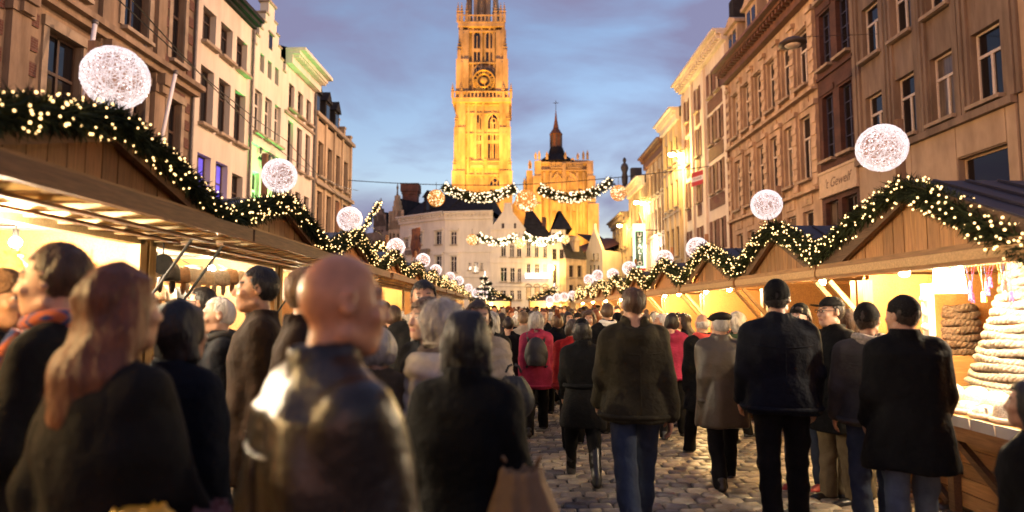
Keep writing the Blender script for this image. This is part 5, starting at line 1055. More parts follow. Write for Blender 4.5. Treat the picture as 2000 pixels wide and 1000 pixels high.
for k in range(7):
    y = 2.9 + k * .32; kk = ['wool_white', 'felt_red', 'fur_cream', 'wool_grey', 'felt_blue', 'wool_white', 'fur_brown'][k]; r = empty('hanging_scarf', (-4.3, y, 1.95), 0, ['white', 'red', 'cream', 'grey', 'blue', 'pale end', 'brown'][k] + ' scarf hanging on the back wall of the nearest left stall', 'scarf', 'scarves on the nearest left stall wall'); MB().box(-.02, .02, -.09, .09, -.7, 0).build('cloth', kk, r); MB().box(-.03, .03, -.09, .09, -.76, -.702).build('fringe', kk, r)
# ---------------------------------------------------------------- Christmas trees at the end of the market
def fir(label, c, h, rad, nb, nbulb, br):
    root = empty('fir_tree', c, 0, label, 'christmas tree', 'lit fir trees at the far end'); MB().tube([(0, 0, 0), (0, 0, h * .95)], [.08, .02], 7).build('trunk', 'pine_dark', root)
    V = []; 
    tiers = 11
    for t_ in range(tiers):
        f = t_ / tiers; z = h * (.12 + .86 * f); rr = rad * (1 - f) ** .85 + .06; nbr = int(14 * (1 - f) + 5)
        for k in range(nbr):
            a = rng.uniform(0, 6.28); d = Vector((math.cos(a), math.sin(a), -.28 + .5 * f)); Lr = rr * rng.uniform(.75, 1.12)
            for q in range(max(3, nb // (tiers * nbr))):
                s_ = Lr * rng.uniform(.15, 1); p = d * s_ + Vector((0, 0, z)); e = (d + Vector(rng.normal(size=3)) * .55).normalized(); w_ = e.orthogonal().normalized() * .02; ll = .16 * rng.uniform(.6, 1.2); V += [p - w_, p + w_, p + e * ll]
    V = np.array([tuple(v) for v in V]); cr_ = link('crown', fastmesh('crown', V, np.arange(len(V)).reshape(-1, 3), ['needles_spruce'], False), root); cr_['kind'] = 'stuff'
    b = MB()
    for k in range(nbulb): f = rng.uniform(0, 1) ** 1.3; a = rng.uniform(0, 6.28); rr = (rad * (1 - f) ** .85 + .06) * rng.uniform(.7, 1.05); b.ball((rr * math.cos(a), rr * math.sin(a), h * (.08 + .9 * f)), br * rng.uniform(.8, 1.25), 5, 4)
    bb = b.build('fairy_lights', 'fairy_bulb_white', root, True, fix=False); bb['kind'] = 'stuff'
    MB().lathe([(.02, h * .95), (.035, h), (.01, h * 1.03)], n=6).build('star', 'globe_led', root)
c = P(947, 600, 36); fir('tall fir tree wound with lights at the end of the left row', (c.x, 36, 0), P(947, 533, 36).z, 1.12, 15000, 190, .028)
c = P(1083, 600, 50); fir('smaller lit fir tree right of the street end', (c.x, 50, 0), P(1083, 555, 50).z, 1.2, 8000, 130, .035)
c = P(1236, 560, 24); fir('lit fir tree between the far right stalls', (c.x + .3, 26, 0), 3.3, .9, 2200, 120, .02)
c = P(700, 470, 12.5); fir('bushy lit fir tree behind the third left stall', (c.x - .1, 12.2, 0), 3.35, 1.0, 4200, 220, .016)
# far cross row of stalls closing the lane
for k, (x, Y) in enumerate(((-4.8, 42), (-1.6, 47.5), (2.8, 47.8), (6.2, 45))):
    r = empty('market_stall', (x, Y, 0), 0, ['far stall left of the fir tree', 'far stall closing the lane on the left', 'far stall closing the lane on the right', 'far stall under the right globe cluster'][k], 'market stall', 'timber market stalls lining the lane')
    m = MB(); m.prism([(-1.6, 2.3), (1.6, 2.3), (0, 3.0)], -.1, 2.2); m.build('roof', 'roof_plum', r); MB().box(-1.5, 1.5, .1, .2, 0, 1.0).build('counter', 'pine_h', r); MB().box(-1.5, 1.5, 1.9, 2.0, 0, 2.25).build('back_wall', 'pine_x', r)
    for q in (-1.5, 1.5): MB().box(q - .06, q + .06, 0, .1, 0, 2.29).build('post', 'post_paint', r)
    bulb(f'bulb inside the {["first", "second", "third", "fourth"][k]} stall of the far cross row from the left', (x, Y + .6, 2.0), .1, 'lamp_glow', .25)
    garland(f'lit fir garland on the {["first", "second", "third", "fourth"][k]} stall of the far cross row', [(x - 1.6, Y - .2, 2.35), (x, Y - .2, 3.05), (x + 1.6, Y - .2, 2.35)], .2, 900, 80, .025, bl=.2)
# ---------------------------------------------------------------- people: implicit surfaces meshed by surface nets
class Grid:
    def __init__(s, xs, ys, zs):
        s.ax = [np.asarray(a, np.float32) for a in (xs, ys, zs)]; s.f = np.full([len(a) for a in s.ax], .25, np.float32)
    def reg(s, lo, hi):
        sl = []
        for a, l_, h_ in zip(s.ax, lo, hi):
            i, j = np.searchsorted(a, l_), np.searchsorted(a, h_)
            if j - i < 1: return None
            sl.append(slice(i, j))
        return tuple(sl)
    def pts(s, sl): return s.ax[0][sl[0]][:, None, None], s.ax[1][sl[1]][None, :, None], s.ax[2][sl[2]][None, None, :]
    def put(s, sl, d, k, sub=False):
        f = s.f[sl]
        if sub:
            if k > 0: h = np.clip(.5 - .5 * (f + d) / k, 0, 1); s.f[sl] = f + (-d - f) * h + k * h * (1 - h)
            else: s.f[sl] = np.maximum(f, -d)
        elif k > 0: h = np.clip(.5 + .5 * (f - d) / k, 0, 1); s.f[sl] = f + (d - f) * h - k * h * (1 - h)
        else: s.f[sl] = np.minimum(f, d)
    def cone(s, a, b, ra, rb, k=.02, sub=False, sx=1.0):
        a, b = np.asarray(a, float), np.asarray(b, float); r = max(ra, rb) + k + .03
        sl = s.reg(np.minimum(a, b) - r, np.maximum(a, b) + r)
        if sl is None: return
        X, Y, Z_ = s.pts(sl); ba = b - a; L2 = max(float(ba @ ba), 1e-9)
        px, py, pz = X - a[0], Y - a[1], Z_ - a[2]; t = np.clip((px * ba[0] + py * ba[1] + pz * ba[2]) / L2, 0, 1)
        d = np.sqrt((px - ba[0] * t) ** 2 + (py - ba[1] * t) ** 2 + (pz - ba[2] * t) ** 2) - (ra + (rb - ra) * t); s.put(sl, d.astype(np.float32), k, sub)
    def ell(s, c, r, k=.02, sub=False, Rm=None):
        c, r = np.asarray(c, float), np.asarray(r, float); m = (max(r) if Rm is not None else r) + k + .03
        sl = s.reg(c - m, c + m)
        if sl is None: return
        X, Y, Z_ = s.pts(sl); p = [X - c[0], Y - c[1], Z_ - c[2]]
        if Rm is not None: p = [p[0] * Rm[0][i] + p[1] * Rm[1][i] + p[2] * Rm[2][i] for i in range(3)]
        k0 = np.sqrt((p[0] / r[0]) ** 2 + (p[1] / r[1]) ** 2 + (p[2] / r[2]) ** 2) + 1e-6; k1 = np.sqrt((p[0] / r[0] ** 2) ** 2 + (p[1] / r[1] ** 2) ** 2 + (p[2] / r[2] ** 2) ** 2) + 1e-6
        s.put(sl, (k0 * (k0 - 1) / k1).astype(np.float32), k, sub)
    def profile(s, zs, rx, ry, cy, k=.02, e=2.4):
        sl = s.reg((-max(rx) - .1, min(cy) - max(ry) - .1, zs[0] - .05), (max(rx) + .1, max(cy) + max(ry) + .1, zs[-1] + .05))
        if sl is None: return
        X, Y, Z_ = s.pts(sl); z = s.ax[2][sl[2]]; ax = np.interp(z, zs, rx)[None, None, :]; ay = np.interp(z, zs, ry)[None, None, :]; c = np.interp(z, zs, cy)[None, None, :]
        q = (np.abs(X / ax) ** e + np.abs((Y - c) / ay) ** e) ** (1 / e); d = (q - 1) * np.minimum(ax, ay); d = np.maximum(d, np.maximum(zs[0] - Z_, Z_ - zs[-1])); s.put(sl, d.astype(np.float32), k)
    def cut(s, n, o):      # keep the side n·(p−o) < 0
        X, Y, Z_ = s.ax[0][:, None, None], s.ax[1][None, :, None], s.ax[2][None, None, :]
        s.f = np.maximum(s.f, (X - o[0]) * n[0] + (Y - o[1]) * n[1] + (Z_ - o[2]) * n[2])
    def wrinkle(s, amp, freq, seed, st=(1, 1, 1)):
        m = np.abs(s.f) < .05; I = np.nonzero(m); r_ = np.random.default_rng(seed); x = [s.ax[i][I[i]] * st[i] for i in range(3)]; d = np.zeros(len(I[0]), np.float32)
        wx = x[0] + .03 * np.sin(x[2] * 14 + r_.uniform(0, 6)); wz = x[2] + .04 * np.sin(x[0] * 11 + x[1] * 9 + r_.uniform(0, 6))
        for i in range(6): v = r_.normal(size=3); v /= np.linalg.norm(v); w_ = freq * r_.uniform(.6, 1.7); q = np.sin(w_ * (wx * v[0] + x[1] * v[1] + wz * v[2]) + r_.uniform(0, 6)); d += (1 - np.abs(q)) * .6 + .4 * q
        s.f[I] += amp * (d / 6 - .3)
    def mesh(s):
        f = s.f; f[0], f[-1], f[:, 0], f[:, -1], f[:, :, 0], f[:, :, -1] = .1, .1, .1, .1, .1, .1
        ins = f < 0; nx, ny, nz = f.shape
        cnt = np.zeros((nx - 1, ny - 1, nz - 1), np.uint8)
        for i in (0, 1):
            for j in (0, 1):
                for k in (0, 1): cnt += ins[i:nx - 1 + i, j:ny - 1 + j, k:nz - 1 + k]
        I, J, K = np.nonzero((cnt > 0) & (cnt < 8)); idx = np.full(cnt.shape, -1, np.int32); idx[I, J, K] = np.arange(len(I))
        acc = np.zeros((len(I), 3), np.float32); num = np.zeros(len(I), np.float32)
        co = [(i, j, k) for i in (0, 1) for j in (0, 1) for k in (0, 1)]
        for a in co:
            for ax in range(3):
                if a[ax]: continue
                b = list(a); b[ax] = 1
                fa, fb = f[I + a[0], J + a[1], K + a[2]], f[I + b[0], J + b[1], K + b[2]]; m = (fa < 0) != (fb < 0)
                t = np.where(m, fa / np.where(m, fa - fb, 1), 0); p = [I + a[0], J + a[1], K + a[2]]
                for c in range(3):
                    v0 = s.ax[c][p[c]]
                    if c == ax: v0 = v0 + t * (s.ax[c][np.minimum(p[c] + 1, len(s.ax[c]) - 1)] - v0)
                    acc[:, c] += np.where(m, v0, 0)
                num += m
        V = acc / num[:, None]; Q = []
        for ax in range(3):
            n0 = [slice(None)] * 3; n1 = [slice(None)] * 3; n0[ax] = slice(0, -1); n1[ax] = slice(1, None)
            a, b = ins[tuple(n0)], ins[tuple(n1)]; E = np.nonzero(a != b); u, v = [(1, 2), (2, 0), (0, 1)][ax]
            E = [e.copy() for e in E]; ok = (E[u] > 0) & (E[v] > 0) & (E[u] < f.shape[u] - 1) & (E[v] < f.shape[v] - 1); E = [e[ok] for e in E]; fl = a[tuple(E)]
            def cell(du, dv): q = [E[0].copy(), E[1].copy(), E[2].copy()]; q[u] += du; q[v] += dv; return idx[tuple(q)]
            q = np.stack([cell(-1, -1), cell(0, -1), cell(0, 0), cell(-1, 0)], 1); q[~fl] = q[~fl][:, ::-1]; Q.append(q)
        Q = np.concatenate(Q); Q = Q[(Q >= 0).all(1)]; return V, Q
def rows_(lo, hi, st): return np.arange(lo, hi + st, st)
def axis(segs):           # graded spacing: [(from, to, step), ...]
    out = []
    for a, b, st in segs: out.append(np.linspace(a, b, max(2, int((b - a) / st) + 1))[:-1])
    return np.concatenate(out + [np.array([segs[-1][1]])])
M('skin', (.42, .22, .13), .42, .22, 30, .12, 120); M('skin_fair', (.5, .29, .19), .5, .1, 14, .08, 90)
M('skin_warm', (.5, .22, .11), .42, .2, 22, .04, 140); M('lips', (.3, .1, .075), .45, 0, bump=0); M('eye_dark', (.02, .014, .01), .2, 0, bump=0); M('eye_white', (.6, .56, .5), .25, 0, bump=0)
for n_, c_ in dict(hair_black=(.012, .009, .008), hair_dark=(.03, .018, .011), hair_brown=(.07, .035, .016), hair_auburn=(.13, .038, .012), hair_grey=(.36, .33, .29), hair_white=(.6, .56, .5), hair_sandy=(.17, .1, .05)).items():
    M(n_, c_, .5, .45, 25, .6, 70, stretch=(1, 1, .18), spec=.4)
for n_, c_ in dict(black=(.004, .0038, .004), charcoal=(.01, .009, .008), navy=(.005, .006, .01), brown=(.022, .012, .007), olive=(.03, .024, .012), taupe=(.085, .06, .036), raspberry=(.28, .025, .06), red=(.3, .012, .012), beige=(.34, .27, .2), cream=(.46, .41, .34), grey=(.06, .055, .05), rust=(.12, .035, .012), green=(.02, .035, .02), plum=(.05, .015, .03)).items():
    M('coat_' + n_, c_, .85, .35, 5, .55, 22, spec=.15)
sm = M('scarf_stripes', (.3, .3, .34), .9, 0, bump=0); _t = sm.node_tree; _c = _t.nodes.new('ShaderNodeTexCoord'); _w = _t.nodes.new('ShaderNodeTexWave'); _w.inputs['Scale'].default_value = 14; _t.links.new(_c.outputs['Object'], _w.inputs['Vector']); _r = _t.nodes.new('ShaderNodeValToRGB'); _e = _r.color_ramp.elements; _e[0].color = (.03, .05, .16, 1); _e[1].color = (.6, .58, .55, 1); _q = _e.new(.45); _q.color = (.45, .1, .03, 1); _r.color_ramp.interpolation = 'CONSTANT'; _t.links.new(_w.outputs['Fac'], _r.inputs[0]); _t.links.new(_r.outputs[0], _t.nodes['Principled BSDF'].inputs['Base Color'])
M('leather', (.013, .0075, .005), .33, .5, 5, .3, 26, spec=.45, detail=8); M('satin_brown', (.05, .036, .022), .5, .25, 5, .5, 12)
for n_, c_ in dict(jeans=(.035, .045, .07), jeans_light=(.075, .095, .13), jeans_dark=(.01, .011, .016), trousers=(.006, .0055, .0055), khaki=(.13, .1, .06), brown=(.03, .02, .013)).items(): M('leg_' + n_, c_, .9, .3, 6, .35, 20, spec=.12)
M('shoe_black', (.01, .009, .009), .35, .2, 8, .1); M('shoe_brown', (.05, .025, .012), .45, .2, 8, .1); M('shoe_red', (.3, .03, .03), .6, .2, 8, .1)
M('bag_tan', (.17, .095, .045), .8, .3, 5, .4, 14); M('bag_black', (.012, .011, .012), .6, .25, 6, .3, 20); M('bag_maroon', (.13, .035, .03), .5, .3, 5, .4, 12)
M('plastic_white', (.75, .74, .72), .35, .1, 5, .3, 12); M('plastic_blue', (.02, .2, .5), .35, .2, 5, .3, 12); M('plastic_yellow', (.6, .32, .03), .4, .2, 5, .3, 12)
def fuzz(V, Q, n, ln, out, down):
    r_ = np.random.default_rng(len(V)); i = r_.integers(0, len(V), n); c = V.mean(0); p = V[i]; nr = p - c; nr /= np.linalg.norm(nr, axis=1)[:, None]
    d = nr * out + np.array([0, 0, down]) + r_.normal(size=(n, 3)) * .28; d /= np.linalg.norm(d, axis=1)[:, None]; sd = np.cross(d, nr); sd /= np.linalg.norm(sd, axis=1)[:, None] + 1e-6; w_ = .0009; L_ = (ln * r_.uniform(.5, 1.2, n))[:, None]
    a = p - nr * .004; W = np.concatenate([a - sd * w_, a + sd * w_, a + d * L_ + sd * w_ * .3 + nr * .001, a + d * L_ - sd * w_ * .3]); k = np.arange(n) + len(V)
    return np.concatenate([V, W]), np.concatenate([Q, np.stack([k, k + n, k + 2 * n, k + 3 * n], 1)])
def rotz(a): c, s_ = math.cos(a), math.sin(a); return np.array([[c, -s_, 0], [s_, c, 0], [0, 0, 1]])
def rotx(a): c, s_ = math.cos(a), math.sin(a); return np.array([[1, 0, 0], [0, c, -s_], [0, s_, c]])
def limb(o, L, pitch, out):       # direction from straight down: pitch swings forward (−y), out swings sideways
    d = np.array([math.sin(out), -math.sin(pitch) * math.cos(out), -math.cos(pitch) * math.cos(out)]); return np.asarray(o) + d * L
def make_person(sp):
    """sp: dict of build and clothes. Faces −y, stands on z = 0. Returns the body object with its clothes as children."""
    g = sp.get; H = g('H', 1.75); s = H / 1.75; w = g('w', 1.0); seed = g('seed', 1); q = g('q', 1.0); fem = g('fem', False)
    LS = s
    Rh = rotz(R(g('hyaw', 0))) @ rotx(R(g('hpit', 0))); piv = np.array([0, .012, 1.47]) * s
    hd = lambda x, y, z: Rh @ (np.array([x, y, z]) * s - piv) + piv + np.array([0, g('hfwd', -.02), 0]) * s
    # skeleton
    hip = [np.array([sx * .092 * w ** .5, 0, .91]) * s for sx in (-1, 1)]; shl = [np.array([sx * (.155 if fem else .172) * w, .012, 1.39]) * s for sx in (-1, 1)]
    lp = g('legs', ((12, 0), (-10, 8))); knee, ank = [], []
    for i in (0, 1):
        k_ = limb(hip[i], .43 * s, R(lp[i][0]), R((-1, 1)[i] * 1.5)); a_ = limb(k_, .41 * s, R(lp[i][0] - lp[i][1]), 0); knee.append(k_); ank.append(a_)
    drop = min(a_[2] for a_ in ank) - .075 * s
    for L_ in (hip, shl, knee, ank):
        for v in L_: v[2] -= drop
    piv[2] -= drop; zo = -drop
    hd = lambda x, y, z: Rh @ (np.array([x, y, z]) * s + np.array([0, 0, zo]) - piv) + piv + np.array([0, g('hfwd', -.02), 0]) * s
    arms = g('arms', ((4, 12, 12), (-4, 12, 12))); elb, wri, hdir = [], [], []
    for i in (0, 1):
        a = arms[i]; sx = (-1, 1)[i]; e_ = limb(shl[i], .285 * s, R(a[0]), sx * R(a[2])); inn = a[3] if len(a) > 3 else -4
        w_ = limb(e_, .255 * s, R(a[0] + a[1]), sx * R(-inn if len(a) > 3 else a[2] * .4)); elb.append(e_); wri.append(w_); hdir.append((w_ - e_) / np.linalg.norm(w_ - e_))
    T = lambda x, y, z: np.array([x * s, y * s, z * s + zo])
    zt, zh, zl = 1.79 * s + zo, 1.44 * s + zo, -.03
    st = .0115 / q; sh = .0075 / q
    xr = max(.34, max(abs(v[0]) for v in elb + wri) + .13); yl = min(min(v[1] for v in elb + wri + ank + knee) - .2, -.24); yh = max(max(v[1] for v in elb + wri + ank + knee) + .14, .24)
    def G(z0, z1, stp, hi=False): return Grid(axis([(-xr, -.13, stp), (-.13, .13, stp * (.72 if hi else 1)), (.13, xr, stp)]), rows_(yl, yh, stp * (.85 if hi else 1)), axis([(z0, .64 * s, stp * 3.2), (.64 * s, zh, stp * 1.4), (zh, zt + .03, sh)]) if hi and z1 > zh else rows_(z0, z1, stp * 1.15))
    # ---- body: one continuous skin
    b = G(zl, zt, st, True)
    b.ell(T(0, 0, 1.27), np.array([.155 * w, .105 * w, .21]) * s, .03); b.ell(T(0, -.005, 1.07), np.array([.14 * w, .1 * w, .16]) * s, .05); b.ell(T(0, .01, .93), np.array([.16 * w, .11 * w, .12]) * s, .05)
    b.cone(T(-.15 * w, .01, 1.40), T(.15 * w, .01, 1.40), .05 * s, .05 * s, .05)
    nb = T(0, .02, 1.38); b.cone(nb, hd(0, .022, 1.56), .056 * s, .054 * s, .03)
    for i in (0, 1):
        b.cone(hip[i], knee[i], .083 * s * w ** .5, .056 * s, .03); b.cone(knee[i], ank[i], .056 * s, .04 * s, .02); b.cone(ank[i] + [0, .02, -.03 * s], ank[i] + np.array([0, -.13, -.045]) * s, .036 * s, .03 * s, .02)
        b.cone(shl[i], elb[i], .052 * s, .04 * s, .03); b.cone(elb[i], wri[i], .04 * s, .028 * s, .015)
        # hand: palm, four curled fingers, thumb
        d = hdir[i]; sx = (-1, 1)[i]; nrm = np.array([-sx, 0, 0]) - d * (d[0] * -sx); nrm /= np.linalg.norm(nrm); fw = np.cross(d, nrm) * (-sx); fw = fw if fw[1] < 0 or abs(fw[1]) < .3 else -fw; hs = s * (.92 if fem else 1)
        pc = wri[i] + d * .045 * hs
        for o_ in (-.022, 0, .022): b.cone(wri[i] + fw * o_ * .6 * hs, wri[i] + d * .085 * hs + fw * o_ * hs, .017 * hs, .0135 * hs, .012)
        curl = g('curl', .55)
        for k, (o_, fl) in enumerate(((.031, .072), (.0105, .082), (-.0105, .077), (-.031, .06))):
            p0 = wri[i] + d * (.088 if k < 3 else .082) * hs + fw * o_ * hs; d1 = d * math.cos(curl * .5) + nrm * math.sin(curl * .5); p1 = p0 + d1 * fl * .48 * hs; d2 = d * math.cos(curl * 1.6) + nrm * math.sin(curl * 1.6); p2 = p1 + d2 * fl * .52 * hs
            b.cone(p0, p1, .0095 * hs, .0088 * hs, .003); b.cone(p1, p2, .0088 * hs, .0075 * hs, .003)
        p0 = wri[i] + d * .03 * hs + fw * .026 * hs; p1 = p0 + (d * .6 + fw * .65 + nrm * .35) * .042 * hs; p2 = p1 + (d * .85 + fw * .2 + nrm * .4) * .034 * hs; b.cone(p0, p1, .0135 * hs, .011 * hs, .008); b.cone(p1, p2, .011 * hs, .0085 * hs, .003)
    HR = lambda *r: np.array(r) * s
    b.ell(hd(0, .018, 1.652), HR(.077, .097, .098), .02, Rm=Rh); b.ell(hd(0, -.03, 1.585), HR(.058, .072, .085), .03, Rm=Rh); b.ell(hd(0, -.068, 1.535), HR(.028, .026, .024), .025, Rm=Rh)
    b.cone(hd(-.05, .0, 1.555), hd(-.02, -.06, 1.532), .02 * s, .02 * s, .02); b.cone(hd(.05, .0, 1.555), hd(.02, -.06, 1.532), .02 * s, .02 * s, .02)
    b.cone(hd(-.034, -.072, 1.662), hd(.034, -.072, 1.662), .014 * s, .014 * s, .015)
    for sx in (-1, 1):
        b.ell(hd(sx * .031, -.1, 1.64), HR(.017, .013, .012), .012, True, Rh); b.ell(hd(sx * .031, -.08, 1.639), HR(.013, .0125, .011), .002, Rm=Rh); b.ell(hd(sx * .04, -.07, 1.605), HR(.022, .018, .018), .02, Rm=Rh)
        b.ell(hd(sx * .082, .014, 1.632), HR(.0095, .022, .035), .006, Rm=Rh @ rotz(R(sx * 24))); b.ell(hd(sx * .091, .008, 1.634), HR(.006, .011, .02), .004, True, Rh); b.cone(hd(sx * .009, -.108, 1.602), hd(sx * .012, -.102, 1.6), .0085 * s, .008 * s, .006)
    b.cone(hd(0, -.088, 1.65), hd(0, -.113, 1.606), .009 * s, .0125 * s, .012)
    b.cone(hd(-.018, -.092, 1.571), hd(.018, -.092, 1.571), .0075 * s, .0075 * s, .006); b.cone(hd(-.015, -.091, 1.56), hd(.015, -.091, 1.56), .0085 * s, .0085 * s, .005); b.cone(hd(-.022, -.101, 1.5655), hd(.022, -.101, 1.5655), .0022 * s, .0022 * s, .003, True)
    V, Q = b.mesh()
    cen = V[Q].mean(1); lo = (cen - piv - np.array([0, g('hfwd', -.02), 0]) * s) @ Rh + piv; lo[:, 2] -= zo; lo /= s
    ax, ay, az = np.abs(lo[:, 0]), lo[:, 1], lo[:, 2]; mi = np.zeros(len(Q), int)
    front = ay < -.06
    mi[front & (ax < .024) & (az > 1.553) & (az < 1.578) & (ay < -.088)] = 1
    mi[front & (((ax - .031) / .0135) ** 2 + ((az - 1.641) / .0068) ** 2 < 1)] = 3; mi[front & (((ax - .031) / .0062) ** 2 + ((az - 1.641) / .0068) ** 2 < 1)] = 2
    mi[front & (np.abs(ax - .033) < .017) & (np.abs(az - 1.664 - .004 * np.cos((ax - .033) * 60)) < .0045)] = 4
    hm_ = g('hair_mat', 'hair_dark')
    body = link('person', fastmesh('person', V, Q, [g('skin', 'skin'), 'lips', 'eye_dark', 'eye_white', hm_], True, mi))
    def child(name, gr, mat, fz_=None):
        V_, Q_ = gr.mesh()
        if len(Q_) == 0: return None
        if fz_: V_, Q_ = fuzz(V_, Q_, *fz_)
        o_ = link(name, fastmesh(name, V_, Q_, [mat]), body); return o_
    stc = .014 / q
    # ---- trousers and shoes
    if not g('crowd'):
        t_ = G(.03, 1.08 * s + zo, stc * 1.2)
        for i in (0, 1):
            r1, r2 = .098 * s * w ** .5, .074 * s; r3 = g('cuff', .066) * s
            t_.cone(hip[i] + [0, 0, .02], knee[i], r1, r2, .03); t_.cone(knee[i], ank[i] + [0, 0, g('hemz', -.015)], r2, r3, .02)
        t_.ell(T(0, .01, .95), np.array([.178 * w, .13 * w, .13]) * s, .05); t_.wrinkle(.03, 20, seed, (1, 1, 1.6)); child('trousers', t_, g('legmat', 'leg_trousers'))
    else:
        t_ = G(.03, 1.0 * s + zo, stc * 1.2)
        for i in (0, 1): t_.cone(hip[i], knee[i], .1 * s, .075 * s, .03); t_.cone(knee[i], ank[i], .075 * s, .066 * s, .02)
        child('trousers', t_, g('legmat', 'leg_trousers'))
    for i in (0, 1):
        h_ = Grid(rows_(ank[i][0] - .1, ank[i][0] + .1, .011 / q), rows_(ank[i][1] - .26, ank[i][1] + .14, .011 / q), rows_(-.02, (.46 if g('boots') else .17) + max(0, ank[i][2] - .075), .012 / q)); z_ = ank[i][2]
        h_.cone(ank[i] + np.array([0, .03, -.03]) * s, ank[i] + np.array([0, -.11, -.04]) * s, .046 * s, .04 * s, .02); h_.cone(ank[i] + np.array([0, -.1, -.045]) * s, ank[i] + np.array([0, -.16, -.047]) * s, .037 * s, .03 * s, .02); h_.cone(ank[i] + [0, .01, .03], ank[i] + [0, .01, -.02], .047 * s, .045 * s, .02)
        if g('boots'): h_.cone(ank[i], ank[i] + (knee[i] - ank[i]) * .8, .05 * s, .066 * s, .02)
        h_.cut((0, 0, -1), (0, 0, max(.004, z_ - .078 * s))); child('shoe', h_, g('shoemat', 'shoe_black'))
    # ---- coat
    ct = g('coat', 'jacket'); hem = {'jacket': .83, 'short': .93, 'coat': .62, 'long': .42, 'parka': .7}[ct] * s + zo; fat = g('fat', .035)
    c_ = G(hem - .04, 1.56 * s + zo, stc, False)
    zz_ = np.array([hem, hem + .04, .93 * s + zo if hem < .9 * s + zo else hem + .06, 1.08 * s + zo, 1.25 * s + zo, 1.38 * s + zo, 1.45 * s + zo, 1.5 * s + zo]); fl = g('flare', .03) * max(0, (.93 * s + zo - hem)) / .3
    rx = np.array([.18 * w + fl + fat, .182 * w + fl + fat, .17 * w + fat, (.14 if fem else .158) * w + fat, .17 * w + fat, .165 * w + fat * .8, .1 * w + fat * .5, .062]) * s; ry = np.array([.13 * w + fl * .8 + fat, .13 * w + fl * .8 + fat, .13 * w + fat, .112 * w + fat, .12 * w + fat, .1 * w + fat, .08 + fat * .4, .062]) * s
    if g('waist'): rx[3] *= .9; ry[3] *= .92
    c_.profile(zz_, rx, ry, np.array([0, 0, .005, 0, 0, .01, .015, .015]) * s, .0); sl_ = .058 * s + fat * .5
    for i in (0, 1):
        c_.cone(shl[i], elb[i], sl_, sl_ * .86, .045); c_.cone(elb[i], wri[i] - hdir[i] * .01, sl_ * .86, sl_ * .68, .03)
        if g('fur'): c_.cone(wri[i] - hdir[i] * .05, wri[i], sl_ * .95, sl_ * .95, .02)
    c_.cone(T(-.12 * w, .012, 1.40), T(.12 * w, .012, 1.40), .06 * s, .06 * s, .05)
    for sx in (-1, 1): c_.cone(T(sx * .04, .02, 1.475), T(sx * .15 * w, .014, 1.42), .05 * s, .048 * s, .05)
    col = g('collar', .085)
    for a in np.linspace(0, 6.283, 13)[:-1]: c_.cone(T(.066 * math.cos(a), .02 + .066 * math.sin(a), 1.44), T(.072 * math.cos(a), .018 + .072 * math.sin(a), 1.44 + col), .021 * s, .017 * s, .014)
    if g('hood'):
        for a in np.linspace(-.25, 3.4, 10): c_.cone(T(.088 * math.cos(a), .045 + .085 * math.sin(a), 1.45), T(.105 * math.cos(a), .05 + .1 * math.sin(a), 1.415), .034 * s, .04 * s, .03)
        c_.ell(T(0, .105, 1.42), np.array([.135, .06, .085]) * s, .03); c_.ell(T(0, .1, 1.5), np.array([.085, .045, .03]) * s, .03, True)
    if g('puff'):
        X, Y, Zg = c_.ax[0][:, None, None], c_.ax[1][None, :, None], c_.ax[2][None, None, :]; m_ = np.abs(c_.f) < .06; c_.f = np.where(m_, c_.f - g('puff') * np.abs(np.sin((Zg + .01 * np.sin(X * 30)) * math.pi / .075)) ** .7, c_.f)
    c_.wrinkle(g('wr', .03), g('wf', 15), seed + 5, (1, 1, .8)); 
    # neck opening
    c_.cone(hd(0, .02, 1.47), hd(0, .01, 1.62), .056 * s, .062 * s, .006, True)
    co_ = child('coat', c_, g('coatmat', 'coat_black'))
    if not g('crowd') and ct in ('jacket', 'short', 'parka'):
        def surf(a, z, off=.005): x_, y_ = np.interp(z, zz_, rx) + off, np.interp(z, zz_, ry) + off; c1, s1 = math.cos(a), math.sin(a); return (x_ * np.sign(c1) * abs(c1) ** (2 / 2.4), y_ * np.sign(s1) * abs(s1) ** (2 / 2.4), z)
        m = MB(); m.tube([surf(a, hem + .035, .006) for a in np.linspace(0, 2 * math.pi, 41)[:-1]], .02, 6, close=True); m.build('hem_band', g('coatmat', 'coat_black'), body, True)
        zy = 1.3 * s + zo; m = MB(); m.tube([surf(a, zy + .012 * math.cos(a * 2)) for a in np.linspace(R(18), R(162), 25)], .0065, 5); m.tube([surf(R(90), z) for z in np.linspace(zy, hem + .05, 14)], .005, 5); m.build('seam', g('coatmat', 'coat_black'), body, True)
    if not g('crowd'):
        for i in (0, 1): MB().tube([wri[i] - hdir[i] * .045, wri[i] - hdir[i] * .005], sl_ * .72, 12).build('cuff', g('coatmat', 'coat_black'), body, True)
    if g('furcol'):
        f_ = Grid(rows_(-.2, .2, .013), rows_(-.22, .24, .013), rows_(1.3 * s + zo, 1.62 * s + zo, .013))
        for a in np.linspace(0, 6.283, 17)[:-1]: f_.cone(T(.1 * math.cos(a), .02 + .1 * math.sin(a), 1.455 + .02 * math.sin(a)), T(.115 * math.cos(a), .02 + .11 * math.sin(a), 1.44), .034 * s, .034 * s, .02)
        child('fur_collar', f_, g('furcol'), (2600, .035, .9, .0))
    if g('belt'):
        m = MB(); zb = 1.06 * s + zo; m.tube([((.15 * w + fat + .008) * s * math.cos(a), (.12 * w + fat + .008) * s * math.sin(a), zb) for a in np.linspace(0, 6.283, 25)[:-1]], .022, 6, close=True); m.build('belt', g('coatmat', 'coat_black'), body, True)
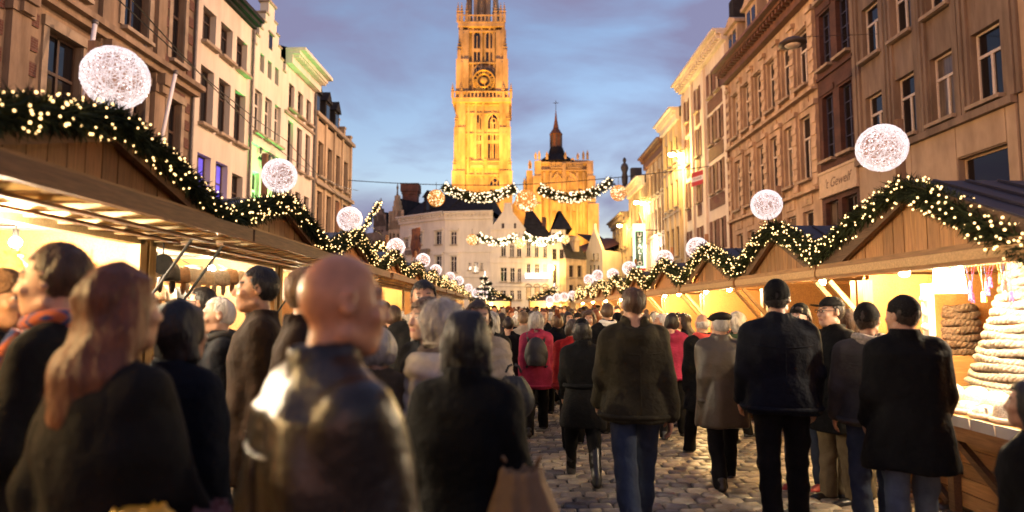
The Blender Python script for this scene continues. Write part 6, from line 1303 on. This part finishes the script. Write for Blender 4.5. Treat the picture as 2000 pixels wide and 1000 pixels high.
    # ---- hair and hats
    hr = g('hair', 'short'); hg = Grid(rows_(-.17, .17, .0085 / q), rows_(-.26, .25, .0085 / q), rows_(1.3 * s + zo, 1.87 * s + zo, .0085 / q)) if hr != 'bald' or g('hat') else None
    def shell(gr, th, line, back, side=.0):
        gr.ell(hd(0, .02, 1.655), HR(.079 + th, .099 + th, .1 + th), 0, Rm=Rh)
        n1 = Rh @ np.array([0, -math.sin(line), -math.cos(line)]); gr.cut(n1, hd(0, -.098, 1.7)); return gr
    if hr != 'bald':
        th = {'short': .008, 'crop': .004, 'mid': .016, 'bob': .02, 'long': .016, 'curly': .03, 'puffy': .028, 'fringe': .005}[hr]
        hg.ell(hd(0, .022, 1.655), HR(.078 + th, .097 + th, .099 + th), 0, Rm=Rh)
        if hr in ('bob', 'long', 'mid', 'curly', 'puffy'):
            zl_ = {'bob': 1.53, 'long': 1.36, 'mid': 1.57, 'curly': 1.53, 'puffy': 1.57}[hr]
            for sx in (-1, -.5, 0, .5, 1):
                hg.cone(hd(sx * .07, .05 - .02 * abs(sx), 1.62), hd(sx * (.085 if hr == 'bob' else .075), .06 - .035 * abs(sx), max(zl_, 1.53)), .034 * s, .03 * s, .03)
                if hr == 'long': hg.cone(hd(sx * .08, .075 - .03 * abs(sx), 1.55), hd(sx * .082, .125 - .045 * abs(sx), 1.44), .045 * s, .046 * s, .05); hg.cone(hd(sx * .082, .125 - .045 * abs(sx), 1.44), hd(sx * .075, .15 - .04 * abs(sx), zl_ - .05 * (1 - abs(sx))), .046 * s, .03 * s, .05)
        # clear the face: box in front of the ears below the hairline
        fy, fz = g('hline', (-.03, 1.712))
        X, Y, Zg = hg.ax[0][:, None, None], hg.ax[1][None, :, None], hg.ax[2][None, None, :]
        P0 = [X - piv[0], Y - piv[1] - g('hfwd', -.02) * s, Zg - piv[2]]; L_ = [sum(P0[i] * Rh[i][j] for i in range(3)) for j in range(3)]; ly = L_[1] / s; lz = (L_[2] + piv[2] - zo) / s
        side_lim = fy + .05 * np.clip((1.665 - lz) / .1, 0, 1) if hr not in ('bob', 'long', 'curly') else fy - .02
        face = np.maximum(ly - side_lim, lz - fz) + .006 * np.sin(L_[0] / s * 150) * np.sin(lz * 130); hg.f = np.maximum(hg.f, -face * s)
        if hr in ('short', 'crop', 'fringe'): nape = 1.565; hg.f = np.maximum(hg.f, (nape - lz + np.clip(.02 - ly, 0, .12) * .55) * s)
        if hr == 'fringe': hg.f = np.maximum(hg.f, (lz - 1.66) * s)
        hg.wrinkle(.02 if hr not in ('curly', 'puffy') else .03, 55 if hr not in ('curly', 'puffy') else 75, seed + 9, (1, 1, .45)); child('hair', hg, hm_, None if q < .9 else ((1500, .035, .3, -.9) if hr in ('bob', 'long', 'mid') else (1800, .03, .7, -.2) if hr in ('curly', 'puffy') else (900, .008, .25, -.6) if hr == 'fringe' else (3200, .016, .4, -.5)))
    ht = g('hat')
    if ht:
        k_ = Grid(rows_(-.19, .19, .0095 / q), rows_(-.27, .25, .0095 / q), rows_(1.5 * s + zo, 1.93 * s + zo, .0095 / q))
        if ht in ('beanie', 'bobble'):
            k_.ell(hd(0, .022, 1.665), HR(.09, .109, .113), 0, Rm=Rh); n1 = Rh @ np.array([0, -.3, -1.0]); k_.cut(n1, hd(0, -.09, 1.675))
            if ht == 'bobble': k_.ell(hd(0, .03, 1.81), HR(.04, .04, .04), .01)
        elif ht == 'flatcap':
            k_.ell(hd(0, .015, 1.705), HR(.108, .13, .058), 0, Rm=Rh @ rotx(R(8))); k_.ell(hd(0, -.1, 1.69), HR(.075, .07, .012), .015, Rm=Rh @ rotx(R(-10))); k_.cut(Rh @ np.array([0, -.1, -1.0]), hd(0, 0, 1.67))
        elif ht == 'cap':
            k_.ell(hd(0, .02, 1.68), HR(.09, .11, .09), 0, Rm=Rh); k_.cut(Rh @ np.array([0, 0, -1.0]), hd(0, 0, 1.685)); k_.ell(hd(0, -.13, 1.688), HR(.056, .055, .008), .01, Rm=Rh @ rotx(R(-8)))
        elif ht == 'brim':
            k_.ell(hd(0, .02, 1.70), HR(.092, .112, .085), 0, Rm=Rh); k_.cut(Rh @ np.array([0, 0, -1.0]), hd(0, 0, 1.685)); k_.ell(hd(0, .015, 1.69), HR(.135, .155, .012), .012, Rm=Rh)
        elif ht == 'hoodup':
            k_ = Grid(rows_(-.19, .19, .01 / q), rows_(-.2, .25, .01 / q), rows_(1.36 * s + zo, 1.9 * s + zo, .01 / q)); k_.ell(hd(0, .03, 1.66), HR(.115, .125, .13), 0, Rm=Rh); k_.cone(hd(0, .05, 1.62), T(0, .04, 1.42), .11 * s, .12 * s, .05); k_.ell(hd(0, -.1, 1.62), HR(.08, .12, .11), .01, True, Rh)
        k_.wrinkle(.006, 60, seed + 3); child('hat', k_, g('hatmat', 'coat_black'))
    if g('glasses'):
        m = MB()
        for sx in (-1, 1):
            m.tube([hd(sx * .033 + .021 * math.cos(a), -.108, 1.641 + .016 * math.sin(a)) for a in np.linspace(0, 6.283, 13)[:-1]], .0026 * s, 5, close=True); m.tube([hd(sx * .054, -.106, 1.645), hd(sx * .082, -.06, 1.648), hd(sx * .084, .01, 1.645)], .0026 * s, 5)
        m.tube([hd(-.012, -.109, 1.645), hd(.012, -.109, 1.645)], .0026 * s, 5); m.build('glasses', 'black_iron', body, True)
    if g('scarf'):
        m = MB(); rs_ = .082 * s
        for j in range(2): m.tube([T((.088 + .008 * j) * math.cos(a), .012 + (.092 + .008 * j) * math.sin(a), 1.462 + .035 * j + .012 * math.sin(a * 2 + j)) for a in np.linspace(0, 6.283, 17)[:-1]], .03 * s, 7, close=True)
        for x in (-.035, .04): m.tube([T(x, -.1, 1.46), T(x * 1.3, -.155, 1.35), T(x * 1.5, -.165, 1.1)], [.03 * s, .033 * s, .036 * s], 6)
        m.build('scarf', g('scarf'), body, True)
    body['pts'] = [float(v) for v in np.concatenate([wri[0], wri[1], hdir[0], hdir[1]])]
    return body
def place(o, px, py, Y, face, label, group=None, dz=0):
    """face: heading in degrees, 0 = towards the camera, 180 = away, 90 = to the picture's right"""
    p = P(px, py, Y); o.location = (p.x, Y, dz); o.rotation_euler = (0, 0, R(face)); tag(o, label, 'person', group); return o
def person(px, top, Y, face, label, **sp):
    zs_ = []
    for a, b_ in sp.get('legs', ((12, 0), (-10, 8))): zs_.append(.91 - .43 * math.cos(R(a)) - .41 * math.cos(R(a - b_)))
    ztop = P(px, top, Y).z; fall = (min(zs_) - .075) / 1.75; sp.setdefault('H', ztop / ((1.006 if not sp.get('hat') else 1.018) - fall)); sp['H'] = max(1.2, min(2.0, sp['H'])); sp.setdefault('seed', int(px)); return place(make_person(sp), px, top, Y, face, label)
def hand_pos(o, i): p = o['pts']; return o.matrix_basis @ Vector(p[3 * i:3 * i + 3])
DOWN = ((4, 14, 5), (-4, 14, 5)); WALK = ((18, 18, 5), (-16, 14, 5)); WALK2 = ((-16, 14, 5), (18, 18, 5)); POCK = ((-12, 44, 10, 10), (-12, 44, 10, 10)); STANDL = ((3, 2), (-3, 2)); STEP = ((22, 6), (-16, 14)); STEP2 = ((-16, 14), (22, 6))
HOLD = ((6, 88, 10, 22), (4, 20, 10)); MOUTH = ((40, 105, 14, 18), (8, 30, 12))
# --- nearest figures, left
person(128, 476, 2.35, -80, 'man in profile with cropped hair eating, striped scarf over dark jacket', hair='short', hair_mat='hair_brown', coat='jacket', coatmat='coat_charcoal', arms=((46, 108, 12, 14), (6, 60, 12, 10)), scarf='scarf_stripes', legmat='leg_jeans_dark', q=1.15, w=1.0, collar=.07, skin='skin_fair', hpit=4)
person(232, 520, 1.95, 152, 'woman with long auburn hair in dark brown coat walking past the eating man', hair='long', hair_mat='hair_auburn', fem=True, coat='coat', coatmat='coat_charcoal', arms=WALK, legs=STEP, q=1.1, fat=.04, w=1.0, wr=.05)
person(352, 590, 2.6, 160, 'person with dark hair and navy coat between the auburn woman and the bald man', hair='bob', hair_mat='hair_black', fem=True, coat='coat', coatmat='coat_navy', arms=DOWN, legmat='leg_jeans', q=.85)
person(648, 488, 1.62, 128, 'big bald man in shiny dark leather jacket striding past in front', hair='bald', hair_mat='hair_sandy', wl=1, skin='skin_warm', coat='jacket', coatmat='leather', arms=((10, 16, 6), (-8, 14, 6)), legs=STEP, w=1.14, fat=.035, q=1.3, wr=.06, wf=10, collar=.075, legmat='leg_jeans_dark', hpit=6, hyaw=-8)
P4 = person(912, 610, 2.5, 168, 'woman in black with dark bobbed hair carrying a tan cloth bag', hair='bob', hair_mat='hair_black', fem=True, coat='long', coatmat='coat_black', arms=((4, 62, 10), (2, 12, 8)), legs=STEP, q=1.0, fat=.04)
person(866, 590, 3.3, 118, 'grey haired woman in cream quilted jacket seen from behind', hair='curly', hair_mat='hair_grey', fem=True, coat='parka', coatmat='coat_cream', puff=.016, scarf='wool_dark', fat=.05, arms=((6, 50, 14, 10), (4, 40, 14, 10)), hood=True, q=1.0, skin='skin_fair', hline=(-.01, 1.70))
person(834, 583, 3.9, -42, 'brown haired woman facing left beside the grey haired woman', hair='bob', hair_mat='hair_brown', fem=True, coat='coat', coatmat='coat_navy', arms=DOWN, q=1.05, skin='skin_fair', collar=.08)
person(828, 547, 4.5, 6, 'tall dark haired man facing the camera above the women', hair='short', hair_mat='hair_black', coat='coat', coatmat='coat_charcoal', arms=POCK, q=1.1, w=1.05, hline=(-.03, 1.70), scarf='wool_grey')
person(934, 588, 4.6, 14, 'dark haired woman facing the camera in beige coat with fur collar', hair='mid', hair_mat='hair_dark', fem=True, coat='parka', coatmat='coat_beige', puff=.014, fat=.05, hood=True, furcol='fur_cream', arms=WALK2, legs=STEP2, q=1.05, skin='skin_fair')
person(392, 560, 4.9, -78, 'man with dark rimmed glasses looking up at the hat stall', hair='short', hair_mat='hair_black', coat='coat', coatmat='coat_black', arms=DOWN, glasses=True, q=1.1, hpit=-6, legs=STANDL)
person(431, 580, 4.2, -62, 'elderly white haired man looking into the hat stall', hair='crop', hair_mat='hair_white', coat='coat', coatmat='coat_navy', arms=DOWN, q=1.1, hline=(-.03, 1.72), skin='skin_fair', legs=STANDL, scarf='felt_black')
person(508, 520, 3.8, -68, 'tall dark haired man in brown coat gazing at the hats', hair='short', hair_mat='hair_black', coat='coat', coatmat='coat_brown', arms=DOWN, q=1.1, legs=STANDL, collar=.06)
person(600, 522, 3.2, 100, 'man with sandy hair half hidden behind the bald man', hair='short', hair_mat='hair_sandy', coat='coat', coatmat='coat_brown', arms=DOWN, q=.9)
person(158, 470, 4.7, 100, 'stall keeper with dark hair inside the nearest left stall', hair='mid', hair_mat='hair_black', coat='jacket', coatmat='coat_charcoal', arms=HOLD, q=.8, H=1.74)
person(204, 466, 4.9, 60, 'second stall keeper near the post of the nearest left stall', hair='short', hair_mat='hair_black', coat='jacket', coatmat='coat_black', arms=DOWN, q=.8, H=1.76)
person(8, 520, 2.9, 80, 'person in brown fur hat eating at the left picture border', hair='mid', hair_mat='hair_brown', coat='coat', coatmat='coat_black', hat='beanie', hatmat='fur_brown', arms=((46, 108, 12, 16), (46, 108, 12, 16)), q=.95, fem=True)
# --- centre lane
PK = person(1047, 612, 8.5, 178, 'grey haired woman in raspberry jacket wearing a black backpack', hair='curly', hair_mat='hair_grey', fem=True, coat='parka', coatmat='coat_raspberry', arms=WALK, legs=STEP, fat=.05, q=.95, hood=True, hline=(-.02, 1.7))
person(1136, 620, 6.2, 180, 'woman in belted black coat, knit hat and tall boots walking away', hair='mid', hair_mat='hair_black', fem=True, hat='beanie', hatmat='coat_black', coat='coat', coatmat='coat_black', belt=True, waist=True, arms=WALK2, legs=STEP2, boots=True, q=1.0, legmat='leg_trousers', cuff=.05)
person(1237, 560, 4.8, 182, 'man in olive hooded jacket and jeans walking away down the middle', hair='crop', hair_mat='hair_brown', coat='jacket', coatmat='coat_olive', hood=True, arms=((-14, 14, 7), (14, 26, 7)), legs=((22, 6), (-18, 16)), legmat='leg_jeans', w=1.02, fat=.05, q=1.15, wr=.05, shoemat='shoe_brown')
person(1406, 606, 6.05, 176, 'man in taupe coat and dark flat cap walking away', hair='short', hair_mat='hair_grey', hat='flatcap', hatmat='coat_charcoal', coat='coat', coatmat='satin_brown', arms=((10, 18, 5), (-10, 12, 5)), legs=((18, 5), (-14, 12)), q=1.1, w=1.0, wr=.045, fat=.045, hyaw=20)
person(1372, 612, 7.1, 184, 'balding man in black coat with red collar beside the taupe coat', hair='fringe', hair_mat='hair_grey', coat='coat', coatmat='coat_black', scarf='felt_red', arms=DOWN, legs=STEP2, q=.9)
person(1517, 543, 4.85, 170, 'large dark jacketed man in knit cap standing with back turned', hair='short', hair_mat='hair_black', hat='beanie', hatmat='coat_black', coat='jacket', coatmat='coat_navy', arms=((0, 22, 8), (2, 30, 9)), legs=((6, 2), (-8, 4)), hyaw=-28, w=1.1, fat=.05, q=1.15, wr=.045, legmat='leg_trousers', collar=.075)
person(1562, 590, 5.9, -50, 'woman in black beanie facing left with jeans and red sneakers', hair='mid', hair_mat='hair_dark', fem=True, hat='beanie', hatmat='coat_black', coat='jacket', coatmat='coat_charcoal', arms=POCK, legs=((5, 2), (-4, 3)), legmat='leg_jeans', shoemat='shoe_red', cuff=.055, q=1.05, skin='skin_fair', scarf='felt_black')
person(1624, 576, 5.5, -82, 'man in peaked cap and glasses in profile gesturing by the wool stall', hair='short', hair_mat='hair_dark', hat='cap', hatmat='coat_charcoal', glasses=True, coat='coat', coatmat='coat_black', arms=((14, 84, 8, 10), (2, 20, 10)), legs=STANDL, q=1.1, collar=.07, legmat='leg_khaki', skin='skin_fair')
person(1657, 602, 5.6, 150, 'woman in brown knitted beanie and furry collar before the wool stall', hair='mid', hair_mat='hair_brown', fem=True, hat='beanie', hatmat='wool_dark', coat='parka', coatmat='coat_charcoal', hood=True, furcol='fur_brown', arms=POCK, legs=STANDL, legmat='leg_khaki', q=.95)
person(1693, 588, 4.75, 162, 'man in dark striped beanie and grey jacket with pale sleeve band', hair='short', hair_mat='hair_dark', hat='beanie', hatmat='coat_charcoal', coat='jacket', coatmat='coat_grey', arms=HOLD, hyaw=-30, legs=((7, 2), (-4, 3)), legmat='leg_jeans', q=1.05, scarf='wool_grey')
person(1762, 574, 4.25, 165, 'person in long black coat and cap blocking the wool stall', hair='short', hair_mat='hair_dark', hat='beanie', hatmat='coat_charcoal', coat='coat', coatmat='coat_black', arms=((4, 30, 8), (-6, 44, 8)), hyaw=35, legs=((8, 2), (-5, 4)), legmat='leg_jeans_light', w=1.0, fat=.06, q=1.1, collar=.09, wr=.04)
person(2015, 745, 2.75, -140, 'small dark haired figure cut off by the right border', hair='bob', hair_mat='hair_black', fem=True, coat='long', coatmat='coat_black', arms=POCK, q=.8, fat=.06)
person(1118, 624, 7.6, 184, 'person in bright red jacket behind the woman in the knit hat', hair='mid', hair_mat='hair_dark', fem=True, coat='jacket', coatmat='coat_red', arms=DOWN, q=.75, w=1.15, fat=.05)
person(1186, 592, 8.6, 186, 'dark haired man in black jacket with pale hood left of the olive jacket', hair='short', hair_mat='hair_brown', coat='jacket', coatmat='coat_black', scarf='wool_white', arms=DOWN, q=.8)
person(1312, 612, 8.2, 160, 'person in red anorak with dark hair right of the olive jacket', hair='mid', hair_mat='hair_black', fem=True, coat='jacket', coatmat='coat_raspberry', hood=True, arms=POCK, q=.75)
person(738, 580, 5.6, 176, 'man in dark flat cap walking away right of the bald man', hair='short', hair_mat='hair_dark', hat='flatcap', hatmat='coat_black', coat='coat', coatmat='coat_taupe', arms=DOWN, q=.85, w=1.05)
person(768, 596, 6.3, 190, 'man with short brown hair in brown coat behind the flat cap', hair='short', hair_mat='hair_brown', coat='coat', coatmat='coat_brown', arms=DOWN, q=.8)
person(740, 640, 3.4, 190, 'person in dull taupe coat squeezed behind the bald man', hair='mid', hair_mat='hair_grey', fem=True, coat='coat', coatmat='coat_taupe', arms=DOWN, q=.8)
# --- accessories of the near figures (things of their own)
def backpack(o, label):
    r = empty('backpack', o.location, o.rotation_euler.z, label, 'backpack'); H = o.dimensions.z / 1.75
    G_ = Grid(rows_(-.22, .22, .012), rows_(.08, .42, .012), rows_(.9, 1.5, .012)); G_.ell((0, .24, 1.18 * H), (.15, .1, .22), 0); G_.ell((0, .31, 1.08 * H), (.11, .05, .11), .02); G_.wrinkle(.012, 20, 3); V, Q = G_.mesh(); link('bag', fastmesh('backpack', V, Q, ['bag_black']), r)
    for sx in (-1, 1): MB().tube([(sx * .1, .17, 1.36 * H), (sx * .115, .06, 1.475 * H), (sx * .12, -.1, 1.42 * H), (sx * .13, -.165, 1.25 * H), (sx * .15, .05, 1.0 * H), (sx * .12, .17, 1.0 * H)], .016, 6).build('strap', 'bag_black', r, True)
    return r
backpack(PK, 'black backpack on the raspberry jacket')
def sack(name, label, cat, c, size, mat, top, seed=1, squeeze=.55, handles=True):
    r = empty(name, c, 0, label, cat); sx, sy, sz = size; n_ = 18; m = MB(); rs = []
    G_ = Grid(rows_(-sx * 1.3, sx * 1.3, .013), rows_(-sy * 1.4, sy * 1.4, .013), rows_(-.03, sz + .06, .013)); G_.ell((0, 0, sz * .36), (sx, sy, sz * .4), 0); G_.ell((0, 0, sz * .62), (sx * squeeze, sy * .75, sz * .4), .08); G_.cut((0, 0, -1), (0, 0, .01)); X_, Y_, Z_ = G_.ax[0][:, None, None], G_.ax[1][None, :, None], G_.ax[2][None, None, :]; G_.f = G_.f + .012 * np.abs(np.sin(4.5 * np.arctan2(Y_, X_) + 3 * Z_ + seed)) * np.clip(Z_ / sz + .1, 0, 1); G_.wrinkle(.03, 17, seed, (1, 1, .5)); G_.f = np.maximum(G_.f, -(((X_ / (sx * squeeze * .8)) ** 2 + (Y_ / (sy * .55)) ** 2 + ((Z_ - sz) / (sz * .2)) ** 2) ** .5 - 1) * sy * .5); V, Q = G_.mesh(); link('bag', fastmesh(name, V, Q, [mat]), r)
    tp = Vector(top) - Vector(c)
    for k in (-1, 1) if handles else (): MB().tube([(k * sx * .35, 0, sz * .93), tp * .6 + Vector((k * .035, 0, sz * .4)), tp + Vector((k * .008, 0, .0))], .009, 6).build('handle', mat, r, True)
    return r
hp4 = hand_pos(P4, 0) if hand_pos(P4, 0).x > hand_pos(P4, 1).x else hand_pos(P4, 1)
sack('cloth_bag', 'slouching tan cloth bag hanging from the black coated woman', 'bag', (P(1018, 900, 2.36).x, 2.36, .42), (.19, .12, .72), 'bag_tan', (hp4.x - .02, hp4.y, hp4.z - .03), 4)
def prop(name, label, cat, px, py, Y, size, mat, seed=2, handles=True): p = P(px, py, Y); return sack(name, label, cat, (p.x, Y, max(0.005, p.z)), size, mat, (p.x, Y, max(0.005, p.z) + size[2] + .03), seed, handles=handles)
prop('shopping_bag', 'white plastic bag low in the gap right of the olive jacket', 'bag', 1338, 812, 8.4, (.15, .1, .42), 'plastic_white')
prop('shopping_bag', 'maroon bag at the hip of the leather jacketed man', 'bag', 398, 1240, 1.95, (.12, .08, .42), 'bag_maroon', 5, False)
prop('shopping_bag', 'yellow bag at the bottom edge below the auburn woman', 'bag', 262, 1236, 1.75, (.17, .08, .36), 'plastic_yellow', 6, False)
prop('shopping_bag', 'bright blue plastic bag in the bottom left corner', 'bag', 12, 1050, 2.5, (.13, .1, .34), 'plastic_blue', 7)
prop('shopping_bag', 'black shoulder bag beside the beige coat', 'bag', 1003, 820, 4.4, (.15, .09, .34), 'bag_black', 8)
# --- the crowd further up the lane, each a figure with its own coat, hat and hair
base = []
for k, sp in enumerate((dict(H=1.76, hair='short', hair_mat='hair_dark', coat='jacket', arms=DOWN, legs=STEP), dict(H=1.64, hair='bob', fem=True, coat='coat', arms=POCK, legs=STEP2), dict(H=1.72, hair='short', hat='beanie', coat='coat', arms=WALK, legs=STEP, fat=.05), dict(H=1.66, hair='curly', fem=True, coat='parka', arms=WALK2, legs=STEP2, fat=.05, hood=True), dict(H=1.78, hair='short', hat='flatcap', coat='coat', arms=POCK, legs=STEP), dict(H=1.68, hair='mid', fem=True, hat='bobble', coat='parka', arms=DOWN, legs=STEP2, fat=.055), dict(H=1.8, hair='crop', coat='parka', arms=DOWN, legs=STEP, hood=True, fat=.05), dict(H=1.62, hair='long', fem=True, coat='coat', arms=WALK, legs=STEP2))):
    sp.update(q=.62, seed=40 + k, crowd=True, w=1.02); base.append((make_person(sp), sp))
hatn = {'beanie': 'beanie', 'flatcap': 'flat cap', 'bobble': 'bobble hat', None: None}
hairn = {'hair_black': 'black', 'hair_dark': 'dark', 'hair_brown': 'brown', 'hair_grey': 'grey', 'hair_white': 'white', 'hair_sandy': 'sandy', 'hair_auburn': 'auburn'}
def recol(o, slot, mat): o.material_slots[slot].link = 'OBJECT'; o.material_slots[slot].material = MATS[mat]
used_base = set(); LAB = {}
def crowd_person(k, x, Y, face, H, coat, hairm, hatm, label):
    b0, sp = base[k]
    b = b0 if k not in used_base else copy_tree(b0); used_base.add(k)
    for ch in b.children:
        n0 = ch.name.split('.')[0]
        if n0 == 'coat': recol(ch, 0, 'coat_' + coat)
        elif n0 == 'hair': recol(ch, 0, hairm)
        elif n0 == 'hat': recol(ch, 0, hatm)
    f = H / sp['H']; b.scale = (f, f, f); b.location = (x, Y, 0); b.rotation_euler = (0, 0, R(face)); tag(b, label, 'person', 'people further up the market lane'); return b
rnd = random.Random(11)
coats = ['black', 'charcoal', 'navy', 'brown', 'grey', 'taupe', 'olive', 'black', 'charcoal', 'rust', 'plum', 'green', 'navy', 'beige', 'raspberry']
hairs = ['hair_black', 'hair_dark', 'hair_brown', 'hair_grey', 'hair_sandy', 'hair_white', 'hair_auburn', 'hair_dark', 'hair_brown']
hats = [('coat_black', 'black'), ('coat_charcoal', 'charcoal'), ('coat_rust', 'rust'), ('wool_dark', 'brown knit'), ('wool_white', 'white'), ('coat_navy', 'navy'), ('wool_grey', 'grey knit')]
# picture positions of heads that can be told apart in the photograph
spots = [(705, 602, 7.2), (722, 606, 8.5), (752, 604, 9.5), (783, 602, 10.4), (802, 606, 7.0), (886, 586, 7.4), (905, 600, 9.5), (960, 604, 7.5), (980, 606, 10), (993, 612, 8.8), (1008, 606, 11.5), (1022, 601, 9.4), (1038, 602, 13), (1062, 598, 11), (1076, 604, 12.4), (1088, 602, 9.8), (1098, 606, 14), (1110, 604, 10.8), (1128, 602, 12.2), (1150, 602, 9.2), (1163, 600, 11.2), (1172, 604, 13.4), (1206, 600, 10.2), (1218, 604, 12), (1262, 602, 9.5), (1280, 606, 11), (1292, 606, 9), (1336, 606, 9.6), (1350, 602, 12.4), (1324, 604, 13.5), (1440, 604, 8.0), (1462, 606, 9.8), (1300, 604, 14.5), (1240, 603, 13.8), (945, 603, 12.5), (1052, 604, 15), (1140, 604, 15), (860, 604, 11), (1190, 604, 15.4), (965, 606, 15), (730, 604, 12), (760, 606, 13.5), (830, 604, 14), (1275, 604, 15.5), (1012, 606, 14.6), (920, 606, 14)]
place_w = lambda px: 'left of the fir tree' if px < 900 else 'below the fir tree' if px < 975 else 'ahead of the raspberry jacket' if px < 1080 else 'ahead of the belted coat woman' if px < 1180 else 'near the olive jacket' if px < 1290 else 'by the right stalls'
for px, py, Y in spots:
    k = rnd.randrange(8); sp = base[k][1]; x = P(px, py, Y).x
    if not (-2.3 < x < 3.2): x = max(-2.3, min(3.2, x))
    for _ in range(60):
        coat = rnd.choice(coats); hm_ = rnd.choice(hairs); ht = rnd.choice(hats); face = rnd.choice([180, 175, 190, 185, 170, 5, -10, 15, 120, -100])
        hn = hatn[sp.get('hat')]; look = f'{coat} {"coat" if sp["coat"] == "coat" else "jacket"}'; dr = 'facing the camera' if abs(face) < 30 else 'walking away' if face > 150 else 'seen side on'
        lab = (f'person in {look} and {ht[1]} {hn} {dr}' if hn else f'person with {hairn[hm_]} hair in {look} {dr}') + ', ' + place_w(px)
        if lab not in LAB: break
    LAB[lab] = 1; crowd_person(k, x, Y, face, P(px, py, Y).z / (1.04 if hn else 1.012), coat, hm_, ht[0], lab)
# beyond that the crowd is one mass
cz = bpy.data.objects
def to_arr(me, M4):
    n = len(me.vertices); v = np.empty(n * 3, np.float32); me.vertices.foreach_get('co', v); v = v.reshape(-1, 3); v = v @ np.array(M4.to_3x3()).T + np.array(M4.translation); L = len(me.loops); li = np.empty(L, np.int32); me.loops.foreach_get('vertex_index', li); return v, li.reshape(-1, 4)
low = []
for k in range(6):
    sp = dict(base[k][1]); sp['q'] = .235; o = make_person(sp); parts = [(o.data, 0)] + [(c.data, {'coat': 1, 'hair': 2, 'hat': 3, 'trousers': 4, 'shoe': 4}.get(c.name.split('.')[0], 1)) for c in o.children]; low.append((o, parts))
VV, QQ, MI = [], [], []; off = 0
pal = ['skin', 'hair_dark', 'hair_brown', 'hair_grey', 'coat_black', 'coat_charcoal', 'coat_navy', 'coat_brown', 'coat_taupe', 'coat_rust', 'leg_trousers', 'coat_beige']
for i in range(180):
    Y = rnd.uniform(15.8, 44); x = rnd.uniform(-2.3, 3.1) if Y < 38 else rnd.uniform(-4, 6); o, parts = low[rnd.randrange(6)]; f = rnd.uniform(.94, 1.05)
    M4 = Matrix.Translation((x, Y, 0)) @ Matrix.Rotation(R(rnd.choice([180, 175, 190, 0, 10, 90])), 4, 'Z') @ Matrix.Scale(f, 4)
    cc_ = rnd.choice([4, 4, 5, 5, 6, 7, 7, 8, 8, 9, 11]); hh = rnd.choice([1, 1, 2, 3]); ht = rnd.choice([4, 5, 8, 9])
    for me, slot in parts:
        v, q_ = to_arr(me, M4); VV.append(v); QQ.append(q_ + off); off += len(v); MI.append(np.full(len(q_), [0, cc_, hh, ht, 10][slot]))
cr_ = link('crowd', fastmesh('crowd', np.concatenate(VV), np.concatenate(QQ), pal, True, np.concatenate(MI))); cr_['kind'] = 'stuff'; tag(cr_, 'dense mass of shoppers far up the lane', 'crowd')
for o, parts in low:
    for c in list(o.children): bpy.data.objects.remove(c)
    bpy.data.objects.remove(o)
for o in list(C.objects):
    if 'pts' in o: del o['pts']
